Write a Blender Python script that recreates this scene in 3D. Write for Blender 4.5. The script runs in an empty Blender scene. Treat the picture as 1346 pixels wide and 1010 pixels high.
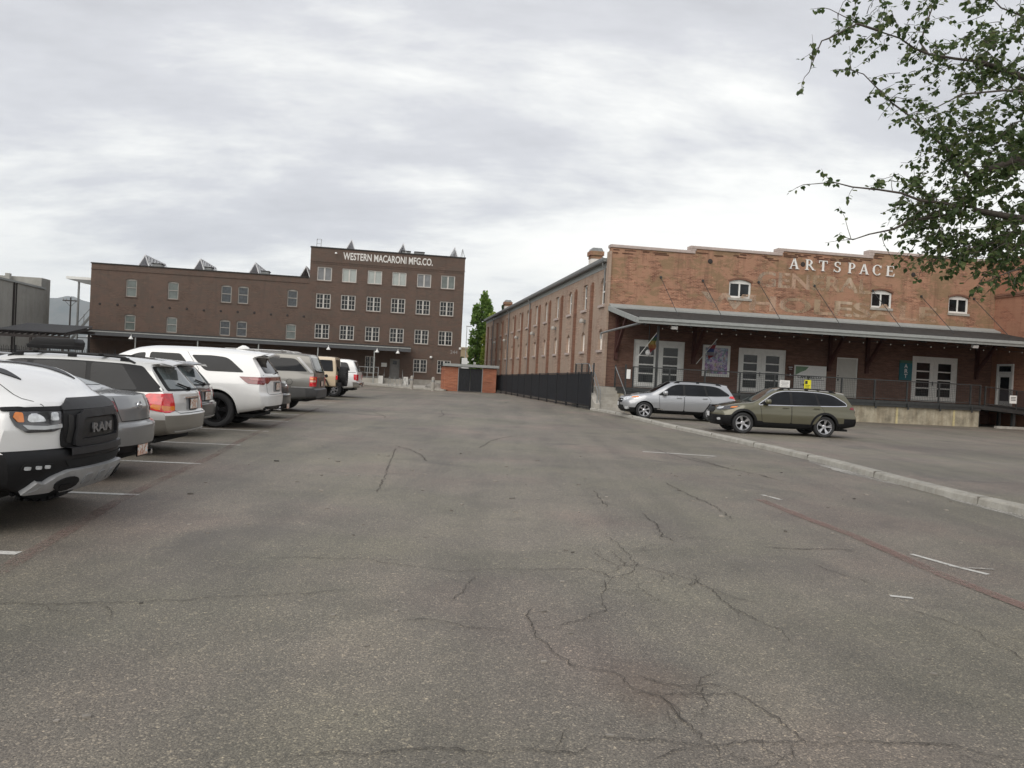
import bpy, bmesh, math, random
from mathutils import Vector, Matrix
from mathutils.bvhtree import BVHTree
from mathutils.geometry import delaunay_2d_cdt
from mathutils import noise as mnoise

SC = bpy.context.scene
COL = SC.collection
PI = math.pi
R = math.radians

# ------------------------------------------------------------------ objects
def tag(o, label=None, cat=None, group=None, kind=None):
    if label: o['label'] = label
    if cat: o['category'] = cat
    if group: o['group'] = group
    if kind: o['kind'] = kind
    return o

def empty(name, loc=(0, 0, 0), rz=0.0, label=None, cat=None, group=None):
    o = bpy.data.objects.new(name, None)
    o.empty_display_size = 0.2
    COL.objects.link(o)
    o.location = loc
    o.rotation_euler = (0, 0, rz)
    return tag(o, label, cat, group)

def link_mesh(name, me, mats, parent=None, smooth=None):
    if not isinstance(mats, (list, tuple)): mats = [mats]
    for m in mats: me.materials.append(m)
    if smooth is not None:
        for p in me.polygons: p.use_smooth = True
        me.set_sharp_from_angle(angle=R(smooth))
    o = bpy.data.objects.new(name, me)
    COL.objects.link(o)
    if parent is not None: o.parent = parent
    return o

def copy_tree(o, parent=None):
    c = o.copy()
    COL.objects.link(c)
    if parent is not None: c.parent = parent
    for ch in list(o.children): copy_tree(ch, c)
    return c

class MB:
    """collects simple shapes for ONE mesh object"""
    def __init__(s): s.v = []; s.f = []; s.mi = []; s.cur = 0
    def mat(s, i): s.cur = i; return s
    def face(s, pts):
        n = len(s.v); s.v += [tuple(p) for p in pts]
        s.f.append(tuple(range(n, n + len(pts)))); s.mi.append(s.cur); return s
    def box(s, x0, x1, y0, y1, z0, z1):
        if x0 > x1: x0, x1 = x1, x0
        if y0 > y1: y0, y1 = y1, y0
        if z0 > z1: z0, z1 = z1, z0
        n = len(s.v)
        s.v += [(x0,y0,z0),(x1,y0,z0),(x1,y1,z0),(x0,y1,z0),(x0,y0,z1),(x1,y0,z1),(x1,y1,z1),(x0,y1,z1)]
        for q in ((0,3,2,1),(4,5,6,7),(0,1,5,4),(1,2,6,5),(2,3,7,6),(3,0,4,7)):
            s.f.append(tuple(n + k for k in q)); s.mi.append(s.cur)
        return s
    def obox(s, c, ax, ay, az):
        """oriented box: centre, half-axis vectors"""
        c, ax, ay, az = Vector(c), Vector(ax), Vector(ay), Vector(az)
        n = len(s.v)
        for sz in (-1, 1):
            for sx, sy in ((-1,-1),(1,-1),(1,1),(-1,1)):
                s.v.append(tuple(c + ax*sx + ay*sy + az*sz))
        for q in ((0,3,2,1),(4,5,6,7),(0,1,5,4),(1,2,6,5),(2,3,7,6),(3,0,4,7)):
            s.f.append(tuple(n + k for k in q)); s.mi.append(s.cur)
        return s
    def bar(s, p, q, w, h=None, up=(0,0,1)):
        p, q = Vector(p), Vector(q); d = q - p
        L = d.length
        if L < 1e-6: return s
        d /= L; up = Vector(up)
        if abs(d.dot(up)) > .98: up = Vector((1,0,0))
        a = d.cross(up).normalized(); b = a.cross(d)
        return s.obox((p + q)/2, d*L/2, a*w/2, b*(h or w)/2)
    def tube(s, pts, r, n=8, caps=True, r2=None):
        pts = [Vector(p) for p in pts]; m = len(pts)
        rs = r if isinstance(r, (list, tuple)) else ([r]*m if r2 is None else [r + (r2-r)*i/(m-1) for i in range(m)])
        base = len(s.v); prev = None
        for i, p in enumerate(pts):
            d = (pts[min(i+1,m-1)] - pts[max(i-1,0)]).normalized()
            if prev is None:
                u = Vector((0,0,1)) if abs(d.z) < .9 else Vector((1,0,0))
                a = d.cross(u).normalized()
            else:
                a = (prev - d*prev.dot(d)).normalized()
            prev = a; b = d.cross(a)
            for k in range(n):
                t = 2*PI*k/n
                s.v.append(tuple(p + (a*math.cos(t) + b*math.sin(t))*rs[i]))
        for i in range(m-1):
            for k in range(n):
                k2 = (k+1) % n
                s.f.append((base+i*n+k, base+i*n+k2, base+(i+1)*n+k2, base+(i+1)*n+k)); s.mi.append(s.cur)
        if caps:
            s.f.append(tuple(base+k for k in range(n))[::-1]); s.mi.append(s.cur)
            s.f.append(tuple(base+(m-1)*n+k for k in range(n))); s.mi.append(s.cur)
        return s
    def lathe(s, prof, c=(0,0,0), axis='y', n=32, a0=0, a1=2*PI):
        """profile of (radius, along)"""
        base = len(s.v); m = len(prof); full = abs(a1-a0-2*PI) < 1e-6
        nn = n if full else n+1
        for k in range(nn):
            t = a0 + (a1-a0)*k/n
            for r, h in prof:
                if axis == 'y': p = (c[0]+r*math.cos(t), c[1]+h, c[2]+r*math.sin(t))
                elif axis == 'z': p = (c[0]+r*math.cos(t), c[1]+r*math.sin(t), c[2]+h)
                else: p = (c[0]+h, c[1]+r*math.cos(t), c[2]+r*math.sin(t))
                s.v.append(p)
        for k in range(n):
            k2 = (k+1) % nn
            for i in range(m-1):
                s.f.append((base+k*m+i, base+k*m+i+1, base+k2*m+i+1, base+k2*m+i)); s.mi.append(s.cur)
        return s
    def prism(s, poly, axis, h0, h1):
        """2-D polygon extruded between h0 and h1 along axis"""
        def P(u, v, h):
            return {'x': (h,u,v), 'y': (u,h,v), 'z': (u,v,h)}[axis]
        n = len(s.v); m = len(poly)
        for h in (h0, h1):
            for u, v in poly: s.v.append(P(u, v, h))
        s.f.append(tuple(range(n, n+m))[::-1]); s.mi.append(s.cur)
        s.f.append(tuple(range(n+m, n+2*m))); s.mi.append(s.cur)
        for k in range(m):
            k2 = (k+1) % m
            s.f.append((n+k, n+k2, n+m+k2, n+m+k)); s.mi.append(s.cur)
        return s
    def mesh(s, name='m', fixn=True):
        me = bpy.data.meshes.new(name)
        me.from_pydata(s.v, [], s.f)
        me.polygons.foreach_set('material_index', s.mi)
        if fixn:
            bm = bmesh.new(); bm.from_mesh(me)
            bmesh.ops.recalc_face_normals(bm, faces=bm.faces)
            bm.to_mesh(me); bm.free()
        me.update()
        return me
    def build(s, name, mats, parent=None, smooth=None, bevel=0.0, fixn=True):
        me = s.mesh(name, fixn)
        if bevel > 0:
            bm = bmesh.new(); bm.from_mesh(me)
            bmesh.ops.bevel(bm, geom=[e for e in bm.edges if e.is_manifold and e.calc_face_angle(0) > .6], offset=bevel, segments=2, affect='EDGES', profile=.6)
            bm.to_mesh(me); bm.free()
        return link_mesh(name, me, mats, parent, smooth)

def text_obj(name, body, size, mat, parent, loc, rot, sx=1.0, depth=.01, space=1.0, align='LEFT', bold=0.0):
    cu = bpy.data.curves.new(name, 'FONT')
    cu.body = body; cu.size = size; cu.extrude = depth; cu.space_character = space
    cu.align_x = align; cu.offset = bold; cu.resolution_u = 3
    cu.materials.append(mat)
    tmp = bpy.data.objects.new(name, cu)
    me = bpy.data.meshes.new_from_object(tmp)          # real mesh, so it keeps its own mask
    bpy.data.objects.remove(tmp)
    o = bpy.data.objects.new(name, me)
    COL.objects.link(o); o.parent = parent
    o.location = loc; o.rotation_euler = rot; o.scale = (sx, 1, 1)
    return o

# ------------------------------------------------------------------ curves
def pchip(pts):
    """monotone smooth interpolation; a doubled x makes a corner"""
    xs = [p[0] for p in pts]; ys = [p[1] for p in pts]; n = len(xs)
    if n == 1: return lambda x: ys[0]
    h = [max(xs[i+1]-xs[i], 1e-6) for i in range(n-1)]
    d = [(ys[i+1]-ys[i])/h[i] for i in range(n-1)]
    m = [0]*n
    m[0] = d[0]; m[-1] = d[-1]
    for i in range(1, n-1):
        if d[i-1]*d[i] <= 0: m[i] = 0
        else:
            w1 = 2*h[i]+h[i-1]; w2 = h[i]+2*h[i-1]
            m[i] = (w1+w2)/(w1/d[i-1]+w2/d[i])
    def f(x):
        if x <= xs[0]: return ys[0]
        if x >= xs[-1]: return ys[-1]
        i = 0
        while i < n-2 and x > xs[i+1]: i += 1
        t = (x-xs[i])/h[i]
        return ((2*t**3-3*t*t+1)*ys[i] + (t**3-2*t*t+t)*h[i]*m[i] + (-2*t**3+3*t*t)*ys[i+1] + (t**3-t*t)*h[i]*m[i+1])
    return f

def lin(pts):
    def f(x):
        if x <= pts[0][0]: return pts[0][1]
        for (a, b), (c, d) in zip(pts, pts[1:]):
            if x <= c: return b + (d-b)*(x-a)/max(c-a, 1e-9)
        return pts[-1][1]
    return f

def rpoly(pts, r, n=4):
    """round a polygon's corners; r one value or one per corner"""
    out = []; m = len(pts)
    for i in range(m):
        p = Vector(pts[i]); a = Vector(pts[i-1]); b = Vector(pts[(i+1) % m])
        rr = r[i] if isinstance(r, (list, tuple)) else r
        da = a-p; db = b-p
        t = min(rr, da.length*.45, db.length*.45)
        if t < 1e-4: out.append(tuple(p)); continue
        s = p + da.normalized()*t; e = p + db.normalized()*t
        for k in range(n+1):
            u = k/n
            out.append(tuple(s*(1-u)**2 + p*2*u*(1-u) + e*u*u))
    return out

def grow(poly, d):
    """offset a polygon outward by d"""
    m = len(poly)
    area = sum(poly[i][0]*poly[(i+1)%m][1]-poly[(i+1)%m][0]*poly[i][1] for i in range(m))
    sg = 1 if area > 0 else -1
    out = []
    for i in range(m):
        p = Vector(poly[i]); a = Vector(poly[i-1]); b = Vector(poly[(i+1) % m])
        e1 = (p-a); e2 = (b-p)
        if e1.length < 1e-6: e1 = e2
        if e2.length < 1e-6: e2 = e1
        n1 = Vector((e1.y,-e1.x)).normalized()*sg; n2 = Vector((e2.y,-e2.x)).normalized()*sg
        nn = n1+n2
        nn = nn/max(nn.length_squared, .3)*2 if nn.length > 1e-6 else n1
        out.append(tuple(p + nn*d*.999))
    return out

def arc(cx, cy, r, a0, a1, n):
    return [(cx+r*math.cos(a0+(a1-a0)*k/n), cy+r*math.sin(a0+(a1-a0)*k/n)) for k in range(n+1)]

# ------------------------------------------------------------------ materials
MATS = {}
def newmat(name):
    m = bpy.data.materials.new(name); m.use_nodes = True
    nt = m.node_tree
    b = nt.nodes['Principled BSDF']
    return m, nt, b

def N(nt, t, **kw):
    n = nt.nodes.new(t)
    for k, v in kw.items():
        if k.startswith('_'): setattr(n, k[1:], v)
        else:
            n.inputs[int(k[1:]) if k[0] == 'i' and k[1:].isdigit() else k.replace('__', ' ')].default_value = v
    return n

def ramp(nt, fac, stops, interp='LINEAR'):
    n = nt.nodes.new('ShaderNodeValToRGB')
    n.color_ramp.interpolation = interp
    el = n.color_ramp.elements
    while len(el) > 1: el.remove(el[-1])
    el[0].position = stops[0][0]; el[0].color = c4(stops[0][1])
    for p, c in stops[1:]:
        e = el.new(p); e.color = c4(c)
    nt.links.new(fac, n.inputs[0])
    return n.outputs[0]

def c4(c):
    if isinstance(c, (int, float)): return (c, c, c, 1)
    return (c[0], c[1], c[2], 1)

def mix(nt, a, b, fac, mode='MIX'):
    n = nt.nodes.new('ShaderNodeMix'); n.data_type = 'RGBA'; n.blend_type = mode
    for s, v in ((n.inputs[6], a), (n.inputs[7], b)):
        if isinstance(v, bpy.types.NodeSocket): nt.links.new(v, s)
        else: s.default_value = c4(v)
    if isinstance(fac, bpy.types.NodeSocket): nt.links.new(fac, n.inputs[0])
    else: n.inputs[0].default_value = fac
    return n.outputs[2]

def math_(nt, op, a, b=None, c=None):
    n = nt.nodes.new('ShaderNodeMath'); n.operation = op
    for i, v in enumerate((a, b, c)):
        if v is None: continue
        if isinstance(v, bpy.types.NodeSocket): nt.links.new(v, n.inputs[i])
        else: n.inputs[i].default_value = v
    return n.outputs[0]

def coords(nt, scale=(1,1,1), loc=(0,0,0), rot=(0,0,0), kind='Object'):
    t = nt.nodes.new('ShaderNodeTexCoord'); mp = nt.nodes.new('ShaderNodeMapping')
    mp.inputs['Scale'].default_value = scale; mp.inputs['Location'].default_value = loc; mp.inputs['Rotation'].default_value = rot
    nt.links.new(t.outputs[kind], mp.inputs[0])
    return mp.outputs[0]

def noise_(nt, vec, scale, detail=4, rough=.55, dist=0.0):
    n = nt.nodes.new('ShaderNodeTexNoise')
    n.inputs['Scale'].default_value = scale; n.inputs['Detail'].default_value = detail
    n.inputs['Roughness'].default_value = rough; n.inputs['Distortion'].default_value = dist
    nt.links.new(vec, n.inputs['Vector'])
    return n.outputs[0]

def bump_(nt, b, height, strength=.3, dist=.01):
    n = nt.nodes.new('ShaderNodeBump'); n.inputs['Strength'].default_value = strength; n.inputs['Distance'].default_value = dist
    nt.links.new(height, n.inputs['Height']); nt.links.new(n.outputs[0], b.inputs['Normal'])

def simple(name, col, rough=.5, metal=0.0, var=.12, vscale=6.0, coat=0.0, bump=0.0, spec=.5, emit=None, trans=0.0):
    """a plain material with a little procedural variation"""
    if name in MATS: return MATS[name]
    m, nt, b = newmat(name)
    v = coords(nt)
    f = noise_(nt, v, vscale, 5, .6)
    lo = tuple(c*(1-var) for c in col); hi = tuple(min(1, c*(1+var)) for c in col)
    nt.links.new(ramp(nt, f, [(.3, lo), (.7, hi)]), b.inputs['Base Color'])
    b.inputs['Roughness'].default_value = rough; b.inputs['Metallic'].default_value = metal
    b.inputs['Coat Weight'].default_value = coat; b.inputs['Coat Roughness'].default_value = .03
    b.inputs['Specular IOR Level'].default_value = spec
    if trans: b.inputs['Transmission Weight'].default_value = trans
    if bump: bump_(nt, b, noise_(nt, v, vscale*8, 3), bump, .01)
    if emit:
        b.inputs['Emission Color'].default_value = c4(col); b.inputs['Emission Strength'].default_value = emit
    MATS[name] = m
    return m

def paint(name, col, metal=0.0, rough=.32, dirt=.35):
    """car paint: clear coat, a thin film of road dust low on the body"""
    if name in MATS: return MATS[name]
    m, nt, b = newmat(name)
    v = coords(nt)
    n1 = noise_(nt, v, 3.0, 6, .65)
    sep = nt.nodes.new('ShaderNodeSeparateXYZ'); nt.links.new(v, sep.inputs[0])
    low = nt.nodes.new('ShaderNodeMapRange')
    low.inputs[1].default_value = .95; low.inputs[2].default_value = .25; low.inputs[3].default_value = 0; low.inputs[4].default_value = 1
    nt.links.new(sep.outputs[2], low.inputs[0])
    d = math_(nt, 'MULTIPLY', low.outputs[0], math_(nt, 'MULTIPLY', n1, dirt*1.6))
    base = mix(nt, col, (.16, .145, .125), d)
    nt.links.new(base, b.inputs['Base Color'])
    b.inputs['Metallic'].default_value = metal
    nt.links.new(math_(nt, 'ADD', math_(nt, 'MULTIPLY', d, .5), rough), b.inputs['Roughness'])
    nt.links.new(math_(nt, 'SUBTRACT', 1.0, d), b.inputs['Coat Weight'])
    b.inputs['Coat Roughness'].default_value = .06
    MATS[name] = m
    return m

def brick(name, c1, c2, mortar, plane='x', bw=.215, bh=.072, patch=None, patch2=None, rough=.9, var=1.0, bumps=.5, stain=None):
    """brickwork in real sizes on a wall lying along local x (or y)"""
    if name in MATS: return MATS[name]
    m, nt, b = newmat(name)
    t = nt.nodes.new('ShaderNodeTexCoord')
    sep = nt.nodes.new('ShaderNodeSeparateXYZ'); nt.links.new(t.outputs['Object'], sep.inputs[0])
    cmb = nt.nodes.new('ShaderNodeCombineXYZ')
    if plane == 'xy':
        nt.links.new(math_(nt, 'ADD', sep.outputs[0], sep.outputs[1]), cmb.inputs[0])
    else:
        nt.links.new(sep.outputs[0 if plane == 'x' else 1], cmb.inputs[0])
    nt.links.new(sep.outputs[2], cmb.inputs[1])
    br = nt.nodes.new('ShaderNodeTexBrick')
    br.inputs['Scale'].default_value = 1.0
    br.inputs['Brick Width'].default_value = bw; br.inputs['Row Height'].default_value = bh
    br.inputs['Mortar Size'].default_value = .008; br.inputs['Mortar Smooth'].default_value = .3
    br.inputs['Color1'].default_value = c4(c1); br.inputs['Color2'].default_value = c4(c2); br.inputs['Mortar'].default_value = c4(mortar)
    br.inputs['Bias'].default_value = 0.0
    nt.links.new(cmb.outputs[0], br.inputs['Vector'])
    col = br.outputs[0]
    # rows differ: stretched noise reads as courses and repairs at a distance
    mp = nt.nodes.new('ShaderNodeMapping'); mp.inputs['Scale'].default_value = (1.1, 9.0, 1)
    nt.links.new(cmb.outputs[0], mp.inputs[0])
    f = noise_(nt, mp.outputs[0], 1.0, 7, .72)
    lo = 1-.42*var; hi = 1+.38*var
    col = mix(nt, col, ramp(nt, f, [(.3, (lo, lo*.98, lo*.97)), (.5, (1,1,1)), (.72, (hi, hi*.97, hi*.92))]), 1.0, 'MULTIPLY')
    g = noise_(nt, cmb.outputs[0], .35, 5, .6, .4)
    col = mix(nt, col, ramp(nt, g, [(.35, (.78,.76,.76)), (.65, (1.14,1.12,1.1))]), .8*var, 'MULTIPLY')
    if patch:
        pf = noise_(nt, cmb.outputs[0], .55, 6, .68, .9)
        col = mix(nt, col, patch, ramp(nt, pf, [(.45, 0), (.53, .85)]))
    if patch2:
        mp3 = nt.nodes.new('ShaderNodeMapping'); mp3.inputs['Location'].default_value = (11.3, 5.1, 0); mp3.inputs['Scale'].default_value = (.8, 1.5, 1)
        nt.links.new(cmb.outputs[0], mp3.inputs[0])
        col = mix(nt, col, patch2, ramp(nt, noise_(nt, mp3.outputs[0], .9, 7, .75, .6), [(.49, 0), (.55, .75)]))
    if stain:
        mp2 = nt.nodes.new('ShaderNodeMapping'); mp2.inputs['Scale'].default_value = (2.2, .18, 1)
        nt.links.new(cmb.outputs[0], mp2.inputs[0])
        sf = noise_(nt, mp2.outputs[0], 1.0, 6, .7)
        col = mix(nt, col, stain, ramp(nt, sf, [(.52, 0), (.72, .6)]))
    nt.links.new(col, b.inputs['Base Color'])
    b.inputs['Roughness'].default_value = rough; b.inputs['Specular IOR Level'].default_value = .25
    bump_(nt, b, math_(nt, 'SUBTRACT', f, math_(nt, 'MULTIPLY', br.outputs[1], .6)), bumps, .012)
    MATS[name] = m
    return m

def concrete(name, col, stain=.5, scale=1.0, rough=.88):
    if name in MATS: return MATS[name]
    m, nt, b = newmat(name)
    v = coords(nt)
    n1 = noise_(nt, v, 1.3*scale, 8, .68, .3); n2 = noise_(nt, v, 26*scale, 4, .6)
    vs = coords(nt, (3.2*scale, 3.2*scale, .35*scale))
    n3 = noise_(nt, vs, 1.0, 6, .65)
    d = tuple(c*(1-.45*stain) for c in col); l = tuple(min(1, c*(1+.22*stain)) for c in col)
    c = ramp(nt, n1, [(.32, d), (.55, col), (.75, l)])
    c = mix(nt, c, ramp(nt, n3, [(.4, (1,1,1)), (.68, tuple(1-.5*stain*k for k in (.8,.9,1.0)))]), .8, 'MULTIPLY')
    c = mix(nt, c, ramp(nt, n2, [(.35, (.86,.86,.86)), (.7, (1.1,1.1,1.1))]), .6, 'MULTIPLY')
    nt.links.new(c, b.inputs['Base Color'])
    b.inputs['Roughness'].default_value = rough; b.inputs['Specular IOR Level'].default_value = .3
    bump_(nt, b, n2, .25, .01)
    MATS[name] = m
    return m

def glass_dark(name, col=(.012,.014,.016), rough=.04, spec=.7, var=.4):
    if name in MATS: return MATS[name]
    m, nt, b = newmat(name)
    v = coords(nt)
    f = noise_(nt, v, 1.7, 3, .5)
    nt.links.new(ramp(nt, f, [(.3, tuple(c*(1-var) for c in col)), (.7, tuple(c*(1+var) for c in col))]), b.inputs['Base Color'])
    b.inputs['Roughness'].default_value = rough; b.inputs['Specular IOR Level'].default_value = spec
    b.inputs['IOR'].default_value = 1.5
    MATS[name] = m
    return m

def stripes(name, cols, axis=2, width=.1, rough=.7):
    """a repeating row of colours along one local axis"""
    if name in MATS: return MATS[name]
    m, nt, b = newmat(name)
    t = nt.nodes.new('ShaderNodeTexCoord')
    sep = nt.nodes.new('ShaderNodeSeparateXYZ'); nt.links.new(t.outputs['Object'], sep.inputs[0])
    k = math_(nt, 'FRACT', math_(nt, 'DIVIDE', sep.outputs[axis], width*len(cols)))
    nt.links.new(ramp(nt, k, [(i/len(cols), c) for i, c in enumerate(cols)], 'CONSTANT'), b.inputs['Base Color'])
    b.inputs['Roughness'].default_value = rough
    MATS[name] = m
    return m
# ------------------------------------------------------------------ vehicles: a lofted shell, with lamps, glass and doors laid on its surface
GLASS = glass_dark('tinted_car_glass', (.010,.011,.013), .05, .26)
GLASS2 = glass_dark('clear_car_glass', (.05, .058, .058), .05, .5)
RUBBER = simple('tyre_rubber', (.022, .022, .023), .75, vscale=20, bump=.15)
BLACKP = simple('black_plastic', (.009, .009, .010), .5, vscale=14, bump=.1, spec=.28)
GREYP = simple('grey_plastic', (.022, .022, .024), .5, vscale=14, bump=.1, spec=.4)
DARKIN = simple('underbody_black', (.008, .008, .008), .9)
CHROME = simple('chrome', (.75, .75, .77), .12, 1.0, var=.05)
ALLOY = simple('alloy_rim', (.55, .55, .57), .28, .9, var=.08)
REDL = simple('red_lamp_lens', (.62, .02, .026), .12, var=.3, vscale=14, coat=1.0)
DRED = simple('dark_red_lamp_lens', (.16, .006, .01), .12, var=.3, vscale=14, coat=1.0)
AMBER = simple('amber_lamp_lens', (.75, .22, .03), .15, var=.2, coat=1.0)
CLEARL = simple('clear_lamp_lens', (.62, .64, .66), .1, .3, var=.35, vscale=18, coat=1.0)
SMOKE = simple('smoked_lamp_lens', (.05, .05, .055), .1, .2, var=.4, vscale=18, coat=1.0)

def plate_mat():
    m, nt, b = newmat('licence_plate_print')
    v = coords(nt)
    f = noise_(nt, v, 14, 3, .6)
    nt.links.new(ramp(nt, f, [(.44, (.70,.70,.68)), (.52, (.60,.36,.24)), (.58, (.42,.17,.10)), (.64, (.66,.64,.60))]), b.inputs['Base Color'])
    b.inputs['Roughness'].default_value = .4
    return m
PLATE = plate_mat()

def resample(poly, res):
    out = []
    m = len(poly)
    for i in range(m):
        a = Vector(poly[i]); b = Vector(poly[(i+1) % m])
        k = max(1, int((b-a).length/res))
        for j in range(k): out.append(a + (b-a)*j/k)
    clean = []
    for p in out:
        if not clean or (p-clean[-1]).length > 1e-4: clean.append(p)
    if (clean[0]-clean[-1]).length < 1e-4: clean.pop()
    return clean

def inside(p, poly):
    c = False; m = len(poly); j = m-1
    for i in range(m):
        yi, yj = poly[i][1], poly[j][1]
        if (yi > p[1]) != (yj > p[1]) and p[0] < (poly[j][0]-poly[i][0])*(p[1]-yi)/(yj-yi)+poly[i][0]: c = not c
        j = i
    return c

class Car:
    def __init__(s, name, sp, paint_mat, label, cat='car', group=None):
        s.sp = sp; s.L = sp['L']; s.paint = paint_mat
        s.root = empty(name, label=label, cat=cat, group=group)
        s.cx = s.L/2
        s.shell()

    # body --------------------------------------------------------------
    def shell(s):
        sp = s.sp; L = s.L
        F = {k: pchip(sp[k]) for k in ('zt','zb','wb','wm','wr','sill','zm')}
        rear = lin(sp['rear']); front = lin(sp['front'])
        dr, df = sp.get('dr', 1.2), sp.get('df', .95)
        kr, pr = sp.get('kr', .16), sp.get('pr', 3.5)
        kf, pf = sp.get('kf', .40), sp.get('pf', 2.6)
        dx = sp.get('dx', .045)
        nst = int(L/dx)
        xs = [L*i/nst for i in range(nst+1)]
        seg = sp.get('seg', [3, 2, 4, 5, 5, 7, 4, 4])
        wmax = max(v for _, v in sp['wm'])
        hd = sp.get('shoulder', .012)
        def keys(x):
            zs, zm, zb, zt = F['sill'](x), F['zm'](x), F['zb'](x), F['zt'](x)
            wm, wb, wr = F['wm'](x), F['wb'](x), F['wr'](x)
            ws = wm - sp.get('tuck', .07)
            zt = max(zt, zb+.035)
            return [(0, zs+.03), (ws-.12, zs), (ws, zs+.05), (wm, zm), ((wm*.55+wb*.45)+hd, zm*.42+zb*.58), (wb, zb),
                    (wr, zb+(zt-zb)*sp.get('k6', .86)), (wr*.62, zt-(zt-zb)*.035), (0, zt)]
        def section(x):
            K = keys(x); out = []
            for i in range(8):
                p0 = K[i-1] if i else (-K[1][0], K[1][1])
                p1, p2 = K[i], K[i+1]
                p3 = K[i+2] if i < 7 else (-K[7][0], K[7][1])
                n = seg[i]
                # centripetal-like: tangents limited by the shorter neighbour
                def tang(a, b, c):
                    d1 = (b[0]-a[0], b[1]-a[1]); d2 = (c[0]-b[0], c[1]-b[1])
                    l1 = max(math.hypot(*d1), 1e-4); l2 = max(math.hypot(*d2), 1e-4)
                    t = (d1[0]/l1+d2[0]/l2, d1[1]/l1+d2[1]/l2)
                    return (t[0]*.5, t[1]*.5)
                t1 = tang(p0, p1, p2); t2 = tang(p1, p2, p3)
                l = math.hypot(p2[0]-p1[0], p2[1]-p1[1])
                tt = sp.get('tension', .8)
                for k in range(n):
                    t = k/n
                    h = (2*t**3-3*t*t+1, (t**3-2*t*t+t)*l*tt, -2*t**3+3*t*t, (t**3-t*t)*l*tt)
                    out.append((h[0]*p1[0]+h[1]*t1[0]+h[2]*p2[0]+h[3]*t2[0], h[0]*p1[1]+h[1]*t1[1]+h[2]*p2[1]+h[3]*t2[1], i+t))
            out.append((K[8][0], K[8][1], 8.0))
            return out
        def warp(xn, y, z):
            q = min(abs(y)/wmax, 1.05)
            if xn < dr:
                off = rear(z) + kr*q**pr; t = xn/dr
                return off + (dr-off)*t
            if xn > L-df:
                off = front(z) + kf*q**pf; t = (L-xn)/df
                return L - (off + (df-off)*t)
            return xn
        bm = bmesh.new()
        lx = bm.faces.layers.float.new('xn'); ls = bm.faces.layers.float.new('s'); lk = bm.faces.layers.int.new('k')
        secs = [section(x) for x in xs]; nj = len(secs[0])
        grid = {}
        for i, x in enumerate(xs):
            for j, (y, z, t) in enumerate(secs[i]):
                for sd in (1, -1):
                    grid[i, j, sd] = bm.verts.new((warp(x, y, z)-s.cx, y*sd, z))
        def face(vs, xn, t, k):
            try: f = bm.faces.new(vs)
            except ValueError: return
            f[lx] = xn; f[ls] = t; f[lk] = k
        for i in range(nst):
            for j in range(nj-1):
                t = (secs[i][j][2]+secs[i][j+1][2])/2 if j < nj-2 else 7.9
                xn = (xs[i]+xs[i+1])/2
                face([grid[i,j,1], grid[i+1,j,1], grid[i+1,j+1,1], grid[i,j+1,1]][::-1], xn, t, 1)
                face([grid[i,j,-1], grid[i,j+1,-1], grid[i+1,j+1,-1], grid[i+1,j,-1]][::-1], xn, t, -1)
        Kc = sp.get('capn', 30)
        for i, kk in ((0, 2), (nst, 3)):
            rows = []
            for j, (y, z, t) in enumerate(secs[i]):
                row = []
                for k in range(Kc+1):
                    yy = y*(1-2*k/Kc)
                    if k == 0: row.append(grid[i,j,1])
                    elif k == Kc: row.append(grid[i,j,-1])
                    else: row.append(bm.verts.new((warp(xs[i], yy, z)-s.cx, yy, z)))
                rows.append(row)
            for j in range(nj-1):
                t = secs[i][j][2]+.02
                for k in range(Kc):
                    q = [rows[j][k], rows[j][k+1], rows[j+1][k+1], rows[j+1][k]]
                    if kk == 2: q = q[::-1]
                    face(q, xs[i], t, kk)
        bmesh.ops.remove_doubles(bm, verts=bm.verts, dist=1e-4)
        bm.faces.ensure_lookup_table()
        bmesh.ops.recalc_face_normals(bm, faces=bm.faces)
        s.bvh = BVHTree.FromBMesh(bm)
        # wheel arches
        for wx, wz, ra in sp['arches']:
            cxx = wx - s.cx
            dele = []
            for f in bm.faces:
                c = f.calc_center_median()
                if abs(c.y) > wmax*.5 and (c.x-cxx)**2+(c.z-wz)**2 < ra*ra: dele.append(f)
            bmesh.ops.delete(bm, geom=dele, context='FACES')
            for v in bm.verts:
                if v.is_boundary and abs(v.co.y) > wmax*.62 and abs(math.hypot(v.co.x-cxx, v.co.z-wz)-ra) < .11:
                    d = math.hypot(v.co.x-cxx, v.co.z-wz)
                    v.co.x = cxx+(v.co.x-cxx)*ra/d; v.co.z = wz+(v.co.z-wz)*ra/d
        # split into parts
        mats = [s.paint, DARKIN]
        s.parts = {}
        rules = sp.get('rules', [])
        buckets = {}
        for f in bm.faces:
            if f[ls] < 1.0 and f[lk] < 2: f.material_index = 1; continue
            c = f.calc_center_median()
            for name, mt, fn in rules:
                if fn(f[lx], f[ls], f[lk], c):
                    end = 'rear' if c.x < -L*.25 else 'nose' if c.x > L*.25 else ('left' if c.y > 0 else 'right')
                    buckets.setdefault((name, end), [mt, []])[1].append(f); break
        for (name, _), (mt, fs) in buckets.items():
            nb = bmesh.new(); vm = {}
            for f in fs:
                vs = []
                for v in f.verts:
                    if v not in vm: vm[v] = nb.verts.new(v.co)
                    vs.append(vm[v])
                try: nb.faces.new(vs)
                except ValueError: pass
            me = bpy.data.meshes.new(name); nb.to_mesh(me); nb.free()
            s.parts[name] = link_mesh(name, me, mt, s.root, 40)
        if buckets:
            bmesh.ops.delete(bm, geom=[f for v in buckets.values() for f in v[1]], context='FACES')
        me = bpy.data.meshes.new('body'); bm.to_mesh(me); bm.free()
        s.body = link_mesh('body', me, mats, s.root, 40)
        # wheel wells and a floor pan
        mb = MB()
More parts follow.
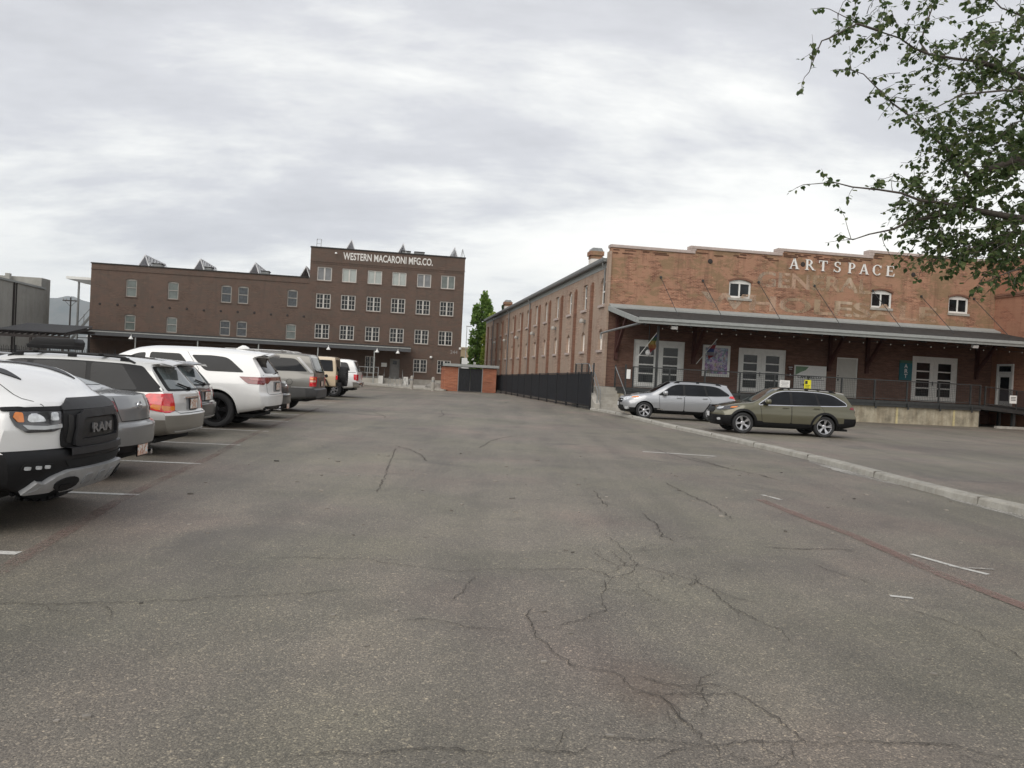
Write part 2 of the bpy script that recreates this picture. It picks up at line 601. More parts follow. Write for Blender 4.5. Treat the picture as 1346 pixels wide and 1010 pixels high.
        for wx, wz, ra in sp['arches']:
            for sd in (1, -1):
                y1 = sd*(wmax-.02); y0 = sd*(wmax-.42)
                n = 16
                pts = arc(wx-s.cx, wz, ra+.012, -.25, PI+.25, n)
                for a, b in zip(pts, pts[1:]):
                    mb.face([(a[0], y0, a[1]), (b[0], y0, b[1]), (b[0], y1, b[1]), (a[0], y1, a[1])])
                mb.face([(p[0], y0, p[1]) for p in pts])
        mb.box(.35-s.cx, L-.5-s.cx, -wmax*.8, wmax*.8, sp['sill'][len(sp['sill'])//2][1]-.02, sp['sill'][len(sp['sill'])//2][1]+.05)
        mb.build('wheel_well', DARKIN, s.root, fixn=False)

    # surface patches -----------------------------------------------------
    def hit(s, axis, u, v):
        if axis == 'L': o, d = Vector((u-s.cx, 4, v)), Vector((0,-1,0))
        elif axis == 'R': o, d = Vector((u-s.cx, -4, v)), Vector((0,1,0))
        elif axis == 'B': o, d = Vector((-s.cx-4, u, v)), Vector((1,0,0))
        elif axis == 'F': o, d = Vector((s.cx+4, u, v)), Vector((-1,0,0))
        else: o, d = Vector((u-s.cx, v, 6)), Vector((0,0,-1))
        loc, no, idx, dist = s.bvh.ray_cast(o, d)
        if loc is None:
            loc, no, idx, dist = s.bvh.find_nearest(o + d*4)
        if no.dot(d) > 0: no = -no
        return loc, no
    def patch(s, name, poly, axis, mat, off=.006, res=.05, parent=None, rim=.015, label=None, extra=None):
        """lay a 2-D outline on the shell as a thin raised panel"""
        me = s.patch_mesh([(poly, off, 0)] if extra is None else [(poly, off, 0)] + extra, axis, res, rim)
        o = link_mesh(name, me, mat, parent or s.root, 45)
        if label: o['label'] = label
        return o
    def patch_mesh(s, layers, axis, res, rim):
        V = []; Fc = []; MI = []
        for poly, off, mi in layers:
            b = resample(poly, res)
            pts = list(b); n = len(b)
            bl = [tuple(p) for p in b]
            xs = [p.x for p in b]; ys = [p.y for p in b]
            gx = int((max(xs)-min(xs))/res)+1; gy = int((max(ys)-min(ys))/res)+1
            if gx*gy < 6000:
                for i in range(1, gx+1):
                    for j in range(1, gy+1):
                        p = Vector((min(xs)+res*(i-.5), min(ys)+res*(j-.5)))
                        if inside(p, bl) and min((p-q).length for q in b) > res*.45: pts.append(p)
            area = sum(bl[i][0]*bl[(i+1)%n][1]-bl[(i+1)%n][0]*bl[i][1] for i in range(n))
            loop = list(range(n)) if area > 0 else list(range(n))[::-1]
            r = delaunay_2d_cdt(pts, [], [loop], 1, 1e-5)
            vs, es, fs = r[0], r[1], r[2]
            base = len(V); low = []
            hits = [s.hit(axis, p.x, p.y) for p in vs]
            if axis in 'BF':   # leave out what would smear along the flank
                fs = [f for f in fs if min(abs(hits[k][1].x) for k in f) > .24] or fs
            for loc, no in hits: V.append(tuple(loc + no*off))
            for f in fs:
                Fc.append(tuple(base+k for k in f)); MI.append(mi)
            cnt = {}
            for f in fs:
                for a, c in zip(f, f[1:]+f[:1]): cnt[a, c] = 1
            lo = {}
            for (a, c) in cnt:
                if (c, a) in cnt: continue
                for k in (a, c):
                    if k not in lo:
                        lo[k] = len(V); V.append(tuple(hits[k][0] + hits[k][1]*(off-rim-.004)))
                Fc.append((base+c, base+a, lo[a], lo[c])); MI.append(mi)
        me = bpy.data.meshes.new('p'); me.from_pydata(V, [], Fc)
        me.polygons.foreach_set('material_index', MI)
        bm = bmesh.new(); bm.from_mesh(me)
        bmesh.ops.recalc_face_normals(bm, faces=bm.faces)
        # outward = along the mean of the hit normals
        bm.to_mesh(me); bm.free(); me.update()
        return me
    def both(s, name, poly, mat, **kw):
        return [s.patch(name, poly, a, mat, **kw) for a in ('L', 'R')]
    def rearfront(s, name, poly, axis, mat, **kw):
        o1 = s.patch(name, poly, axis, mat, **kw)
        o2 = s.patch(name, [(-u, v) for u, v in poly], axis, mat, **kw)
        return o1, o2
    def line(s, pts, axis, w, off, mb, res=.06):
        """a narrow strip along a polyline, appended to an MB"""
        pts = [Vector(p) for p in pts]
        q = []
        for a, b in zip(pts, pts[1:]):
            k = max(1, int((b-a).length/res))
            q += [a+(b-a)*j/k for j in range(k)]
        q.append(pts[-1])
        P = [s.hit(axis, p.x, p.y) for p in q]
        prev = None
        for i, (p, no) in enumerate(P):
            d = (P[min(i+1,len(P)-1)][0]-P[max(i-1,0)][0]).normalized()
            sd = d.cross(no).normalized()*w/2
            c = p+no*off
            cur = (c-sd, c+sd)
            if prev: mb.face([prev[0], prev[1], cur[1], cur[0]])
            prev = cur
    def seams(s, lines, w=.009, both=True):
        mb = MB()
        for l in lines:
            for a in (('L', 'R') if both else ('L',)): s.line(l, a, w, .0025, mb)
        return mb.build('panel_seam', DARKIN, s.root, fixn=False)
    def door(s, poly, handle=None, hmat=None):
        for a in ('L', 'R'):
            me = s.patch_mesh([(poly, .0075, 0), (grow(poly, .011), .002, 1)], a, .06, .008)
            d = link_mesh('door', me, [s.paint, DARKIN], s.root, 45)
            if handle:
                loc, no = s.hit(a, *handle)
                h = MB()
                c = loc + no*.035
                h.obox(c, (.105,0,0), no*.012, (0,0,.016))
                h.obox(loc+no*.012+Vector((.085,0,0)), (.02,0,0), no*.022, (0,0,.014))
                h.obox(loc+no*.012-Vector((.085,0,0)), (.02,0,0), no*.022, (0,0,.014))
                h.build('handle', hmat or s.paint, d, bevel=.005)
    def mirror(s, x, z, mat, y=None, size=1.0):
        for sd, a in ((1, 'L'), (-1, 'R')):
            loc, no = s.hit(a, x, z)
            yy = abs(loc.y)
            mb = MB()
            bm = bmesh.new()
            bmesh.ops.create_uvsphere(bm, u_segments=14, v_segments=10, radius=1)
            for v in bm.verts:
                # a squared-off ellipsoid, flat towards the rear
                p = v.co
                q = Vector([math.copysign(abs(k)**.72, k) for k in p])
                if q.x < -.2: q.x = -.2-(abs(q.x)-.2)*.25
                v.co = Vector((loc.x+q.x*.13*size, sd*(yy+.15*size+q.y*.12*size), z+.07*size+q.z*.085*size))
            me = bpy.data.meshes.new('mirror'); bm.to_mesh(me); bm.free()
            o = link_mesh('side_mirror', me, mat, s.root, 50)
            st = MB(); st.bar((loc.x, sd*(yy-.03), z+.01), (loc.x, sd*(yy+.12*size), z+.03), .05, .04)
            st.build('mirror_arm', BLACKP, o)
    def wheels(s, axles, r, w, rim_r, spokes=5, mat=None, track=None, style='single', tread=False):
        wm = max(v for _, v in s.sp['wm'])
        t = track or (wm - .02)
        tyre = s.tyre_mesh(r, w, rim_r, tread); rim = s.rim_mesh(rim_r, w, spokes, style)
        first = True
        for x in axles:
            for sd in (1, -1):
                # local +y is the outer face
                me = tyre if first else s._tm
                o = bpy.data.objects.new('wheel', me); COL.objects.link(o); o.parent = s.root
                rm = bpy.data.objects.new('rim', rim); COL.objects.link(rm); rm.parent = o
                if first:
                    me.materials.append(RUBBER); rim.materials.append(mat or ALLOY); rim.materials.append(DARKIN)
                    for mm in (me, rim):
                        for p in mm.polygons: p.use_smooth = True
                        mm.set_sharp_from_angle(angle=R(35))
                    s._tm = me; first = False
                o.location = (x-s.cx, sd*(t-w/2), r)
                o.rotation_euler = (0, R(37*x*sd), 0 if sd > 0 else PI)
    def tyre_mesh(s, r, w, rr, tread=False):
        h = w/2
        prof = [(rr-.02, -h*.7), (rr, -h*.86), (rr+(r-rr)*.35, -h*1.0), (rr+(r-rr)*.7, -h*1.0), (r-.015, -h*.86), (r, -h*.66),
                (r, -h*.3), (r-.008, -h*.28), (r-.008, -h*.22), (r, -h*.2), (r, h*.2), (r-.008, h*.22), (r-.008, h*.28), (r, h*.3),
                (r, h*.66), (r-.015, h*.86), (rr+(r-rr)*.7, h*1.0), (rr+(r-rr)*.35, h*1.0), (rr, h*.86), (rr-.02, h*.7)]
        mb = MB(); mb.lathe(prof, n=44)
        if tread:
            n = 30
            for k in range(n):
                a = 2*PI*k/n
                ca, sa = math.cos(a), math.sin(a)
                for y in (-h*.7, h*.7, 0):
                    aa = a + (.1 if y == 0 else 0)
                    c = (r*math.cos(aa), y, r*math.sin(aa))
                    mb.obox(c, (-math.sin(aa)*.028, 0, math.cos(aa)*.028), (0, h*.34, 0), (math.cos(aa)*.016, 0, math.sin(aa)*.016))
        return mb.mesh('tyre')
    def rim_mesh(s, rr, w, n, style):
        h = w/2; mb = MB()
        mb.mat(0).lathe([(rr+.004, h*.88), (rr-.004, h*.95), (rr-.016, h*.93), (rr-.03, h*.7), (rr-.045, h*.1), (rr-.05, -h*.6)], n=40)
        mb.mat(1).lathe([(rr-.03, -h*.1), (.02, -h*.1)], n=30)
        mb.mat(1).lathe([(rr*.62, h*.05), (rr*.62, -h*.05), (.05, h*.05)], n=24)
        mb.mat(0).lathe([(.075, h*.2), (.075, h*.62), (.06, h*.72), (.0, h*.74)], n=16)
        for k in range(n):
            a0 = 2*PI*k/n
            subs = [(0, .055, .05)] if style == 'single' else [(-.13, .028, .032), (.13, .028, .032)]
            if style == 'steel': subs = [(0, .09, .08)]
            for da, w0, w1 in subs:
                a = a0; a2 = a0+da
                p = Vector((.05*math.cos(a), h*.55, .05*math.sin(a)))
                q = Vector(((rr-.022)*math.cos(a2), h*.78, (rr-.022)*math.sin(a2)))
                d = (q-p).normalized(); t = Vector((0,1,0)).cross(d).normalized(); nn = d.cross(t)
                base = len(mb.v)
                for pp, ww, th in ((p, w0*.8, .03), (q, w1*1.25, .02)):
                    for sx, sy in ((-1,-1),(1,-1),(1,1),(-1,1)):
                        mb.v.append(tuple(pp + t*sx*ww*.5*(1 if sy*nn.y > 0 else 1.3) + nn*sy*th*.5))
                for qf in ((0,1,5,4),(1,2,6,5),(2,3,7,6),(3,0,4,7)):
                    mb.f.append(tuple(base+k2 for k2 in qf)); mb.mi.append(0)
        return mb.mesh('rim')
    def plate(s, axis, y, z, mat=None, w=.31, h=.155, tilt=0, out=.012):
        loc, no = s.hit(axis, y, z)
        sx = -1 if axis == 'B' else 1
        no = Vector((sx, 0, .0))
        c = loc + no*out
        mb = MB(); mb.obox(c, (.006,0,0), (0,w/2,0), (0,0,h/2))
        o = mb.build('licence_plate', mat or PLATE, s.root)
        fr = MB()
        fr.obox(c-no*.004, (.006,0,0), (0,w/2+.014,0), (0,0,h/2+.014))
        fr.build('plate_frame', BLACKP, o)
        return o
    def rails(s, x0, x1, y, mat, zf, h=.05, cross=()):
        zs = lambda x: s.hit('T', x, y)[0].z
        for sd in (1, -1):
            mb = MB()
            n = 12
            pts = []
            for k in range(n+1):
                x = x0+(x1-x0)*k/n
                e = min(k, n-k)
                pts.append((x-s.cx, sd*y, zs(x)+(h if e > 0 else .0)))
            mb.tube(pts, .018, 8)
            for k in (1, n//2, n-1):
                mb.obox((pts[k][0], sd*y, pts[k][2]-h/2), (.06,0,0), (0,.017,0), (0,0,h/2))
            mb.build('roof_rail', mat, s.root, smooth=40)
        for x in cross:
            mb = MB(); z = zs(x)+h+.015
            mb.bar((x-s.cx, -y-.04, z), (x-s.cx, y+.04, z), .06, .025)
            mb.build('crossbar', mat, s.root, bevel=.006)
    def place(s, X, Y, heading, z=0, scale=1.0):
        """heading: direction of the nose in degrees from world +X; X, Y is the middle of the car"""
        s.root.location = (X, Y, z); s.root.rotation_euler = (0, 0, R(heading)); s.root.scale = (scale,)*3
        return s
def R_(z0, z1):
    return lambda z: z0 <= z <= z1
# ------------------------------------------------------------------ the vehicles
def wagon_spec(L=4.86, W=1.875, H=1.62, wb=2.745, fo=.93, belt=1.03, hood=1.05, r=.355, ra=.41, **kw):
    """crossover wagon; x counts from the tail"""
    h = W/2; fa = L-fo; raa = fa-wb
    k = H/1.62
    sp = dict(L=L,
        zt=[(0,H-.09),(.5,H-.05),(1.2,H-.015),(2.0,H),(2.55,H-.01),(2.78,H-.05),(3.15,(H+hood)/2+.02),(3.62,hood+.02),(3.75,hood),(4.2,hood-.045),(L-.25,hood-.13),(L,hood-.2)],
        zb=[(0,belt),(.5,belt+.01),(1.5,belt),(2.6,belt-.03),(3.4,belt-.055),(3.8,hood-.08),(4.4,hood-.15),(L,hood-.27)],
        wb=[(0,h-.13),(.5,h-.085),(1.2,h-.06),(2.4,h-.055),(3.3,h-.06),(3.9,h-.085),(4.5,h-.15),(L,h-.25)],
        wm=[(0,h-.05),(.6,h-.005),(1.2,h),(2.4,h-.012),(3.2,h-.01),(3.9,h),(4.5,h-.02),(L,h-.08)],
        wr=[(0,h-.35),(.6,h-.32),(2,h-.30),(2.7,h-.315),(3.1,h-.24),(3.55,h-.15),(4.2,h-.19),(L,h-.3)],
        sill=[(0,.40),(.35,.32),(.9,.26),(2.4,.25),(3.6,.25),(4.5,.24),(L,.26)],
        zm=[(0,.66),(1,.66),(2.4,.6),(3.9,.66),(L,.6)],
        rear=[(.3,.14),(.42,.03),(.55,0),(.72,0),(.78,.05),(.95,.07),(belt,.11),(belt+.1,.17),(H-.14,.44),(H-.08,.30),(H,.34)],
        front=[(.22,.14),(.36,.03),(.5,0),(.66,.01),(.8,.05),(.9,.12),(1.05,.26)],
        arches=[(fa,r,ra),(raa,r,ra)])
    sp.update(kw)
    sp['fa'] = fa; sp['ra'] = raa
    return sp

def outback_new(name, pm, label):
    clad = lambda x, s, k, c: (k in (1,-1) and s < 2.6) or (k == 2 and s < 2.9) or (k == 3 and s < 3.0) or (k in (1,-1) and x > 4.5 and s < 3.0) or (k in (1,-1) and x < .45 and s < 2.95)
    sp = wagon_spec(rules=[('cladding', BLACKP, clad)])
    c = Car(name, sp, pm, label, group='cars parked by the loading dock')
    fa, ra = sp['fa'], sp['ra']
    # window band: bright line, black frame, three panes
    dlo = rpoly([(3.42,1.005),(2.86,1.40),(2.55,1.485),(1.9,1.50),(1.2,1.475),(.86,1.41),(.46,1.165),(.44,1.10),(.75,1.075),(2.0,1.035)], [.06,.2,.15,.3,.2,.2,.08,.05,.2,.3])
    c.both('window_trim', grow(dlo, .022), CHROME, off=.003)
    c.both('window_frame', dlo, BLACKP, off=.006)
    c.both('window', rpoly([(3.26,1.045),(2.80,1.385),(2.54,1.455),(2.36,1.465),(2.36,1.055)], .05), GLASS, off=.009)
    c.both('window', rpoly([(2.27,1.055),(2.27,1.468),(1.9,1.47),(1.52,1.462),(1.42,1.075)], .05), GLASS, off=.009)
    c.both('window', rpoly([(1.34,1.08),(1.44,1.455),(1.2,1.45),(.90,1.385),(.56,1.17),(.6,1.115)], .05), GLASS, off=.009)
    c.patch('windscreen', rpoly([(2.80,-.57),(2.80,.57),(3.60,.73),(3.60,-.73)], .08), 'T', GLASS2, off=.006)
    c.patch('rear_window', rpoly([(-.56,1.16),(.56,1.16),(.47,1.46),(-.47,1.46)], .06), 'B', GLASS, off=.006)
    c.door(rpoly([(3.36,.98),(2.33,1.005),(2.33,.42),(3.28,.42)], .06), (2.52,.93))
    c.door(rpoly([(2.30,1.005),(1.32,1.05),(1.22,.86),(1.52,.42),(2.30,.42)], .06), (1.48,.95))
    # wheel-arch cladding and sill
    for wx in (fa, ra):
        a = arc(wx, .355, .485, -.12, PI+.12, 20); b = arc(wx, .355, .413, -.12, PI+.12, 20)
        c.both('arch_trim', a + b[::-1], BLACKP, off=.012, res=.06)
    c.both('sill_cladding', [(fa-.47,.30),(ra+.47,.30),(ra+.47,.40),(fa-.47,.40)], BLACKP, off=.012)
    c.both('roof_panel_line', [(2.5,1.535),(.75,1.50),(.75,1.508),(2.5,1.543)], BLACKP, off=.003)
    c.rails(.75, 2.75, .60, BLACKP, 0, .05, cross=(1.3, 2.3))
    # nose
    c.patch('grille', rpoly([(-.36,.66),(.36,.66),(.45,.76),(.40,.86),(-.40,.86),(-.45,.76)], .03), 'F', BLACKP, off=.015)
    c.patch('grille_trim', rpoly([(-.46,.845),(.46,.845),(.45,.885),(-.45,.885)], .01), 'F', CHROME, off=.02)
    for sd in (1, -1):
        o = c.patch('headlight', rpoly([(sd*.50,.76),(sd*.50,.865),(sd*.82,.93),(sd*.865,.90),(sd*.83,.80),(sd*.66,.745)], .02), 'F', SMOKE, off=.012, res=.035)
        c.patch('lamp_bulb', rpoly([(sd*.54,.79),(sd*.54,.84),(sd*.68,.862),(sd*.68,.795)], .02), 'F', CLEARL, off=.018, res=.03, parent=o)
        c.patch('indicator', rpoly([(sd*.78,.84),(sd*.78,.885),(sd*.84,.905),(sd*.84,.85)], .01), 'F', AMBER, off=.018, res=.03, parent=o)
    c.patch('bumper_grille', rpoly([(-.5,.36),(.5,.36),(.44,.56),(-.44,.56)], .03), 'F', DARKIN, off=.01)
    c.patch('fog_lamp', rpoly([(.6,.42),(.6,.5),(.72,.5),(.72,.42)], .03), 'F', CLEARL, off=.015, res=.03)
    c.patch('fog_lamp', rpoly([(-.6,.42),(-.6,.5),(-.72,.5),(-.72,.42)], .03), 'F', CLEARL, off=.015, res=.03)
    c.plate('F', 0, .60, simple('white_plate', (.7,.7,.7), .4), out=.03)
    # tail
    for sd in (1, -1):
        c.patch('tail_lamp', rpoly([(sd*.44,.93),(sd*.44,1.0),(sd*.86,1.06),(sd*.9,1.0),(sd*.8,.86)], .02), 'B', SMOKE, off=.012, res=.04)
    for a in ('L', 'R'):
        c.patch('tail_lamp', rpoly([(.10,.95),(.36,.985),(.30,1.055),(.14,1.05)], .02), a, DRED, off=.012, res=.04)
    c.mirror(3.12, 1.05, pm)
    c.wheels((fa, ra), .355, .225, .245, 5, style='double')
    c.plate('B', 0, .88)
    return c

def outback_mid(name, pm, label, group=None):
    clad = lambda x, s, k, c: (k in (1,-1) and s < 2.4) or (k in (2,3) and s < 2.1)
    sp = wagon_spec(L=4.78, W=1.82, H=1.60, wb=2.74, fo=.92, belt=1.0, hood=1.04, r=.34, ra=.395, rules=[('cladding', BLACKP, clad)])
    c = Car(name, sp, pm, label, group=group)
    fa, ra = sp['fa'], sp['ra']
    dlo = rpoly([(3.33,.985),(2.78,1.37),(2.5,1.46),(1.8,1.475),(1.1,1.45),(.8,1.39),(.40,1.13),(.40,1.07),(.9,1.035),(2.0,1.01)], [.06,.2,.15,.3,.2,.2,.08,.05,.2,.3])
    c.both('window_frame', dlo, BLACKP, off=.005)
    c.both('window', rpoly([(3.2,1.01),(2.74,1.355),(2.5,1.43),(2.30,1.44),(2.30,1.025)], .05), GLASS, off=.009)
    c.both('window', rpoly([(2.21,1.025),(2.21,1.445),(1.8,1.45),(1.46,1.44),(1.36,1.04)], .05), GLASS, off=.009)
    c.both('window', rpoly([(1.28,1.045),(1.38,1.435),(1.1,1.425),(.84,1.365),(.50,1.14),(.54,1.075)], .05), GLASS, off=.009)
    c.patch('windscreen', rpoly([(2.78,-.55),(2.78,.55),(3.56,.70),(3.56,-.70)], .08), 'T', GLASS, off=.006)
    c.patch('rear_window', rpoly([(-.54,1.13),(.54,1.13),(.46,1.43),(-.46,1.43)], .06), 'B', GLASS, off=.006)
    c.door(rpoly([(3.28,.965),(2.27,.985),(2.27,.38),(3.22,.38)], .06), (2.46,.90), pm)
    c.door(rpoly([(2.24,.985),(1.28,1.015),(1.16,.84),(1.46,.38),(2.24,.38)], .06), (1.42,.92), pm)
    c.both('sill_trim', [(3.35,.40),(3.1,.40),(3.12,.44),(3.35,.44)], CHROME, off=.014)
    c.rails(.7, 2.65, .58, BLACKP, 0, .055)
    c.patch('grille', rpoly([(-.42,.62),(.42,.62),(.5,.78),(-.5,.78)], .03), 'F', BLACKP, off=.012)
    c.patch('grille_bar', rpoly([(-.46,.705),(.46,.705),(.47,.735),(-.47,.735)], .01), 'F', CHROME, off=.02)
    c.patch('bumper_grille', rpoly([(-.6,.34),(.6,.34),(.52,.52),(-.52,.52)], .04), 'F', DARKIN, off=.012)
    for sd in (1, -1):
        o = c.patch('headlight', rpoly([(sd*.50,.73),(sd*.47,.83),(sd*.70,.90),(sd*.85,.935),(sd*.845,.84),(sd*.66,.72)], .03), 'F', CLEARL, off=.012, res=.035)
        c.patch('indicator', rpoly([(sd*.72,.82),(sd*.70,.875),(sd*.83,.91),(sd*.83,.86)], .02), 'F', AMBER, off=.018, res=.03, parent=o)
        c.patch('fog_lamp', rpoly([(sd*.62,.36),(sd*.62,.46),(sd*.78,.47),(sd*.74,.36)], .03), 'F', CLEARL, off=.014, res=.03)
        c.patch('tail_lamp', rpoly([(sd*.46,.93),(sd*.46,1.03),(sd*.83,1.08),(sd*.87,1.0),(sd*.8,.86)], .03), 'B', REDL, off=.012, res=.04)
    for a in ('L', 'R'):
        c.patch('headlight', rpoly([(3.98,.83),(4.28,.77),(4.42,.80),(4.36,.90),(4.1,.945)], .02), a, CLEARL, off=.012, res=.04)
        c.patch('tail_lamp', rpoly([(.12,.95),(.42,1.0),(.36,1.075),(.16,1.07)], .02), a, REDL, off=.012, res=.04)
    c.mirror(3.02, 1.02, pm)
    c.wheels((fa, ra), .34, .215, .235, 6, style='single')
    c.plate('B', 0, .84)
    c.plate('F', 0, .56, simple('white_plate', (.7,.7,.7), .4), out=.02)
    return c

def wagon_old(name, pm, label, lower, lamp, group=None, rack=True, glass=None):
    """long low wagon with big rear lamps"""
    low = lambda x, s, k, c: (k in (1,-1) and s < 2.9) or (k == 2 and s < 3.05 and c.z < .68) or (k == 3 and s < 3.05)
    L = 4.80
    H = 1.50
    sp = wagon_spec(L=L, W=1.77, H=H, wb=2.67, fo=.95, belt=.955, hood=.97, r=.325, ra=.38, dx=.035, capn=44,
        seg=[3,2,5,7,7,9,5,5], rules=[('bumper', lower, low)],
        rear=[(.25,.20),(.34,.05),(.42,0),(.62,-.02),(.655,.0),(.665,.05),(.80,.06),(.95,.10),(1.0,.135),(1.38,.50),(1.40,.33),(1.44,.28),(H,.32)],
        zt=[(0,H-.08),(.5,H-.045),(1.2,H-.012),(2.0,H),(2.5,H-.015),(2.75,H-.06),(3.15,1.28),(3.6,.99),(3.75,.97),(4.2,.93),(L-.25,.84),(L,.76)],
        sill=[(0,.34),(.35,.27),(.9,.23),(2.4,.22),(3.6,.22),(4.5,.22),(L,.24)], zm=[(0,.60),(1,.62),(2.4,.56),(3.9,.62),(L,.55)], kr=.22, pr=3.0, dr=1.3)
    c = Car(name, sp, pm, label, group=group)
    fa, ra = sp['fa'], sp['ra']
    gl = glass or GLASS
    c.both('window_frame', rpoly([(3.32,.95),(2.72,1.30),(2.45,1.375),(1.7,1.395),(.85,1.37),(.62,1.345),(.23,.985),(.40,.965),(2.0,.955)], [.05,.15,.15,.3,.1,.05,.05,.05,.3]), BLACKP, off=.004)
    c.both('window', rpoly([(3.2,.975),(2.70,1.275),(2.45,1.35),(2.26,1.355),(2.26,.975)], .04), gl, off=.008)
    c.both('window', rpoly([(2.18,.975),(2.18,1.36),(1.8,1.37),(1.42,1.365),(1.34,.98)], .04), gl, off=.008)
    c.both('window', rpoly([(1.27,.98),(1.35,1.365),(1.1,1.362),(.90,1.345),(.60,.99)], .04), gl, off=.008)
    c.patch('windscreen', rpoly([(2.76,-.52),(2.76,.52),(3.52,.68),(3.52,-.68)], .08), 'T', GLASS, off=.006)
    c.patch('rear_window', rpoly([(-.66,.985),(.66,.985),(.645,1.06),(.535,1.345),(-.535,1.345),(-.645,1.06)], [.06,.06,.1,.05,.05,.1]), 'B', BLACKP, off=.004)
    c.patch('rear_glass', rpoly([(-.585,1.01),(.585,1.01),(.575,1.06),(.455,1.33),(-.455,1.33),(-.575,1.06)], [.06,.06,.1,.05,.05,.1]), 'B', glass_dark('rear_screen_glass', (.10,.12,.125), .06, .5), off=.010)
    c.door(rpoly([(3.26,.93),(2.23,.94),(2.23,.34),(3.2,.34)], .06), (2.42,.84))
    c.door(rpoly([(2.20,.94),(1.3,.945),(1.12,.8),(1.42,.34),(2.20,.34)], .06), (1.40,.85))
    if rack:
        c.rails(.75, 2.6, .55, BLACKP, 0, .05, cross=(1.25, 2.2))
    # lamps wrap round the rear corner
    if lamp:
        for a in ('L', 'R'):
            o = c.patch('tail_lamp', rpoly([(.215,.945),(.44,.945),(.60,.85),(.40,.71),(.165,.665),(.16,.90)], .03), a, REDL, off=.012, res=.03)
            c.patch('indicator', rpoly([(.17,.70),(.30,.71),(.40,.745),(.36,.79),(.17,.765)], .02), a, AMBER, off=.016, res=.03, parent=o)
        for sd in (1, -1):
            o = c.patch('tail_lamp', rpoly([(sd*.60,.95),(sd*.60,.69),(sd*.72,.665),(sd*.86,.665),(sd*.86,.955)], .02), 'B', REDL, off=.012, res=.03)
            c.patch('indicator', rpoly([(sd*.61,.70),(sd*.80,.68),(sd*.80,.755),(sd*.61,.765)], .01), 'B', AMBER, off=.016, res=.03, parent=o)
    else:
        for sd in (1, -1):
            c.patch('tail_lamp', rpoly([(sd*.58,.95),(sd*.58,.74),(sd*.80,.72),(sd*.84,.94)], .03), 'B', DRED, off=.012, res=.04)
    # tailgate seam, plate recess, handle bar, wiper
    mb = MB()
    for l in ([(.59,.96),(.595,.70),(.55,.655),(-.55,.655),(-.595,.70),(-.59,.96)],):
        c.line(l, 'B', .010, .003, mb)
    mb.build('tailgate_seam', DARKIN, c.root, fixn=False)
    c.patch('plate_recess', rpoly([(-.27,.70),(.27,.70),(.24,.875),(-.24,.875)], .03), 'B', simple('recess_grey', (.22,.22,.225), .5), off=.004)
    c.patch('tailgate_handle', rpoly([(-.30,.868),(.30,.868),(.30,.892),(-.30,.892)], .008), 'B', CHROME, off=.022, res=.05)
    c.plate('B', 0, .785, out=.02)
    mb = MB()
    p, no = c.hit('B', 0, 1.0); q, no2 = c.hit('B', .30, 1.075)
    mb.bar(p+no*.03, q+no2*.03, .022, .02); mb.tube([p-no*.01, p+no*.045], .03, 10)
    mb.build('wiper', BLACKP, c.root)
    # roof spoiler lip
    mb = MB()
    for sd in (1, -1):
        pass
    pts = []
    for k in range(13):
        y = -.48+.96*k/12
        loc, no = c.hit('T', .62, y)
        pts.append((y, loc.z))
    for (y0, z0), (y1, z1) in zip(pts, pts[1:]):
        mb.face([(.42-c.cx, y0, z0+.004), (.42-c.cx, y1, z1+.004), (.20-c.cx+.25*abs(y1)**3, y1, z1-.035), (.20-c.cx+.25*abs(y0)**3, y0, z0-.035)])
        mb.face([(.42-c.cx, y0, z0-.03), (.42-c.cx, y1, z1-.03), (.20-c.cx+.25*abs(y1)**3, y1, z1-.055), (.20-c.cx+.25*abs(y0)**3, y0, z0-.055)])
        mb.face([(.20-c.cx+.25*abs(y0)**3, y0, z0-.035), (.20-c.cx+.25*abs(y1)**3, y1, z1-.035), (.20-c.cx+.25*abs(y1)**3, y1, z1-.055), (.20-c.cx+.25*abs(y0)**3, y0, z0-.055)])
    mb.build('spoiler', pm, c.root, smooth=40)
    # bumper steps
    c.patch('bumper_strip', rpoly([(-.62,.365),(.62,.365),(.62,.385),(-.62,.385)], .005), 'B', simple('bumper_strip_grey', (.30,.29,.27), .5), off=.014)
    for sd in (1, -1):
        c.patch('headlight', rpoly([(sd*.42,.62),(sd*.42,.73),(sd*.78,.80),(sd*.8,.70)], .03), 'F', CLEARL, off=.012, res=.05)
    c.patch('grille', rpoly([(-.34,.60),(.34,.60),(.34,.72),(-.34,.72)], .03), 'F', BLACKP, off=.012)
    c.mirror(3.02, .97, pm)
    c.wheels((fa, ra), .325, .21, .215, 7)
    return c

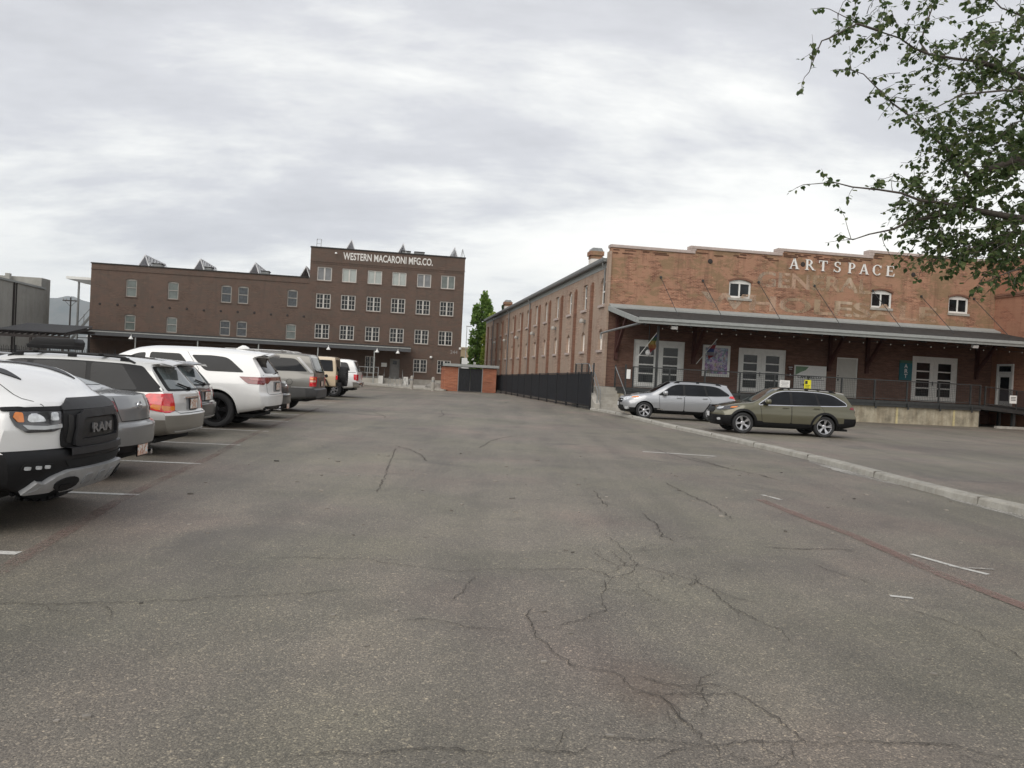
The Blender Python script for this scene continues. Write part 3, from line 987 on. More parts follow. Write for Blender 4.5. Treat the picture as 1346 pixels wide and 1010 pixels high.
def suv(name, pm, label, kind, group=None):
    """tall SUV: kind 'sport' has a rising belt and a thin wide lamp, 'long' is boxy and two-tone"""
    if kind == 'sport':
        L, W, H = 5.10, 1.94, 1.77
        h = W/2; fa, ra = L-.93, L-.93-3.04
        r, rad = .395, .455
        low = lambda x, s, k, c: (k == 2 and c.z < .50 and abs(c.y) < .78) or (k in (1,-1) and s < 1.6)
        sp = dict(L=L, dx=.035, capn=44, seg=[3,2,5,7,7,9,5,5],
            zt=[(0,H-.07),(.6,H-.03),(1.5,H),(2.6,H-.015),(2.95,H-.06),(3.4,1.50),(3.85,1.20),(4.0,1.17),(4.5,1.13),(L-.2,1.04),(L,.96)],
            zb=[(0,1.16),(.6,1.16),(1.6,1.13),(2.6,1.10),(3.6,1.08),(4.0,1.08),(4.6,1.02),(L,.88)],
            wb=[(0,h-.12),(.6,h-.06),(1.4,h-.05),(2.4,h-.05),(3.6,h-.06),(4.2,h-.08),(L,h-.2)],
            wm=[(0,h-.03),(.6,h),(1.3,h),(2.4,h-.015),(3.4,h-.01),(4.2,h),(L,h-.07)],
            wr=[(0,h-.32),(.8,h-.29),(2.4,h-.28),(2.9,h-.29),(3.4,h-.22),(3.9,h-.14),(L,h-.28)],
            sill=[(0,.42),(.4,.34),(.9,.28),(2.4,.27),(4.2,.27),(L,.28)], zm=[(0,.72),(1,.74),(2.4,.68),(4.2,.72),(L,.66)],
            rear=[(.34,.20),(.42,.09),(.52,.0),(.74,-.01),(.80,.03),(1.0,.05),(1.18,.09),(1.26,.14),(1.58,.40),(1.62,.22),(1.68,.17),(H,.22)],
            front=[(.25,.1),(.4,.02),(.6,0),(.9,.03),(1.05,.12),(1.2,.3)], kr=.20, pr=3.4, kf=.35, dr=1.1,
            arches=[(fa,r,rad),(ra,r,rad)], rules=[('diffuser', BLACKP, low)], shoulder=.02)
        c = Car(name, sp, pm, label, 'suv', group)
        c.both('window', rpoly([(1.40,1.235),(1.74,1.57),(1.3,1.58),(.95,1.55),(.56,1.235)], [.1,.06,.1,.12,.06]), GLASS, off=.006)
        c.both('window', rpoly([(1.66,1.24),(1.98,1.585),(2.62,1.59),(2.62,1.215)], [.12,.05,.05,.05]), GLASS, off=.006)
        c.both('window', rpoly([(2.72,1.21),(2.72,1.58),(2.92,1.55),(3.55,1.20)], [.05,.05,.1,.05]), GLASS, off=.006)
        c.door(rpoly([(3.66,1.14),(2.69,1.165),(2.69,.42),(3.62,.42)], .06), (2.86,1.03))
        c.door(rpoly([(2.66,1.165),(1.74,1.19),(1.52,.98),(1.80,.42),(2.66,.42)], .06), (1.85,1.06))
        c.seams([[(1.84,1.64),(1.54,1.27),(1.56,1.12)]], .007)
        c.patch('windscreen', rpoly([(2.98,-.60),(2.98,.60),(3.78,.76),(3.78,-.76)], .08), 'T', GLASS2, off=.006)
        c.patch('rear_window', rpoly([(-.66,1.235),(.66,1.235),(.56,1.575),(-.56,1.575)], [.06,.06,.05,.05]), 'B', GLASS, off=.006)
        for a in ('L', 'R'):
            o = c.patch('tail_lamp', rpoly([(.13,1.145),(.66,1.145),(.47,1.0),(.14,.985)], [.02,.03,.05,.02]), a, DRED, off=.012, res=.03)
            c.patch('lamp_bulb', rpoly([(.16,1.115),(.45,1.115),(.40,1.075),(.17,1.07)], .02), a, simple('pink_lamp_lens', (.30,.07,.07), .15, coat=1.0), off=.017, res=.03, parent=o)
        c.patch('tail_lamp', rpoly([(-.9,1.15),(.9,1.15),(.9,1.08),(.66,1.0),(.50,1.075),(-.50,1.075),(-.66,1.0),(-.9,1.08)], .02), 'B', DRED, off=.012, res=.035)
        c.patch('plate_recess', rpoly([(-.34,.82),(.34,.82),(.30,1.05),(-.30,1.05)], .04), 'B', simple('recess_grey', (.22,.22,.225), .5), off=.005)
        c.plate('B', 0, .94, out=.02)
        mb = MB(); c.line([(.74,1.2),(.70,1.05),(.68,.82),(.62,.77),(-.62,.77),(-.68,.82),(-.70,1.05),(-.74,1.2)], 'B', .010, .003, mb)
        mb.build('tailgate_seam', DARKIN, c.root, fixn=False)
        for sd in (1, -1):
            c.patch('exhaust_tip', rpoly([(sd*.52,.40),(sd*.52,.46),(sd*.68,.46),(sd*.68,.40)], .02), 'B', CHROME, off=.03, res=.04)
            c.patch('headlight', rpoly([(sd*.45,.86),(sd*.45,.96),(sd*.82,.99),(sd*.85,.88)], .03), 'F', CLEARL, off=.012, res=.05)
        c.patch('grille', rpoly([(-.42,.78),(.42,.78),(.42,.98),(-.42,.98)], .04), 'F', BLACKP, off=.012)
        # wheel lip
        for wx in (fa, ra):
            a = arc(wx, r, rad+.035, -.1, PI+.1, 22); b = arc(wx, r, rad+.002, -.1, PI+.1, 22)
            c.both('wheel_lip', a+b[::-1], pm, off=.014, res=.06)
        mb = MB()
        mb.prism([(1.02-c.cx,H-.02),(.70-c.cx,H+.0),(.72-c.cx,H+.035),(.80-c.cx,H+.075),(.86-c.cx,H+.078),(.95-c.cx,H+.03)], 'y', -.035, .035)
        mb.build('antenna_fin', pm, c.root, bevel=.01, smooth=50)
        mb = MB(); p, no = c.hit('B', 0, 1.22); q, n2 = c.hit('B', -.34, 1.255)
        mb.bar(p+no*.03, q+n2*.03, .022); mb.build('wiper', BLACKP, c.root)
        # spoiler
        mb = MB(); pts = []
        for k in range(13):
            y = -.57+1.14*k/12; pts.append((y, c.hit('T', .45, y)[0].z))
        for (y0, z0), (y1, z1) in zip(pts, pts[1:]):
            e0 = .08-c.cx+.3*abs(y0)**3; e1 = .08-c.cx+.3*abs(y1)**3
            mb.face([(.45-c.cx,y0,z0+.004),(.45-c.cx,y1,z1+.004),(e1,y1,z1-.05),(e0,y0,z0-.05)])
            mb.face([(.45-c.cx,y0,z0-.05),(.45-c.cx,y1,z1-.05),(e1,y1,z1-.085),(e0,y0,z0-.085)])
            mb.face([(e0,y0,z0-.05),(e1,y1,z1-.05),(e1,y1,z1-.085),(e0,y0,z0-.085)])
        mb.build('spoiler', pm, c.root, smooth=40)
        c.mirror(3.42, 1.14, pm)
        c.wheels((fa, ra), r, .275, .27, 5, mat=simple('dark_alloy', (.03,.03,.032), .35, .6), style='double')
    else:
        L, W, H = 5.55, 2.0, 1.85
        h = W/2; fa, ra = L-.95, L-.95-3.30
        r, rad = .385, .45
        low = lambda x, s, k, c: (k in (1,-1) and s < 2.95)
        bump = lambda x, s, k, c: (k == 2 and c.z < .74) or (k in (1,-1) and x < .32 and s < 2.97)
        sp = dict(L=L, dx=.045, capn=36, seg=[3,2,5,6,6,8,4,4], k6=.93, tension=.6,
            zt=[(0,H-.04),(.6,H-.01),(1.5,H),(3.0,H-.01),(3.3,H-.06),(3.7,1.55),(4.15,1.24),(4.3,1.22),(4.8,1.19),(L-.15,1.12),(L,1.05)],
            zb=[(0,1.19),(1.5,1.19),(3.0,1.17),(4.0,1.14),(4.6,1.10),(L,.98)],
            wb=[(0,h-.08),(.6,h-.05),(2.4,h-.045),(4,h-.05),(4.8,h-.07),(L,h-.14)],
            wm=[(0,h-.02),(.6,h),(2.4,h),(4.4,h),(L,h-.05)],
            wr=[(0,h-.22),(.8,h-.20),(3.0,h-.20),(3.7,h-.16),(4.3,h-.12),(L,h-.2)],
            sill=[(0,.46),(.5,.40),(1.2,.36),(4.4,.36),(L,.36)], zm=[(0,.76),(2.4,.74),(L,.74)],
            rear=[(.38,.10),(.46,0),(.70,-.02),(.73,0),(.76,.06),(1.1,.07),(1.25,.09),(1.74,.30),(H,.36)],
            front=[(.3,.06),(.5,0),(.8,.0),(1.0,.04),(1.2,.2)], kr=.10, pr=5, kf=.22, pf=3.2, dr=.9,
            arches=[(fa,r,rad),(ra,r,rad)], rules=[('bumper', simple('bumper_dark_grey', (.06,.06,.062), .5), bump), ('cladding', simple('lower_body_grey', (.10,.10,.10), .45, .2), low)])
        c = Car(name, sp, pm, label, 'suv', group)
        c.both('window', rpoly([(2.02,1.25),(2.10,1.66),(1.5,1.67),(.72,1.655),(.34,1.27)], [.05,.05,.1,.12,.05]), GLASS, off=.006)
        c.both('window', rpoly([(2.22,1.25),(2.30,1.665),(3.02,1.665),(3.02,1.245)], .05), GLASS, off=.006)
        c.both('window', rpoly([(3.14,1.245),(3.14,1.66),(3.3,1.64),(3.95,1.22)], .05), GLASS, off=.006)
        c.patch('windscreen', rpoly([(3.34,-.68),(3.34,.68),(4.08,.80),(4.08,-.80)], .08), 'T', GLASS2, off=.006)
        c.patch('rear_window', rpoly([(-.74,1.24),(.74,1.24),(.68,1.70),(-.68,1.70)], .07), 'B', GLASS, off=.006)
        c.both('bright_moulding', [(fa-.5,.755),(ra+.5,.755),(ra+.5,.785),(fa-.5,.785)], simple('grey_trim', (.35,.35,.35), .35, .5), off=.012)
        c.both('bright_moulding', [(ra-.5,.765),(.12,.765),(.12,.795),(ra-.5,.795)], simple('grey_trim', (.35,.35,.35), .35, .5), off=.012)
        c.both('pillar_trim', [(.70,1.70),(.62,1.71),(.16,1.25),(.24,1.23)], simple('grey_trim', (.35,.35,.35), .35, .5), off=.006)
        c.both('fuel_flap', arc(.86, .93, .085, 0, 2*PI*.97, 18), pm, off=.006, extra=[(arc(.86, .93, .096, 0, 2*PI*.97, 18), .002, 0)])
        mb = MB()
        for a in ('L', 'R'): c.line(arc(.86, .93, .09, 0, 2*PI, 18), a, .01, .008, mb)
        mb.build('fuel_flap_gap', DARKIN, c.root, fixn=False)
        c.door(rpoly([(4.0,1.19),(3.09,1.20),(3.09,.50),(4.0,.50)], .05), (3.22,1.08))
        c.door(rpoly([(3.05,1.20),(2.10,1.205),(1.9,.95),(2.12,.50),(3.05,.50)], .05), (2.22,1.08))
        for a in ('L', 'R'):
            o = c.patch('tail_lamp', rpoly([(.09,1.12),(.26,1.12),(.25,.82),(.09,.82)], .02), a, REDL, off=.014, res=.03)
            c.patch('indicator', rpoly([(.11,1.09),(.24,1.09),(.24,1.03),(.11,1.03)], .01), a, AMBER, off=.018, res=.03, parent=o)
            c.patch('reversing_lamp', rpoly([(.11,1.01),(.24,1.01),(.24,.95),(.11,.95)], .01), a, simple('pale_lamp', (.75,.55,.4), .2, coat=1), off=.018, res=.03, parent=o)
        for sd in (1, -1):
            c.patch('tail_lamp', rpoly([(sd*.80,1.12),(sd*.93,1.12),(sd*.95,.82),(sd*.80,.82)], .02), 'B', REDL, off=.014, res=.03)
            c.patch('headlight', rpoly([(sd*.5,.92),(sd*.5,1.04),(sd*.9,1.04),(sd*.9,.92)], .03), 'F', CLEARL, off=.012, res=.05)
        c.patch('grille', rpoly([(-.45,.80),(.45,.80),(.45,1.03),(-.45,1.03)], .04), 'F', BLACKP, off=.012)
        c.plate('B', 0, .90, out=.02)
        c.rails(.8, 3.1, .66, simple('grey_trim', (.35,.35,.35), .35, .5), 0, .05, cross=(1.2,))
        c.mirror(3.75, 1.18, BLACKP)
        c.wheels((fa, ra), r, .26, .215, 5, mat=CHROME)
    return c

def sedan(name, pm, label, group=None, lamp=None):
    L, W, H = 4.87, 1.83, 1.45
    h = W/2; fa, ra = L-.96, L-.96-2.78
    r, rad = .335, .39
    bump = lambda x, s, k, c: (k == 2 and c.z < .70)
    valance = lambda x, s, k, c: (k == 2 and c.z < .42 and abs(c.y) < .72)
    sp = dict(L=L, dx=.035, capn=44, seg=[3,2,5,8,7,8,5,5],
        zt=[(0,1.06),(.25,1.085),(.55,1.10),(.72,1.13),(1.0,1.22),(1.5,1.37),(1.9,1.435),(2.3,H),(2.75,1.425),(3.0,1.35),(3.4,1.15),(3.72,.985),(3.85,.965),(4.3,.91),(L-.2,.80),(L,.72)],
        zb=[(0,.98),(.5,1.0),(1.2,.985),(2.4,.945),(3.4,.91),(3.9,.88),(4.4,.80),(L,.66)],
        wb=[(0,h-.18),(.5,h-.10),(1.2,h-.06),(2.4,h-.055),(3.4,h-.06),(4.2,h-.12),(L,h-.26)],
        wm=[(0,h-.09),(.5,h-.015),(1.2,h),(2.4,h-.01),(3.9,h),(L,h-.1)],
        wr=[(0,h-.27),(.5,h-.2),(.75,h-.22),(1.3,h-.31),(2.2,h-.33),(2.8,h-.33),(3.2,h-.24),(3.7,h-.14),(L,h-.3)],
        sill=[(0,.34),(.4,.26),(.9,.22),(3.6,.2),(L,.22)], zm=[(0,.66),(1,.66),(2.4,.58),(L,.55)],
        rear=[(.24,.24),(.34,.06),(.44,0),(.66,-.015),(.70,.0),(.72,.06),(.9,.08),(1.02,.13),(1.09,.17)],
        front=[(.2,.12),(.35,.02),(.5,0),(.7,.05),(.85,.16),(1,.3)], kr=.34, pr=2.6, kf=.45, dr=.8,
        arches=[(fa,r,rad),(ra,r,rad)], rules=[('valance', BLACKP, valance), ('bumper', pm, bump)])
    c = Car(name, sp, pm, label, 'car', group)
    c.both('window_frame', rpoly([(3.45,.935),(2.95,1.26),(2.6,1.345),(2.1,1.365),(1.6,1.31),(1.08,1.12),(1.1,1.01),(2.0,.985)], [.05,.15,.15,.2,.2,.06,.05,.3]), BLACKP, off=.004)
    c.both('window', rpoly([(3.3,.96),(2.92,1.235),(2.6,1.315),(2.36,1.33),(2.36,.985)], .04), GLASS, off=.008)
    c.both('window', rpoly([(2.28,.99),(2.28,1.335),(2.1,1.34),(1.6,1.28),(1.16,1.10),(1.18,1.03)], .04), GLASS, off=.008)
    c.patch('rear_window', rpoly([(.84,-.60),(.84,.60),(1.58,.50),(1.58,-.50)], .08), 'T', glass_dark('rear_screen_glass', (.10,.12,.125), .06, .8), off=.006)
    c.patch('windscreen', rpoly([(2.95,-.52),(2.95,.52),(3.66,.70),(3.66,-.70)], .08), 'T', GLASS2, off=.006)
    c.door(rpoly([(3.4,.90),(2.33,.94),(2.33,.32),(3.3,.32)], .06), (2.5,.82))
    c.door(rpoly([(2.3,.94),(1.35,.97),(1.18,.75),(1.45,.32),(2.3,.32)], .06), (1.5,.85))
    for a in ('L', 'R'):
        c.patch('tail_lamp', rpoly([(.22,.99),(.44,.99),(.62,.94),(.50,.845),(.24,.83)], .03), a, CLEARL, off=.012, res=.03)
    for sd in (1, -1):
        c.patch('tail_lamp', rpoly([(sd*.52,1.0),(sd*.50,.86),(sd*.62,.83),(sd*.82,.83),(sd*.80,.99)], .03), 'B', lamp or DRED, off=.012, res=.03)
        c.patch('headlight', rpoly([(sd*.42,.58),(sd*.42,.68),(sd*.8,.74),(sd*.82,.64)], .03), 'F', CLEARL, off=.012, res=.05)
    c.patch('grille', rpoly([(-.36,.5),(.36,.5),(.36,.66),(-.36,.66)], .03), 'F', BLACKP, off=.012)
    mb = MB(); c.line([(.50,1.04),(.49,.86),(.44,.74),(-.44,.74),(-.49,.86),(-.50,1.04)], 'B', .010, .003, mb)
    mb.build('boot_seam', DARKIN, c.root, fixn=False)
    loc, no = c.hit('B', 0, .92)
    mb = MB(); mb.lathe([(.062,0),(.062,.012),(.048,.012),(.048,0)], c=(loc.x-.012, 0, .92), axis='x', n=20)
    mb.box(loc.x-.014, loc.x, -.06, .06, .914, .926)
    mb.build('badge', CHROME, c.root)
    c.plate('B', 0, .36, out=.03)
    for y in (.52, -.52):
        mb = MB(); mb.tube([(.10-c.cx,y,.27),(.30-c.cx,y,.28)], .035, 12); mb.build('exhaust_tip', CHROME, c.root)
    c.mirror(3.12, .95, pm)
    c.wheels((fa, ra), r, .225, .235, 5, style='double')
    return c

def ram_truck(name, pm, label):
    """full-size pickup, black-trimmed off-road nose"""
    L, W = 5.92, 2.08
    h = W/2; fa, ra = L-.99, L-.99-3.67
    r, rad = .415, .485
    bump = lambda x, s, k, c: (k == 3 and s < 3.05) or (k in (1,-1) and x > fa+.2 and s < 3.0) or (k == 2 and c.z < .68)
    sp = dict(L=L, dx=.035, capn=52, seg=[3,3,6,8,7,7,6,6], k6=.90,
        zt=[(0,1.42),(1.70,1.42),(1.78,1.44),(1.95,1.86),(2.25,1.95),(3.2,1.965),(3.5,1.93),(3.75,1.80),(4.15,1.56),(4.38,1.475),(4.6,1.465),(5.2,1.42),(5.55,1.335),(5.78,1.225),(L,1.13)],
        zb=[(0,1.37),(1.7,1.37),(2.0,1.33),(3.4,1.29),(4.2,1.25),(4.6,1.26),(5.3,1.21),(5.7,1.12),(L,1.03)],
        wb=[(0,h-.08),(1.7,h-.07),(2.4,h-.07),(4.2,h-.07),(5.0,h-.07),(5.6,h-.08),(L,h-.10)],
        wm=[(0,h-.03),(.6,h-.01),(4.2,h-.01),(4.9,h),(5.6,h),(L,h-.03)],
        wr=[(0,h-.12),(1.7,h-.12),(1.95,h-.24),(3.2,h-.27),(3.7,h-.24),(4.3,h-.15),(4.7,h-.18),(5.4,h-.24),(L,h-.30)],
        sill=[(0,.52),(1.5,.46),(4.3,.46),(5.2,.40),(L,.36)], zm=[(0,.78),(4.4,.78),(5.0,.74),(L,.70)],
        rear=[(.5,.04),(.6,0),(.74,0),(.78,.1),(1.42,.13)],
        front=[(.30,.17),(.40,.07),(.50,.02),(.60,.0),(.69,.0),(.715,.06),(.9,.05),(1.03,.075),(1.10,.12),(1.2,.22)],
        kr=.08, pr=5, kf=.36, pf=2.5, dr=.7, df=1.0, shoulder=.015,
        arches=[(fa,r,rad),(ra,r,rad)], rules=[('bumper', BLACKP, bump)])
    c = Car(name, sp, pm, label, 'pickup truck')
    # cab
    c.both('window', rpoly([(2.12,1.39),(2.20,1.80),(2.92,1.82),(2.92,1.37)], .05), GLASS, off=.006)
    c.both('window', rpoly([(3.02,1.37),(3.02,1.81),(3.3,1.80),(4.02,1.33)], .05), GLASS, off=.006)
    c.patch('windscreen', rpoly([(3.56,-.62),(3.56,.62),(4.30,.80),(4.30,-.80)], .08), 'T', GLASS2, off=.006)
    c.door(rpoly([(4.05,1.28),(2.98,1.31),(2.98,.54),(4.05,.54)], .06), (3.12,1.14))
    c.door(rpoly([(2.95,1.31),(1.98,1.33),(1.98,.54),(2.95,.54)], .06), (2.1,1.16))
    c.both('bed_seam', [(1.76,1.36),(1.745,1.36),(1.745,.55),(1.76,.55)], DARKIN, off=.003)
    c.patch('bed_cover', [(.24,-.80),(.24,.80),(1.66,.80),(1.66,-.80)], 'T', BLACKP, off=.015)
    # fender flares
    for wx in (fa, ra):
        a = arc(wx, r, rad+.075, -.15, PI+.15, 24); b = arc(wx, r, rad+.003, -.15, PI+.15, 24)
        c.both('wheel_flare', a+b[::-1], BLACKP, off=.03, res=.06, rim=.04)
    # bonnet shut line, vents
    mb = MB()
    for sd in (1, -1):
        c.line([(4.42,sd*.80),(5.1,sd*.79),(5.55,sd*.74),(5.74,sd*.62)], 'T', .008, .002, mb)
    mb.build('bonnet_seam', DARKIN, c.root, fixn=False)
    for sd in (1, -1):
        v = rpoly([(4.62,sd*.45),(4.82,sd*.68),(5.26,sd*.60),(5.42,sd*.50),(5.24,sd*.43)], .02)
        c.patch('bonnet_vent', v, 'T', GREYP, off=.010, res=.04)
    # grille: black field that climbs over the bonnet edge, framed badge panel
    gfield = rpoly([(-.54,.725),(.54,.725),(.56,.84),(.53,1.02),(.51,1.075),(.38,1.125),(-.38,1.125),(-.51,1.075),(-.53,1.02),(-.56,.84)], .03)
    g = c.patch('grille', gfield, 'F', BLACKP, off=.028, res=.04, rim=.03)
    c.patch('grille_hood', rpoly([(-.53,1.045),(-.50,1.09),(-.38,1.135),(.38,1.135),(.50,1.09),(.53,1.045)], .02), 'F', GREYP, off=.034, res=.04, rim=.03, parent=g)
    for sd in (1, -1):     # the two halves of the raised surround
        half = [(0,1.035),(.30,1.03),(.375,1.01),(.40,.95),(.435,.80),(.43,.745),(.38,.73),(0,.73),(0,.795),(.335,.795),(.365,.82),(.335,.955),(.29,.975),(0,.98)]
        c.patch('grille_frame', [(sd*u, v) for u, v in half], 'F', GREYP, off=.062, res=.035, rim=.05, parent=g)
    mm, mnt, mb_ = newmat('grille_mesh_weave')
    wv = nt_wave = mnt.nodes.new('ShaderNodeTexBrick'); wv.inputs['Scale'].default_value = 26; wv.inputs['Mortar Size'].default_value = .03
    wv.inputs['Color1'].default_value = c4(.004); wv.inputs['Color2'].default_value = c4(.006); wv.inputs['Mortar'].default_value = c4(.03)
    mnt.links.new(coords(mnt, (1,1,1), rot=(0,PI/2,0)), wv.inputs['Vector']); mnt.links.new(wv.outputs[0], mb_.inputs['Base Color']); mb_.inputs['Roughness'].default_value = .5
    c.patch('grille_mesh', [(-.33,.80),(.33,.80),(.36,.82),(.33,.955),(.29,.972),(-.29,.972),(-.33,.955),(-.36,.82)], 'F', mm, off=.036, res=.045, parent=g)
    c.patch('grille_mesh', rpoly([(-.52,.78),(-.46,.76),(-.42,1.0),(-.48,1.02)], .02), 'F', mm, off=.034, res=.04, parent=g)
    c.patch('grille_mesh', rpoly([(.52,.78),(.46,.76),(.42,1.0),(.48,1.02)], .02), 'F', mm, off=.034, res=.04, parent=g)
    bx = c.hit('F', 0, .89)[0].x
    t = text_obj('lettering', 'RAM', .118, simple('letter_silver', (.30,.30,.31), .35, .7), g, (bx+.044, -.205, .845), (PI/2, 0, PI/2), sx=1.66, depth=.008, space=1.02, bold=.004)
    # lamps
    for sd in (1, -1):
        hl = rpoly([(sd*0.546,.90),(sd*0.528,1.045),(sd*0.777,1.055),(sd*0.919,1.06),(sd*0.950,1.02),(sd*0.919,.93),(sd*0.848,.875),(sd*0.637,.875)], .02)
        o = c.patch('headlight', hl, 'F', SMOKE, off=.014, res=.03)
        c.patch('lamp_bulb', rpoly([(sd*0.575,.97),(sd*0.575,1.035),(sd*0.637,1.035),(sd*0.651,.97)], .015), 'F', CLEARL, off=.022, res=.025, parent=o)
        c.patch('lamp_bulb', rpoly([(sd*0.697,.965),(sd*0.708,1.0),(sd*0.748,1.03),(sd*0.819,1.03),(sd*0.839,.98),(sd*0.819,.962)], .015), 'F', CLEARL, off=.022, res=.025, parent=o)
        c.patch('daytime_strip', rpoly([(sd*0.550,.905),(sd*0.550,.94),(sd*0.697,.925),(sd*0.819,.935),(sd*0.879,.945),(sd*0.848,.905),(sd*0.717,.895)], .012), 'F', simple('lamp_strip', (.42,.43,.44), .2, .4), off=.020, res=.025, parent=o)
        c.patch('indicator', rpoly([(sd*0.864,.965),(sd*0.864,1.04),(sd*0.910,1.045),(sd*0.931,1.01),(sd*0.904,.965)], .01), 'F', AMBER, off=.024, res=.02, parent=o)
        c.patch('headlight_brow', rpoly([(sd*0.508,1.045),(sd*0.495,1.085),(sd*0.777,1.085),(sd*0.939,1.08),(sd*0.950,1.055),(sd*0.777,1.052)], .01), 'F', BLACKP, off=.022, res=.03)
        fl = c.patch('fog_lamp', rpoly([(sd*.66,.535),(sd*.66,.60),(sd*.90,.615),(sd*.92,.56)], .02), 'F', DARKIN, off=.012, res=.03)
        for q in (.70, .77, .85):
            c.patch('lamp_bulb', rpoly([(sd*q,.56),(sd*q,.59),(sd*(q+.045),.593),(sd*(q+.045),.563)], .01), 'F', CLEARL, off=.02, res=.02, parent=fl)
        c.patch('tow_hook_hole', [(sd*(.50+.13*math.cos(2*PI*k/16)), .43+.058*math.sin(2*PI*k/16)+.0) for k in range(16)], 'F', DARKIN, off=.062, res=.03, rim=.01)
        c.patch('tow_hook', rpoly([(sd*.45,.405),(sd*.45,.43),(sd*.58,.43),(sd*.58,.405)], .01), 'F', BLACKP, off=.07, res=.03)
        c.patch('tail_lamp', rpoly([(sd*.86,1.28),(sd*.86,.92),(sd*1.0,.92),(sd*1.0,1.28)], .02), 'B', REDL, off=.012, res=.05)
    sk = rpoly([(-.93,.345),(-.70,.345),(-.45,.355),(.45,.355),(.70,.345),(.93,.345),(.76,.40),(.66,.49),(.52,.53),(-.52,.53),(-.66,.49),(-.76,.40)], .03)
    c.patch('skid_plate', sk, 'F', simple('skid_silver', (.38,.385,.39), .5, .45, var=.2), off=.05, res=.04, rim=.05)
    for q in (-.24, 0, .24):
        c.patch('skid_rib', rpoly([(q-.07,.40),(q+.07,.40),(q+.05,.485),(q-.05,.485)], .02), 'F', simple('skid_silver_low', (.28,.285,.29), .55, .4), off=.058, res=.03)
    c.patch('bumper_intake', rpoly([(-.50,.55),(.50,.55),(.56,.615),(-.56,.615)], .02), 'F', DARKIN, off=.008, res=.04)
    sh = MB()
    pts = []
    for k in range(25):
        y = -.52+1.04*k/24
        loc, no = c.hit('F', y, .70)
        pts.append((loc.x, y))
    for (x0, y0), (x1, y1) in zip(pts, pts[1:]):
        sh.face([(x0-.05,y0,.735),(x1-.05,y1,.735),(x1+.05,y1,.72),(x0+.05,y0,.72)])
        sh.face([(x0+.05,y0,.72),(x1+.05,y1,.72),(x1+.055,y1,.66),(x0+.055,y0,.66)])
        sh.face([(x0+.055,y0,.66),(x1+.055,y1,.66),(x1-.03,y1,.65),(x0-.03,y0,.65)])
    sh.build('bumper_step', GREYP, c.root, smooth=50)
    c.mirror(3.95, 1.33, BLACKP, size=1.45)
    c.wheels((fa, ra), r, .285, .23, 6, mat=simple('dark_alloy', (.03,.03,.032), .35, .6), tread=True)
    c.plate('B', 0, .72)
    return c

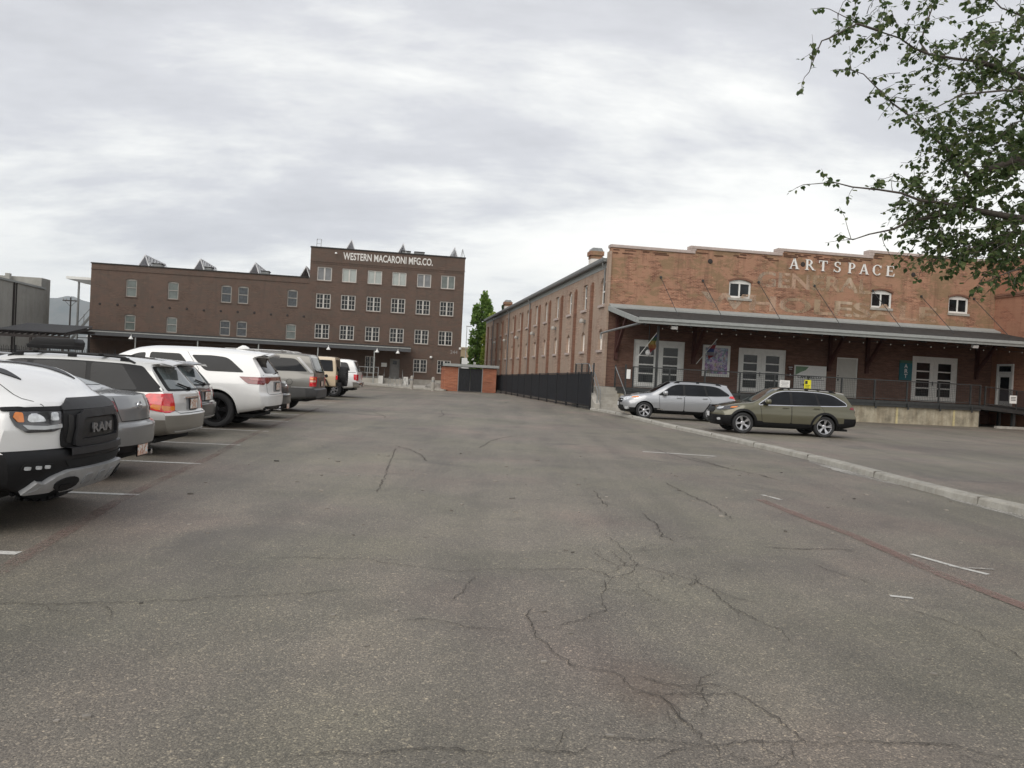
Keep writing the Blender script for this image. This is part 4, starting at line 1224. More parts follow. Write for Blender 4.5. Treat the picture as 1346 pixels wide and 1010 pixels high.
def jeep(name, label, group=None):
    pm = paint('sand_paint', (.55,.44,.30))
    L, W, H = 3.95, 1.60, 1.86
    h = W/2; fa, ra = L-.62, L-.62-2.42
    r, rad = .41, .47
    sp = dict(L=L, dx=.05, capn=28, seg=[3,2,4,5,5,6,4,4], k6=.95, tension=.35, tuck=.02,
        zt=[(0,H-.02),(.3,H),(1.9,H),(2.15,H-.03),(2.30,1.74),(2.52,1.22),(2.6,1.19),(3.3,1.14),(L,1.08)],
        zb=[(0,1.16),(2.4,1.14),(3.3,1.08),(L,1.0)],
        wb=[(0,h-.01),(2.3,h-.01),(2.7,h-.05),(3.4,h-.13),(L,h-.17)],
        wm=[(0,h),(2.3,h),(2.8,h-.05),(3.4,h-.12),(L,h-.16)],
        wr=[(0,h-.10),(2.1,h-.10),(2.4,h-.08),(2.7,h-.09),(L,h-.2)],
        sill=[(0,.56),(L,.56)], zm=[(0,.8),(L,.8)],
        rear=[(.5,0),(1.2,0),(1.86,.10)], front=[(.5,0),(1.1,0)], kr=.03, pr=8, kf=.05, pf=5, dr=.5, df=.3,
        arches=[(fa,r+.06,rad),(ra,r+.06,rad)], rules=[])
    c = Car(name, sp, pm, label, 'jeep', group)
    c.both('window', rpoly([(.14,1.22),(.20,1.70),(.98,1.70),(.98,1.22)], .05), GLASS, off=.006)
    c.both('window', rpoly([(1.12,1.20),(1.12,1.70),(2.12,1.68),(2.34,1.22)], .05), GLASS, off=.006)
    c.patch('windscreen', [(2.30,-.62),(2.30,.62),(2.50,.66),(2.50,-.66)], 'T', GLASS2, off=.006)
    c.patch('rear_window', rpoly([(-.6,1.22),(.6,1.22),(.56,1.72),(-.56,1.72)], .05), 'B', GLASS, off=.006)
    c.door(rpoly([(2.36,1.14),(1.08,1.14),(1.08,.72),(2.36,.62)], .08), (1.24,1.02), BLACKP)
    # fender flares as solid black blades
    for wx in (fa, ra):
        for sd in (1, -1):
            mb = MB()
            P = [(-.62,.60),(-.50,.86),(-.32,.94),(.30,.94),(.50,.84),(.62,.56)]
            for (a, b), (e, f) in zip(P, P[1:]):
                mb.bar((wx-c.cx+a, sd*(h+.06), b), (wx-c.cx+e, sd*(h+.06), f), .26, .035, up=(0,0,1))
            mb.build('wheel_flare', BLACKP, c.root)
    for sd in (1, -1):
        mb = MB(); mb.box(.005-c.cx-.06, .02-c.cx, sd*(h-.13), sd*(h+.01), .88, 1.06)
        mb.build('tail_lamp', REDL, c.root, bevel=.01)
        mb = MB(); mb.lathe([(.0,.0),(.07,0),(.07,.03),(.0,.04)], c=(.42-c.cx, 0, 1.02), axis='y', n=18)
        if sd == 1:
            for k in range(len(mb.v)): mb.v[k] = (mb.v[k][0], mb.v[k][1]+h-.01, mb.v[k][2])
            mb.build('fuel_filler', BLACKP, c.root)
    mb = MB(); mb.box(-.22-c.cx, .0-c.cx, -.72, .72, .58, .76); mb.build('bumper', BLACKP, c.root, bevel=.03)
    mb = MB(); mb.box(L-.02-c.cx, L+.2-c.cx, -.76, .76, .56, .74); mb.build('bumper', BLACKP, c.root, bevel=.03)
    mb = MB()
    for k in range(7): mb.box(L-.01-c.cx, L+.02-c.cx, -.40+k*.125, -.34+k*.125, .82, 1.02)
    mb.build('grille', DARKIN, c.root)
    for sd in (1, -1):
        mb = MB(); mb.lathe([(0,.04),(.08,.02),(.09,-.02)], c=(L-c.cx, sd*.5, .93), axis='x', n=20); mb.build('headlight', CLEARL, c.root)
    c.mirror(2.3, 1.18, BLACKP, size=1.2)
    c.wheels((fa, ra), r, .30, .22, 5, mat=CHROME, track=h+.17, tread=True)
    sp_ = MB(); tm = c.tyre_mesh(.41, .28, .215, True)
    o = link_mesh('spare_wheel', tm, RUBBER, c.root, 35)
    o.location = (-.19-c.cx, 0, 1.02); o.rotation_euler = (0, 0, PI/2)
    rm = link_mesh('rim', c.rim_mesh(.215, .28, 5, 'single'), [simple('dark_alloy', (.03,.03,.032), .35, .6), DARKIN], o, 35)
    mb = MB(); mb.box(-.12-c.cx, .02-c.cx, -.12, .12, .92, 1.12); mb.build('spare_bracket', BLACKP, c.root)
    return c

def pickup(name, pm, label, group=None):
    """white pickup whose bed carries a raised canopy"""
    L, W, H = 5.75, 1.98, 1.88
    h = W/2; fa, ra = L-.95, L-.95-3.55
    r, rad = .375, .44
    bump = lambda x, s, k, c: (k == 2 and c.z < .74) or (k in (1,-1) and x < .30 and s < 2.96)
    sp = dict(L=L, dx=.05, capn=32, seg=[3,2,5,6,6,8,4,4], k6=.92, tension=.6,
        zt=[(0,H-.05),(.5,H-.01),(1.6,H),(2.0,H),(3.3,H),(3.6,H-.07),(4.1,1.48),(4.35,1.26),(4.5,1.23),(5.2,1.18),(L,1.05)],
        zb=[(0,1.20),(2.0,1.20),(3.6,1.16),(4.4,1.14),(5,1.1),(L,.95)],
        wb=[(0,h-.07),(.6,h-.05),(2.4,h-.05),(4,h-.06),(4.8,h-.08),(L,h-.2)],
        wm=[(0,h-.02),(.6,h),(4.6,h),(L,h-.06)],
        wr=[(0,h-.23),(2.0,h-.22),(3.2,h-.25),(3.9,h-.2),(4.4,h-.14),(L,h-.25)],
        sill=[(0,.50),(1,.42),(4.4,.38),(L,.38)], zm=[(0,.78),(L,.74)],
        rear=[(.44,.08),(.52,0),(.70,-.01),(.74,0),(.77,.11),(1.2,.12),(1.25,.14),(1.80,.40),(H,.46)],
        front=[(.3,.06),(.5,0),(.8,0),(1.0,.04),(1.2,.2)], kr=.08, pr=5, kf=.25, pf=3, dr=.9,
        arches=[(fa,r,rad),(ra,r,rad)], rules=[('bumper', CHROME, bump)])
    c = Car(name, sp, pm, label, 'pickup truck', group)
    c.both('canopy_window', rpoly([(.50,1.31),(.66,1.70),(1.86,1.72),(1.86,1.30)], [.05,.12,.08,.05]), GLASS, off=.006)
    c.both('window', rpoly([(2.20,1.25),(2.26,1.70),(2.7,1.71),(2.7,1.24)], .05), GLASS, off=.006)
    c.both('window', rpoly([(2.8,1.24),(2.8,1.70),(3.3,1.69),(4.05,1.20)], .05), GLASS, off=.006)
    c.patch('rear_window', rpoly([(-.66,1.26),(.66,1.26),(.62,1.74),(-.62,1.74)], .06), 'B', GLASS, off=.006)
    c.patch('windscreen', rpoly([(3.6,-.6),(3.6,.6),(4.3,.76),(4.3,-.76)], .08), 'T', GLASS2, off=.006)
    c.seams([[(2.05,1.86),(2.05,.5)], [(.1,1.225),(2.03,1.225)]], .02)
    c.door(rpoly([(4.1,1.17),(2.75,1.19),(2.75,.5),(4.1,.5)], .05), (2.9,1.06))
    for a in ('L', 'R'):
        c.patch('tail_lamp', rpoly([(.13,1.14),(.33,1.14),(.30,.88),(.13,.84)], .03), a, REDL, off=.014, res=.03)
    for sd in (1, -1):
        c.patch('tail_lamp', rpoly([(sd*.78,1.14),(sd*.92,1.14),(sd*.94,.84),(sd*.78,.84)], .02), 'B', REDL, off=.014, res=.03)
        c.patch('headlight', rpoly([(sd*.5,.86),(sd*.5,1.0),(sd*.88,1.0),(sd*.88,.86)], .03), 'F', CLEARL, off=.012, res=.05)
    c.patch('grille', rpoly([(-.45,.75),(.45,.75),(.45,1.0),(-.45,1.0)], .04), 'F', BLACKP, off=.012)
    c.plate('B', 0, .64, out=.02)
    c.mirror(3.9, 1.2, BLACKP, size=1.3)
    c.wheels((fa, ra), r, .26, .21, 6)
    return c
# ------------------------------------------------------------------ the place: everything stands on one grid turned about nine degrees
ANG = math.atan(.16)
AX = Vector((math.cos(ANG), math.sin(ANG), 0)); BX = Vector((-math.sin(ANG), math.cos(ANG), 0))
random.seed(7)

def wall_boxes(mb, span, height, holes, place):
    """a wall with rectangular openings: place(u0,u1,z0,z1) adds one block. height: list of (u0,u1,ztop)"""
    us = {span[0], span[1]}
    for a, b, _ in height: us.update((a, b))
    for h in holes: us.update((h[0], h[1]))
    us = sorted(u for u in us if span[0]-1e-6 <= u <= span[1]+1e-6)
    # columns with identical openings are one block
    cols = []
    for a, b in zip(us, us[1:]):
        m = (a+b)/2
        top = [t for (p, q, t) in height if p-1e-6 <= m <= q+1e-6][0]
        hs = sorted((h[2], h[3]) for h in holes if h[0]-1e-6 <= m <= h[1]+1e-6)
        if cols and cols[-1][2] == top and cols[-1][3] == hs: cols[-1][1] = b
        else: cols.append([a, b, top, hs])
    for a, b, top, hs in cols:
        z = 0
        for z0, z1 in hs:
            if z0 > z: place(a, b, z, z0)
            z = z1
        if top > z: place(a, b, z, top)

def arch_fill(mb, u0, u1, z1, rise, axis, h0, h1):
    """brick left above a segmental arch in a rectangular opening"""
    n = 8; pts = []
    for k in range(n+1):
        t = k/n; pts.append((u0+(u1-u0)*t, z1-rise+rise*4*t*(1-t)))
    m = n//2
    for half in (pts[:m+1], pts[m:]):
        poly = half + ([(half[-1][0], z1+.001), (half[0][0], z1+.001)])
        poly = [p for i, p in enumerate(poly) if i == 0 or (abs(p[0]-poly[i-1][0])+abs(p[1]-poly[i-1][1])) > 2e-3]
        mb.prism(poly, axis, h0, h1)

# materials of the place
M_FRONT = brick('warm_old_brick', (.19,.078,.05), (.39,.20,.13), (.40,.30,.22), 'x', patch=(.27,.185,.11), patch2=(.40,.225,.15), var=1.6, stain=(.15,.085,.06))
M_FRONT_Y = brick('warm_old_brick_return', (.30,.125,.08), (.38,.175,.115), (.36,.26,.19), 'y', patch=(.36,.19,.125), var=1.1, stain=(.2,.09,.06))
M_SHADE = brick('shaded_red_brick', (.145,.075,.056), (.195,.105,.08), (.16,.125,.10), 'x', var=.9)  # darker red brick, with the canopy's shade put into its colour
M_SIDE = brick('pinkish_side_brick', (.33,.23,.175), (.43,.315,.25), (.39,.32,.265), 'y', patch=(.37,.285,.225), var=.8, stain=(.21,.135,.105))
M_PIL = brick('pilaster_brick', (.19,.098,.068), (.24,.125,.088), (.22,.15,.11), 'y', var=.7)
M_MAC = brick('brown_painted_brick', (.108,.075,.060), (.142,.100,.080), (.112,.083,.068), 'x', patch=(.130,.089,.071), patch2=(.108,.083,.068), var=.65, rough=.8, bumps=.3, stain=(.085,.065,.056))
M_MACY = brick('brown_painted_brick_return', (.105,.078,.066), (.120,.090,.076), (.098,.075,.064), 'y', var=.42, rough=.8, bumps=.3)
M_ENC = brick('orange_brick', (.30,.10,.055), (.38,.14,.075), (.33,.25,.2), 'x', bw=.3, bh=.1, var=.9)
M_CONC = concrete('pale_concrete', (.42,.40,.36), .5)
M_DOCK = concrete('stained_dock_concrete', (.42,.38,.29), 1.0, 1.2)
M_COPING = concrete('pinkish_coping', (.50,.42,.385), .35)
M_KERB = concrete('kerb_concrete', (.40,.385,.345), .55, 2.0)
M_GREYCMU = concrete('grey_block_wall', (.34,.335,.31), .4, .4)
M_ROOFD = simple('dark_roofing', (.045,.043,.041), .9, var=.3, vscale=3, spec=.2)
M_TRIM = simple('grey_green_trim', (.30,.315,.305), .6, var=.12)
M_TRIMD = simple('blue_grey_fascia', (.175,.18,.178), .55, var=.12)
M_WHITE = simple('white_joinery', (.76,.76,.73), .5, var=.06)
M_WIN = simple('stone_grey_joinery', (.52,.50,.465), .55, var=.08)
M_DARKT = simple('dark_timber', (.030,.024,.022), .75, var=.3)
M_REDT = simple('maroon_timber', (.075,.028,.022), .7, var=.25)
M_STEEL = simple('dark_steel', (.055,.058,.058), .5, .5, var=.2)
M_GALV = simple('galvanised_steel', (.30,.31,.31), .45, .7, var=.2)
M_BLACKM = simple('black_painted_steel', (.012,.013,.016), .55, var=.3)
M_PANE = glass_dark('window_glass', (.012,.015,.017), .08, .32, .6)
M_BLIND = simple('pale_blind_glass', (.34,.37,.35), .25, var=.10, vscale=2, spec=.7)
M_GBLIND = simple('greenish_blind_glass', (.115,.135,.125), .15, var=.25, vscale=1.5, spec=.7)
M_LAMPW = simple('white_enamel_lamp', (.72,.72,.70), .35)
M_SIGNW = simple('white_sign', (.76,.76,.74), .5, var=.05)
M_BOARD = simple('white_window_board', (.78,.74,.69), .6, var=.1)
M_INK = simple('black_ink', (.02,.02,.022), .5)

# ============================================================ old brick warehouse with the dock
def warehouse():
    w = empty('brick_warehouse', (5.27, 43.8, 0), ANG, 'long two-storey old brick warehouse with stepped parapet, white letters and a loading dock', 'building')
    # front wall
    tops = [(0,5.0,9.12),(5.0,10.4,9.40),(10.4,16.25,9.67),(16.25,24.7,10.0)]
    holes = [(7.2,8.58,6.74,7.82),(16.3,17.68,6.74,7.82),(21.5,22.88,6.74,7.82)]
    doors = [(1.62,4.70,1.22,3.98),(8.02,11.02,1.22,3.85),(19.28,22.40,1.22,3.97),(14.3,15.68,1.22,3.62)]
    mb = MB()
    wall_boxes(mb, (0,24.7), tops, holes, lambda a, b, z0, z1: mb.box(a, b, 0, .45, max(z0,5.55), z1) if z1 > 5.55 else None)
    for h in holes: arch_fill(mb, h[0], h[1], h[3], .16, 'y', 0, .45)
    mb.build('front_wall', M_FRONT, w)
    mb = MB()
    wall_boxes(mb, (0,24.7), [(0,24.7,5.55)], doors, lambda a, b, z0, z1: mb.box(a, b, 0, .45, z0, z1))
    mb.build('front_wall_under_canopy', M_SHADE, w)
    mb = MB()
    for i, (a, b, t) in enumerate(tops):
        mb.box(a-(.06 if i == 0 else .30), b if i < 3 else b, -.07, .52, t, t+.17)
        if i: mb.box(a-.30, a+.06, -.065, .515, tops[i-1][2]+.171, t-.001)
    mb.build('coping', M_COPING, w, bevel=.02)
    # dark worn courses under the coping
    mb = MB()
    random.seed(3)
    for a, b, t in tops:
        for r in range(3):
            x = a+.1
            while x < b-.4:
                l = random.uniform(.2, .9)
                if random.random() < .55: mb.box(x, min(x+l, b-.1), -random.uniform(.008,.03), .01, t-.10-.085*r-.05, t-.10-.085*r)
                x += l+random.uniform(.05,.5)
    mb.build('worn_brick', brick('worn_brick', (.09,.045,.032), (.13,.06,.04), (.09,.06,.045), 'x', var=.6), w)
    # front windows
    for h in holes:
        fr = MB(); y0, y1 = .10, .20
        u0, u1, z0, z1 = h[0], h[1], h[2], h[3]
        fr.box(u0, u0+.11, y0, y1, z0, z1-.1); fr.box(u1-.11, u1, y0, y1, z0, z1-.1)
        fr.box(u0+.11, u1-.11, y0, y1, z0, z0+.12); fr.box(u0+.11, u1-.11, y0, y1, z1-.24, z1-.001); fr.box((u0+u1)/2-.045, (u0+u1)/2+.045, y0+.01, y1, z0+.12, z1-.24)
        f = fr.build('window', M_WHITE, w)
        mb = MB(); mb.box(u0+.1, u1-.1, .15, .17, z0+.1, z1-.22); mb.build('pane', M_PANE, f)
        mb = MB(); mb.box(u0-.05, u1+.05, -.06, .12, z0-.14, z0-.001); mb.build('sill', M_CONC, f)
        mb = MB(); n = 10
        for k in range(n):
            t0, t1 = k/n, (k+1)/n
            za, zb = z1-.16+.16*4*t0*(1-t0), z1-.16+.16*4*t1*(1-t1)
            mb.bar((u0-.06+(u1-u0+.12)*t0, -.01, za+.06), (u0-.06+(u1-u0+.12)*t1, -.01, zb+.06), .05, .10)
        mb.build('brick_arch', M_PIL, f)
    # double doors
    for (u0, u1, z0, z1) in doors[:3]:
        fr = MB()
        fr.box(u0, u0+.10, .08, .22, z0, z1); fr.box(u1-.10, u1, .08, .22, z0, z1); fr.box(u0+.10, u1-.10, .08, .22, z1-.24, z1)
        f = fr.build('door_frame', M_WHITE, w)
        m = (u0+u1)/2
        for a, b in ((u0+.105, m-.006), (m+.006, u1-.105)):
            d = MB(); st = .27; zt = z1-.245; y0, y1 = .11, .17
            d.box(a, a+st, y0, y1, z0+.02, zt); d.box(b-st, b, y0, y1, z0+.02, zt)
            d.box(a+st, b-st, y0, y1, z0+.02, z0+.32); d.box(a+st, b-st, y0, y1, zt-.14, zt)
            hz = (zt-.14-z0-.32)/4
            for k in range(1, 4): d.box(a+st, b-st, y0+.01, y1, z0+.32+hz*k-.035, z0+.32+hz*k+.035)
            dd = d.build('door', M_WHITE, w)
            g = MB(); g.box(a+st-.01, b-st+.01, .135, .15, z0+.30, zt-.12); g.build('pane', M_PANE, dd)
            if abs(b-m) < .05:
                h = MB(); h.box(b-.10, b-.06, .05, .11, z0+1.0, z0+1.25); h.build('handle', M_STEEL, dd)
    u0, u1, z0, z1 = doors[3]
    d = MB(); d.box(u0+.06, u1-.06, .10, .16, z0+.01, z1-.06); dd = d.build('door', simple('cream_door', (.50,.49,.45), .5, var=.06), w)
    f = MB(); f.box(u0, u0+.06, .05, .2, z0, z1); f.box(u1-.06, u1, .05, .2, z0, z1); f.box(u0+.06, u1-.06, .05, .2, z1-.06, z1); f.build('door_frame', M_WHITE, dd)
    h = MB(); h.box(u0+.12, u0+.18, .04, .1, z0+1.0, z0+1.12); h.tube([(u0+.15,.05,z0+1.3),(u0+.15,.11,z0+1.3)], .035); h.build('handle', M_STEEL, dd)
    # side wall with its row of windows
    mb = MB(); Ln = 57.0
    holes = []; ups = []; lows = []
    for k in range(14):
        c = 1.4+4.15*k
        ups.append((c-.50, c+.50, 5.95, 7.55)); lows.append((c-.42, c+.42, 3.30, 4.55))
    holes = ups+lows
    wall_boxes(mb, (.45,Ln), [(.45,Ln,8.05)], holes, lambda a, b, z0, z1: mb.box(0, .45, a, b, z0, z1))
    for i, h in enumerate(ups):
        if i % 2 == 0: arch_fill(mb, h[0], h[1], h[3], .28, 'x', 0, .45)
    for h in lows: arch_fill(mb, h[0], h[1], h[3], .22, 'x', 0, .45)
    mb.build('side_wall', M_SIDE, w)
    mb = MB(); mb.box(-.10, .02, -.07, .50, 0, 8.9); mb.build('corner_pier', M_SIDE, w)
    for k in range(13):
        c = 3.62+4.2*k
        if c > Ln-1: break
        mb = MB(); mb.box(-.14, -.001, c-.17, c+.17, 0, 7.35)
        mb.box(-.09, -.001, c-.12, c+.12, 7.35, 7.5)
        mb.build('pilaster', M_PIL, w)
    for i, h in enumerate(ups):
        a, b, z0, z1 = h
        fr = MB(); x0, x1 = .14, .22
        fr.box(x0, x1, a, a+.08, z0, z1-.02); fr.box(x0, x1, b-.08, b, z0, z1-.02)
        fr.box(x0, x1, a+.08, b-.08, z0, z0+.09); fr.box(x0, x1, a+.08, b-.08, z1-(.3 if i % 2 == 0 else .1), z1-.01)
        fr.box(x0+.01, x1, a+.08, b-.08, (z0+z1)/2-.04, (z0+z1)/2+.04)
        f = fr.build('window', M_WHITE, w)
        g = MB(); g.box(.18, .20, a+.07, b-.07, z0+.08, z1-.09); g.build('pane', M_PANE, f)
        s = MB(); s.box(-.11, .14, a-.12, b+.12, z0-.15, z0-.001); s.build('sill', M_COPING, f)
    for h in lows:
        a, b, z0, z1 = h
        fr = MB(); fr.box(.20, .26, a, b, z0, z1-.01)
        fr.box(.13, .20, a, a+.06, z0, z1-.02); fr.box(.13, .20, b-.06, b, z0, z1-.02)
        f = fr.build('window', M_BOARD, w)
        s = MB(); s.box(-.11, .20, a-.12, b+.12, z0-.14, z0-.001); s.build('sill', M_COPING, f)
    # eaves: frieze, gutter, downspouts
    mb = MB(); mb.box(-.02, .46, .46, Ln, 8.051, 8.36); mb.build('frieze', M_TRIM, w)
    mb = MB(); mb.box(-.32, .5, .46, Ln+.2, 8.361, 8.56); mb.box(-.345, -.325, .46, Ln+.2, 8.42, 8.60); mb.build('gutter', M_TRIMD, w)
    for c in (.78, 24.9, 37.0, 49.3):
        mb = MB(); mb.tube([(-.25,c,8.38),(-.25,c,8.2),(-.10,c,7.95),(-.10,c,(0 if c > 1 else 7.0))], .055, 8)
        mb.build('downspout', M_TRIMD, w)
    # roof
    mb = MB()
    mb.prism([(.2,8.56),(12.3,9.35),(24.5,8.56),(24.5,8.3),(.2,8.3)], 'y', .5, Ln-.1)
    mb.build('roof', M_ROOFD, w)
    mb = MB(); mb.box(.46, 24.7, Ln-.4, Ln, 0, 8.3); mb.box(24.3, 24.699, .46, Ln-.4, 0, 8.3); mb.build('rear_walls', M_SIDE, w)
    for (cx, cy, zt, wd) in ((1.2, 8.0, 10.35, .74), (1.2, 47.0, 10.3, .78)):
        mb = MB(); mb.box(cx-wd/2, cx+wd/2, cy-wd/2, cy+wd/2, 8.3, zt-.72); ch = mb.build('chimney', M_BOARD, w)
        mb = MB()
        mb.box(cx-wd/2-.02, cx+wd/2+.02, cy-wd/2-.02, cy+wd/2+.02, zt-.719, zt-.5)
        mb.box(cx-wd/2-.10, cx+wd/2+.10, cy-wd/2-.10, cy+wd/2+.10, zt-.499, zt-.22)
        mb.build('chimney_cap', M_FRONT, ch)
        mb = MB(); mb.prism([(cx-.44,zt-.219),(cx+.44,zt-.219),(cx+.30,zt),(cx-.30,zt)], 'y', cy-.4, cy+.4); mb.build('cowl', M_GALV, ch)
    # right-hand wing that steps forward
    mb = MB()
    mb.box(24.7, 25.15, -14, -.001, 0, 10.2)
    mb.build('wing_wall', M_FRONT_Y, w)
    mb = MB(); mb.box(25.151, 39, -14, -13.6, 0, 10.2); mb.box(25.151, 39, 10, 10.4, 0, 10.2); mb.box(25.151, 39.2, -13.6, 10, 9.8, 10.0)
    mb.box(38.8, 39.2, -13.6, 10, 0, 9.8)
    mb.build('wing_shell', M_FRONT, w)
    mb = MB(); mb.box(24.60, 24.699, -14, -.02, 7.92, 8.04); mb.box(24.62, 24.699, -14, -.02, 7.82, 7.9); mb.build('string_course', M_PIL, w)
    # canopy over the dock
    cn = MB(); x0, x1 = .02, 24.68
    def slab(y0, z0, y1, z1, t, a, b):
        cn.prism([(y0,z0),(y1,z1),(y1,z1-t),(y0,z0-t)], 'x', a, b)
    slab(-.02, 5.74, -5.40, 4.72, .16, x0+.02, x1)
    can = cn.build('canopy', M_ROOFD, w)
    cn = MB(); slab(-.02, 5.93, -.62, 5.70, .10, x0, x1); cn.build('canopy_flashing', M_TRIM, can)
    cn = MB(); cn.box(x0, x1, -5.50, -5.401, 4.50, 4.76); cn.box(x0, x1, -5.58, -5.501, 4.64, 4.79); cn.build('canopy_fascia', M_TRIM, can)
    cn = MB(); slab(-.03, 5.79, -5.39, 4.77, .26, x0-.07, x0+.018); cn.build('canopy_verge', M_TRIM, can)
    cn = MB()
    for k in range(21):
        x = .4+k*1.2
        if x > 24.4: break
        slab(-.03, 5.57, -5.38, 4.555, .16, x, x+.08)
    cn.build('canopy_rafter', M_DARKT, can)
    for x in (.55, 5.2, 13.75, 16.2, 23.6):
        b = MB()
        b.bar((x,-.02,3.1), (x,-1.8,5.1), .15, .17); b.box(x-.09, x+.09, -.18, -.001, 2.75, 5.3)
        b.box(x-.09, x+.09, -5.3, -.19, 4.32, 4.5) if False else None
        b.build('canopy_bracket', M_REDT, w)
    for x, z in ((3.0,7.62),(5.55,7.60),(9.0,7.75),(12.55,7.78),(16.35,7.75),(19.6,7.62),(23.2,7.7)):
        b = MB(); b.tube([(x,-.01,z),(x+.05,-2.9,5.24)], .018, 6); b.obox((x,-.03,z), (.06,0,0), (0,.03,0), (0,0,.06)); b.tube([(x+.05,-2.9,5.24),(x+.05,-2.9,5.1)], .03, 6)
        b.build('tie_rod', M_STEEL, w)
    # gutter pipe from the canopy corner back to the corner of the wall
    b = MB(); b.tube([(.35,-5.2,4.55),(.05,-3.5,4.42),(-.28,-.5,4.25),(-.30,.25,4.2),(-.30,.25,3.9)], .06, 8); b.build('canopy_drain', M_GALV, w)
    # wall lamps on the side wall
    for c in (5.2, 13.85, 22.6, 31.0, 38.8, 46.5):
        mb = MB(); mb.lathe([(.0,.18),(.10,.16),(.16,.08),(.18,-.05),(.16,-.10),(.0,-.10)], c=(-.22,c,5.2), axis='z', n=14)
        l = mb.build('wall_lamp', simple('dull_wall_lamp', (.36,.34,.31), .5), w, smooth=40)
        mb = MB(); mb.box(-.12, -.001, c-.1, c+.1, 5.1, 5.3); mb.build('lamp_bracket', M_TRIMD, l)
    # anchor plates and vents in the wall
    for x, z in ((5.95,8.75),(11.75,9.0),(19.0,8.9)):
        mb = MB(); mb.lathe([(0,-.04),(.13,-.03),(.15,.0)], c=(x,0,z), axis='y', n=12); mb.build('wall_anchor', M_DARKT, w)
    # faded words on the brick, then the raised letters
    gm = brick('faded_sign_paint', (.32,.175,.12), (.54,.345,.24), (.50,.40,.31), 'x', var=1.5, patch=(.40,.29,.19), patch2=(.53,.35,.25))
    gnt = gm.node_tree; gb = gnt.nodes['Principled BSDF']          # worn away course by course
    gv = coords(gnt, (1.6, 1, 9)); g1 = noise_(gnt, gv, 1.0, 7, .75); g2 = noise_(gnt, coords(gnt), .8, 4, .6)
    gnt.links.new(ramp(gnt, math_(gnt, 'ADD', math_(gnt, 'MULTIPLY', g1, .6), math_(gnt, 'MULTIPLY', g2, .4)), [(.41,(0,0,0)),(.53,(.85,.85,.85))]), gb.inputs['Alpha'])
    fit_text('faded_lettering', 'GENERAL', gm, w, (8.9, -.004, 7.55), 7.3, .85, depth=.001, bold=.03)
    fit_text('faded_lettering', 'WHOLESALE', gm, w, (5.6, -.004, 6.12), 15.2, .85, depth=.001, bold=.03)
    serif('ARTSPACE', w)
    # ends of the dock wall door on the wing
    mb = MB(); yb = -1.15
    mb.box(24.60, 24.699, yb-.62, yb-.5, 1.22, 3.75); mb.box(24.60, 24.699, yb+.5, yb+.62, 1.22, 3.75); mb.box(24.60, 24.699, yb-.5, yb+.5, 3.62, 3.75); mb.box(24.62, 24.699, yb-.5, yb+.5, 3.2, 3.28)
    f = mb.build('door_frame', M_WHITE, w)
    mb = MB(); mb.box(24.64, 24.698, yb-.499, yb-.36, 1.22, 3.19); mb.box(24.64, 24.698, yb+.36, yb+.499, 1.22, 3.19); mb.box(24.64, 24.698, yb-.36, yb+.36, 1.22, 1.5); mb.box(24.64, 24.698, yb-.36, yb+.36, 2.95, 3.19)
    d = mb.build('door', M_WHITE, w)
    mb = MB(); mb.box(24.67, 24.68, yb-.36, yb+.36, 1.5, 2.95); mb.box(24.67, 24.68, yb-.5, yb+.5, 3.28, 3.62); mb.build('pane', M_PANE, d)
    return w

def fit_text(name, body, mat, parent, loc, width, cap, depth=.01, space=1.0, bold=.0, rot=(PI/2,0,0)):
    """text whose capitals are `cap` high and whose line is `width` long"""
    o = text_obj(name, body, cap/.70, mat, parent, loc, rot, depth=depth, space=space, bold=bold)
    bpy.context.view_layer.update()
    d = o.dimensions.x
    o.scale = (width/max(d, .01), 1, 1)
    return o

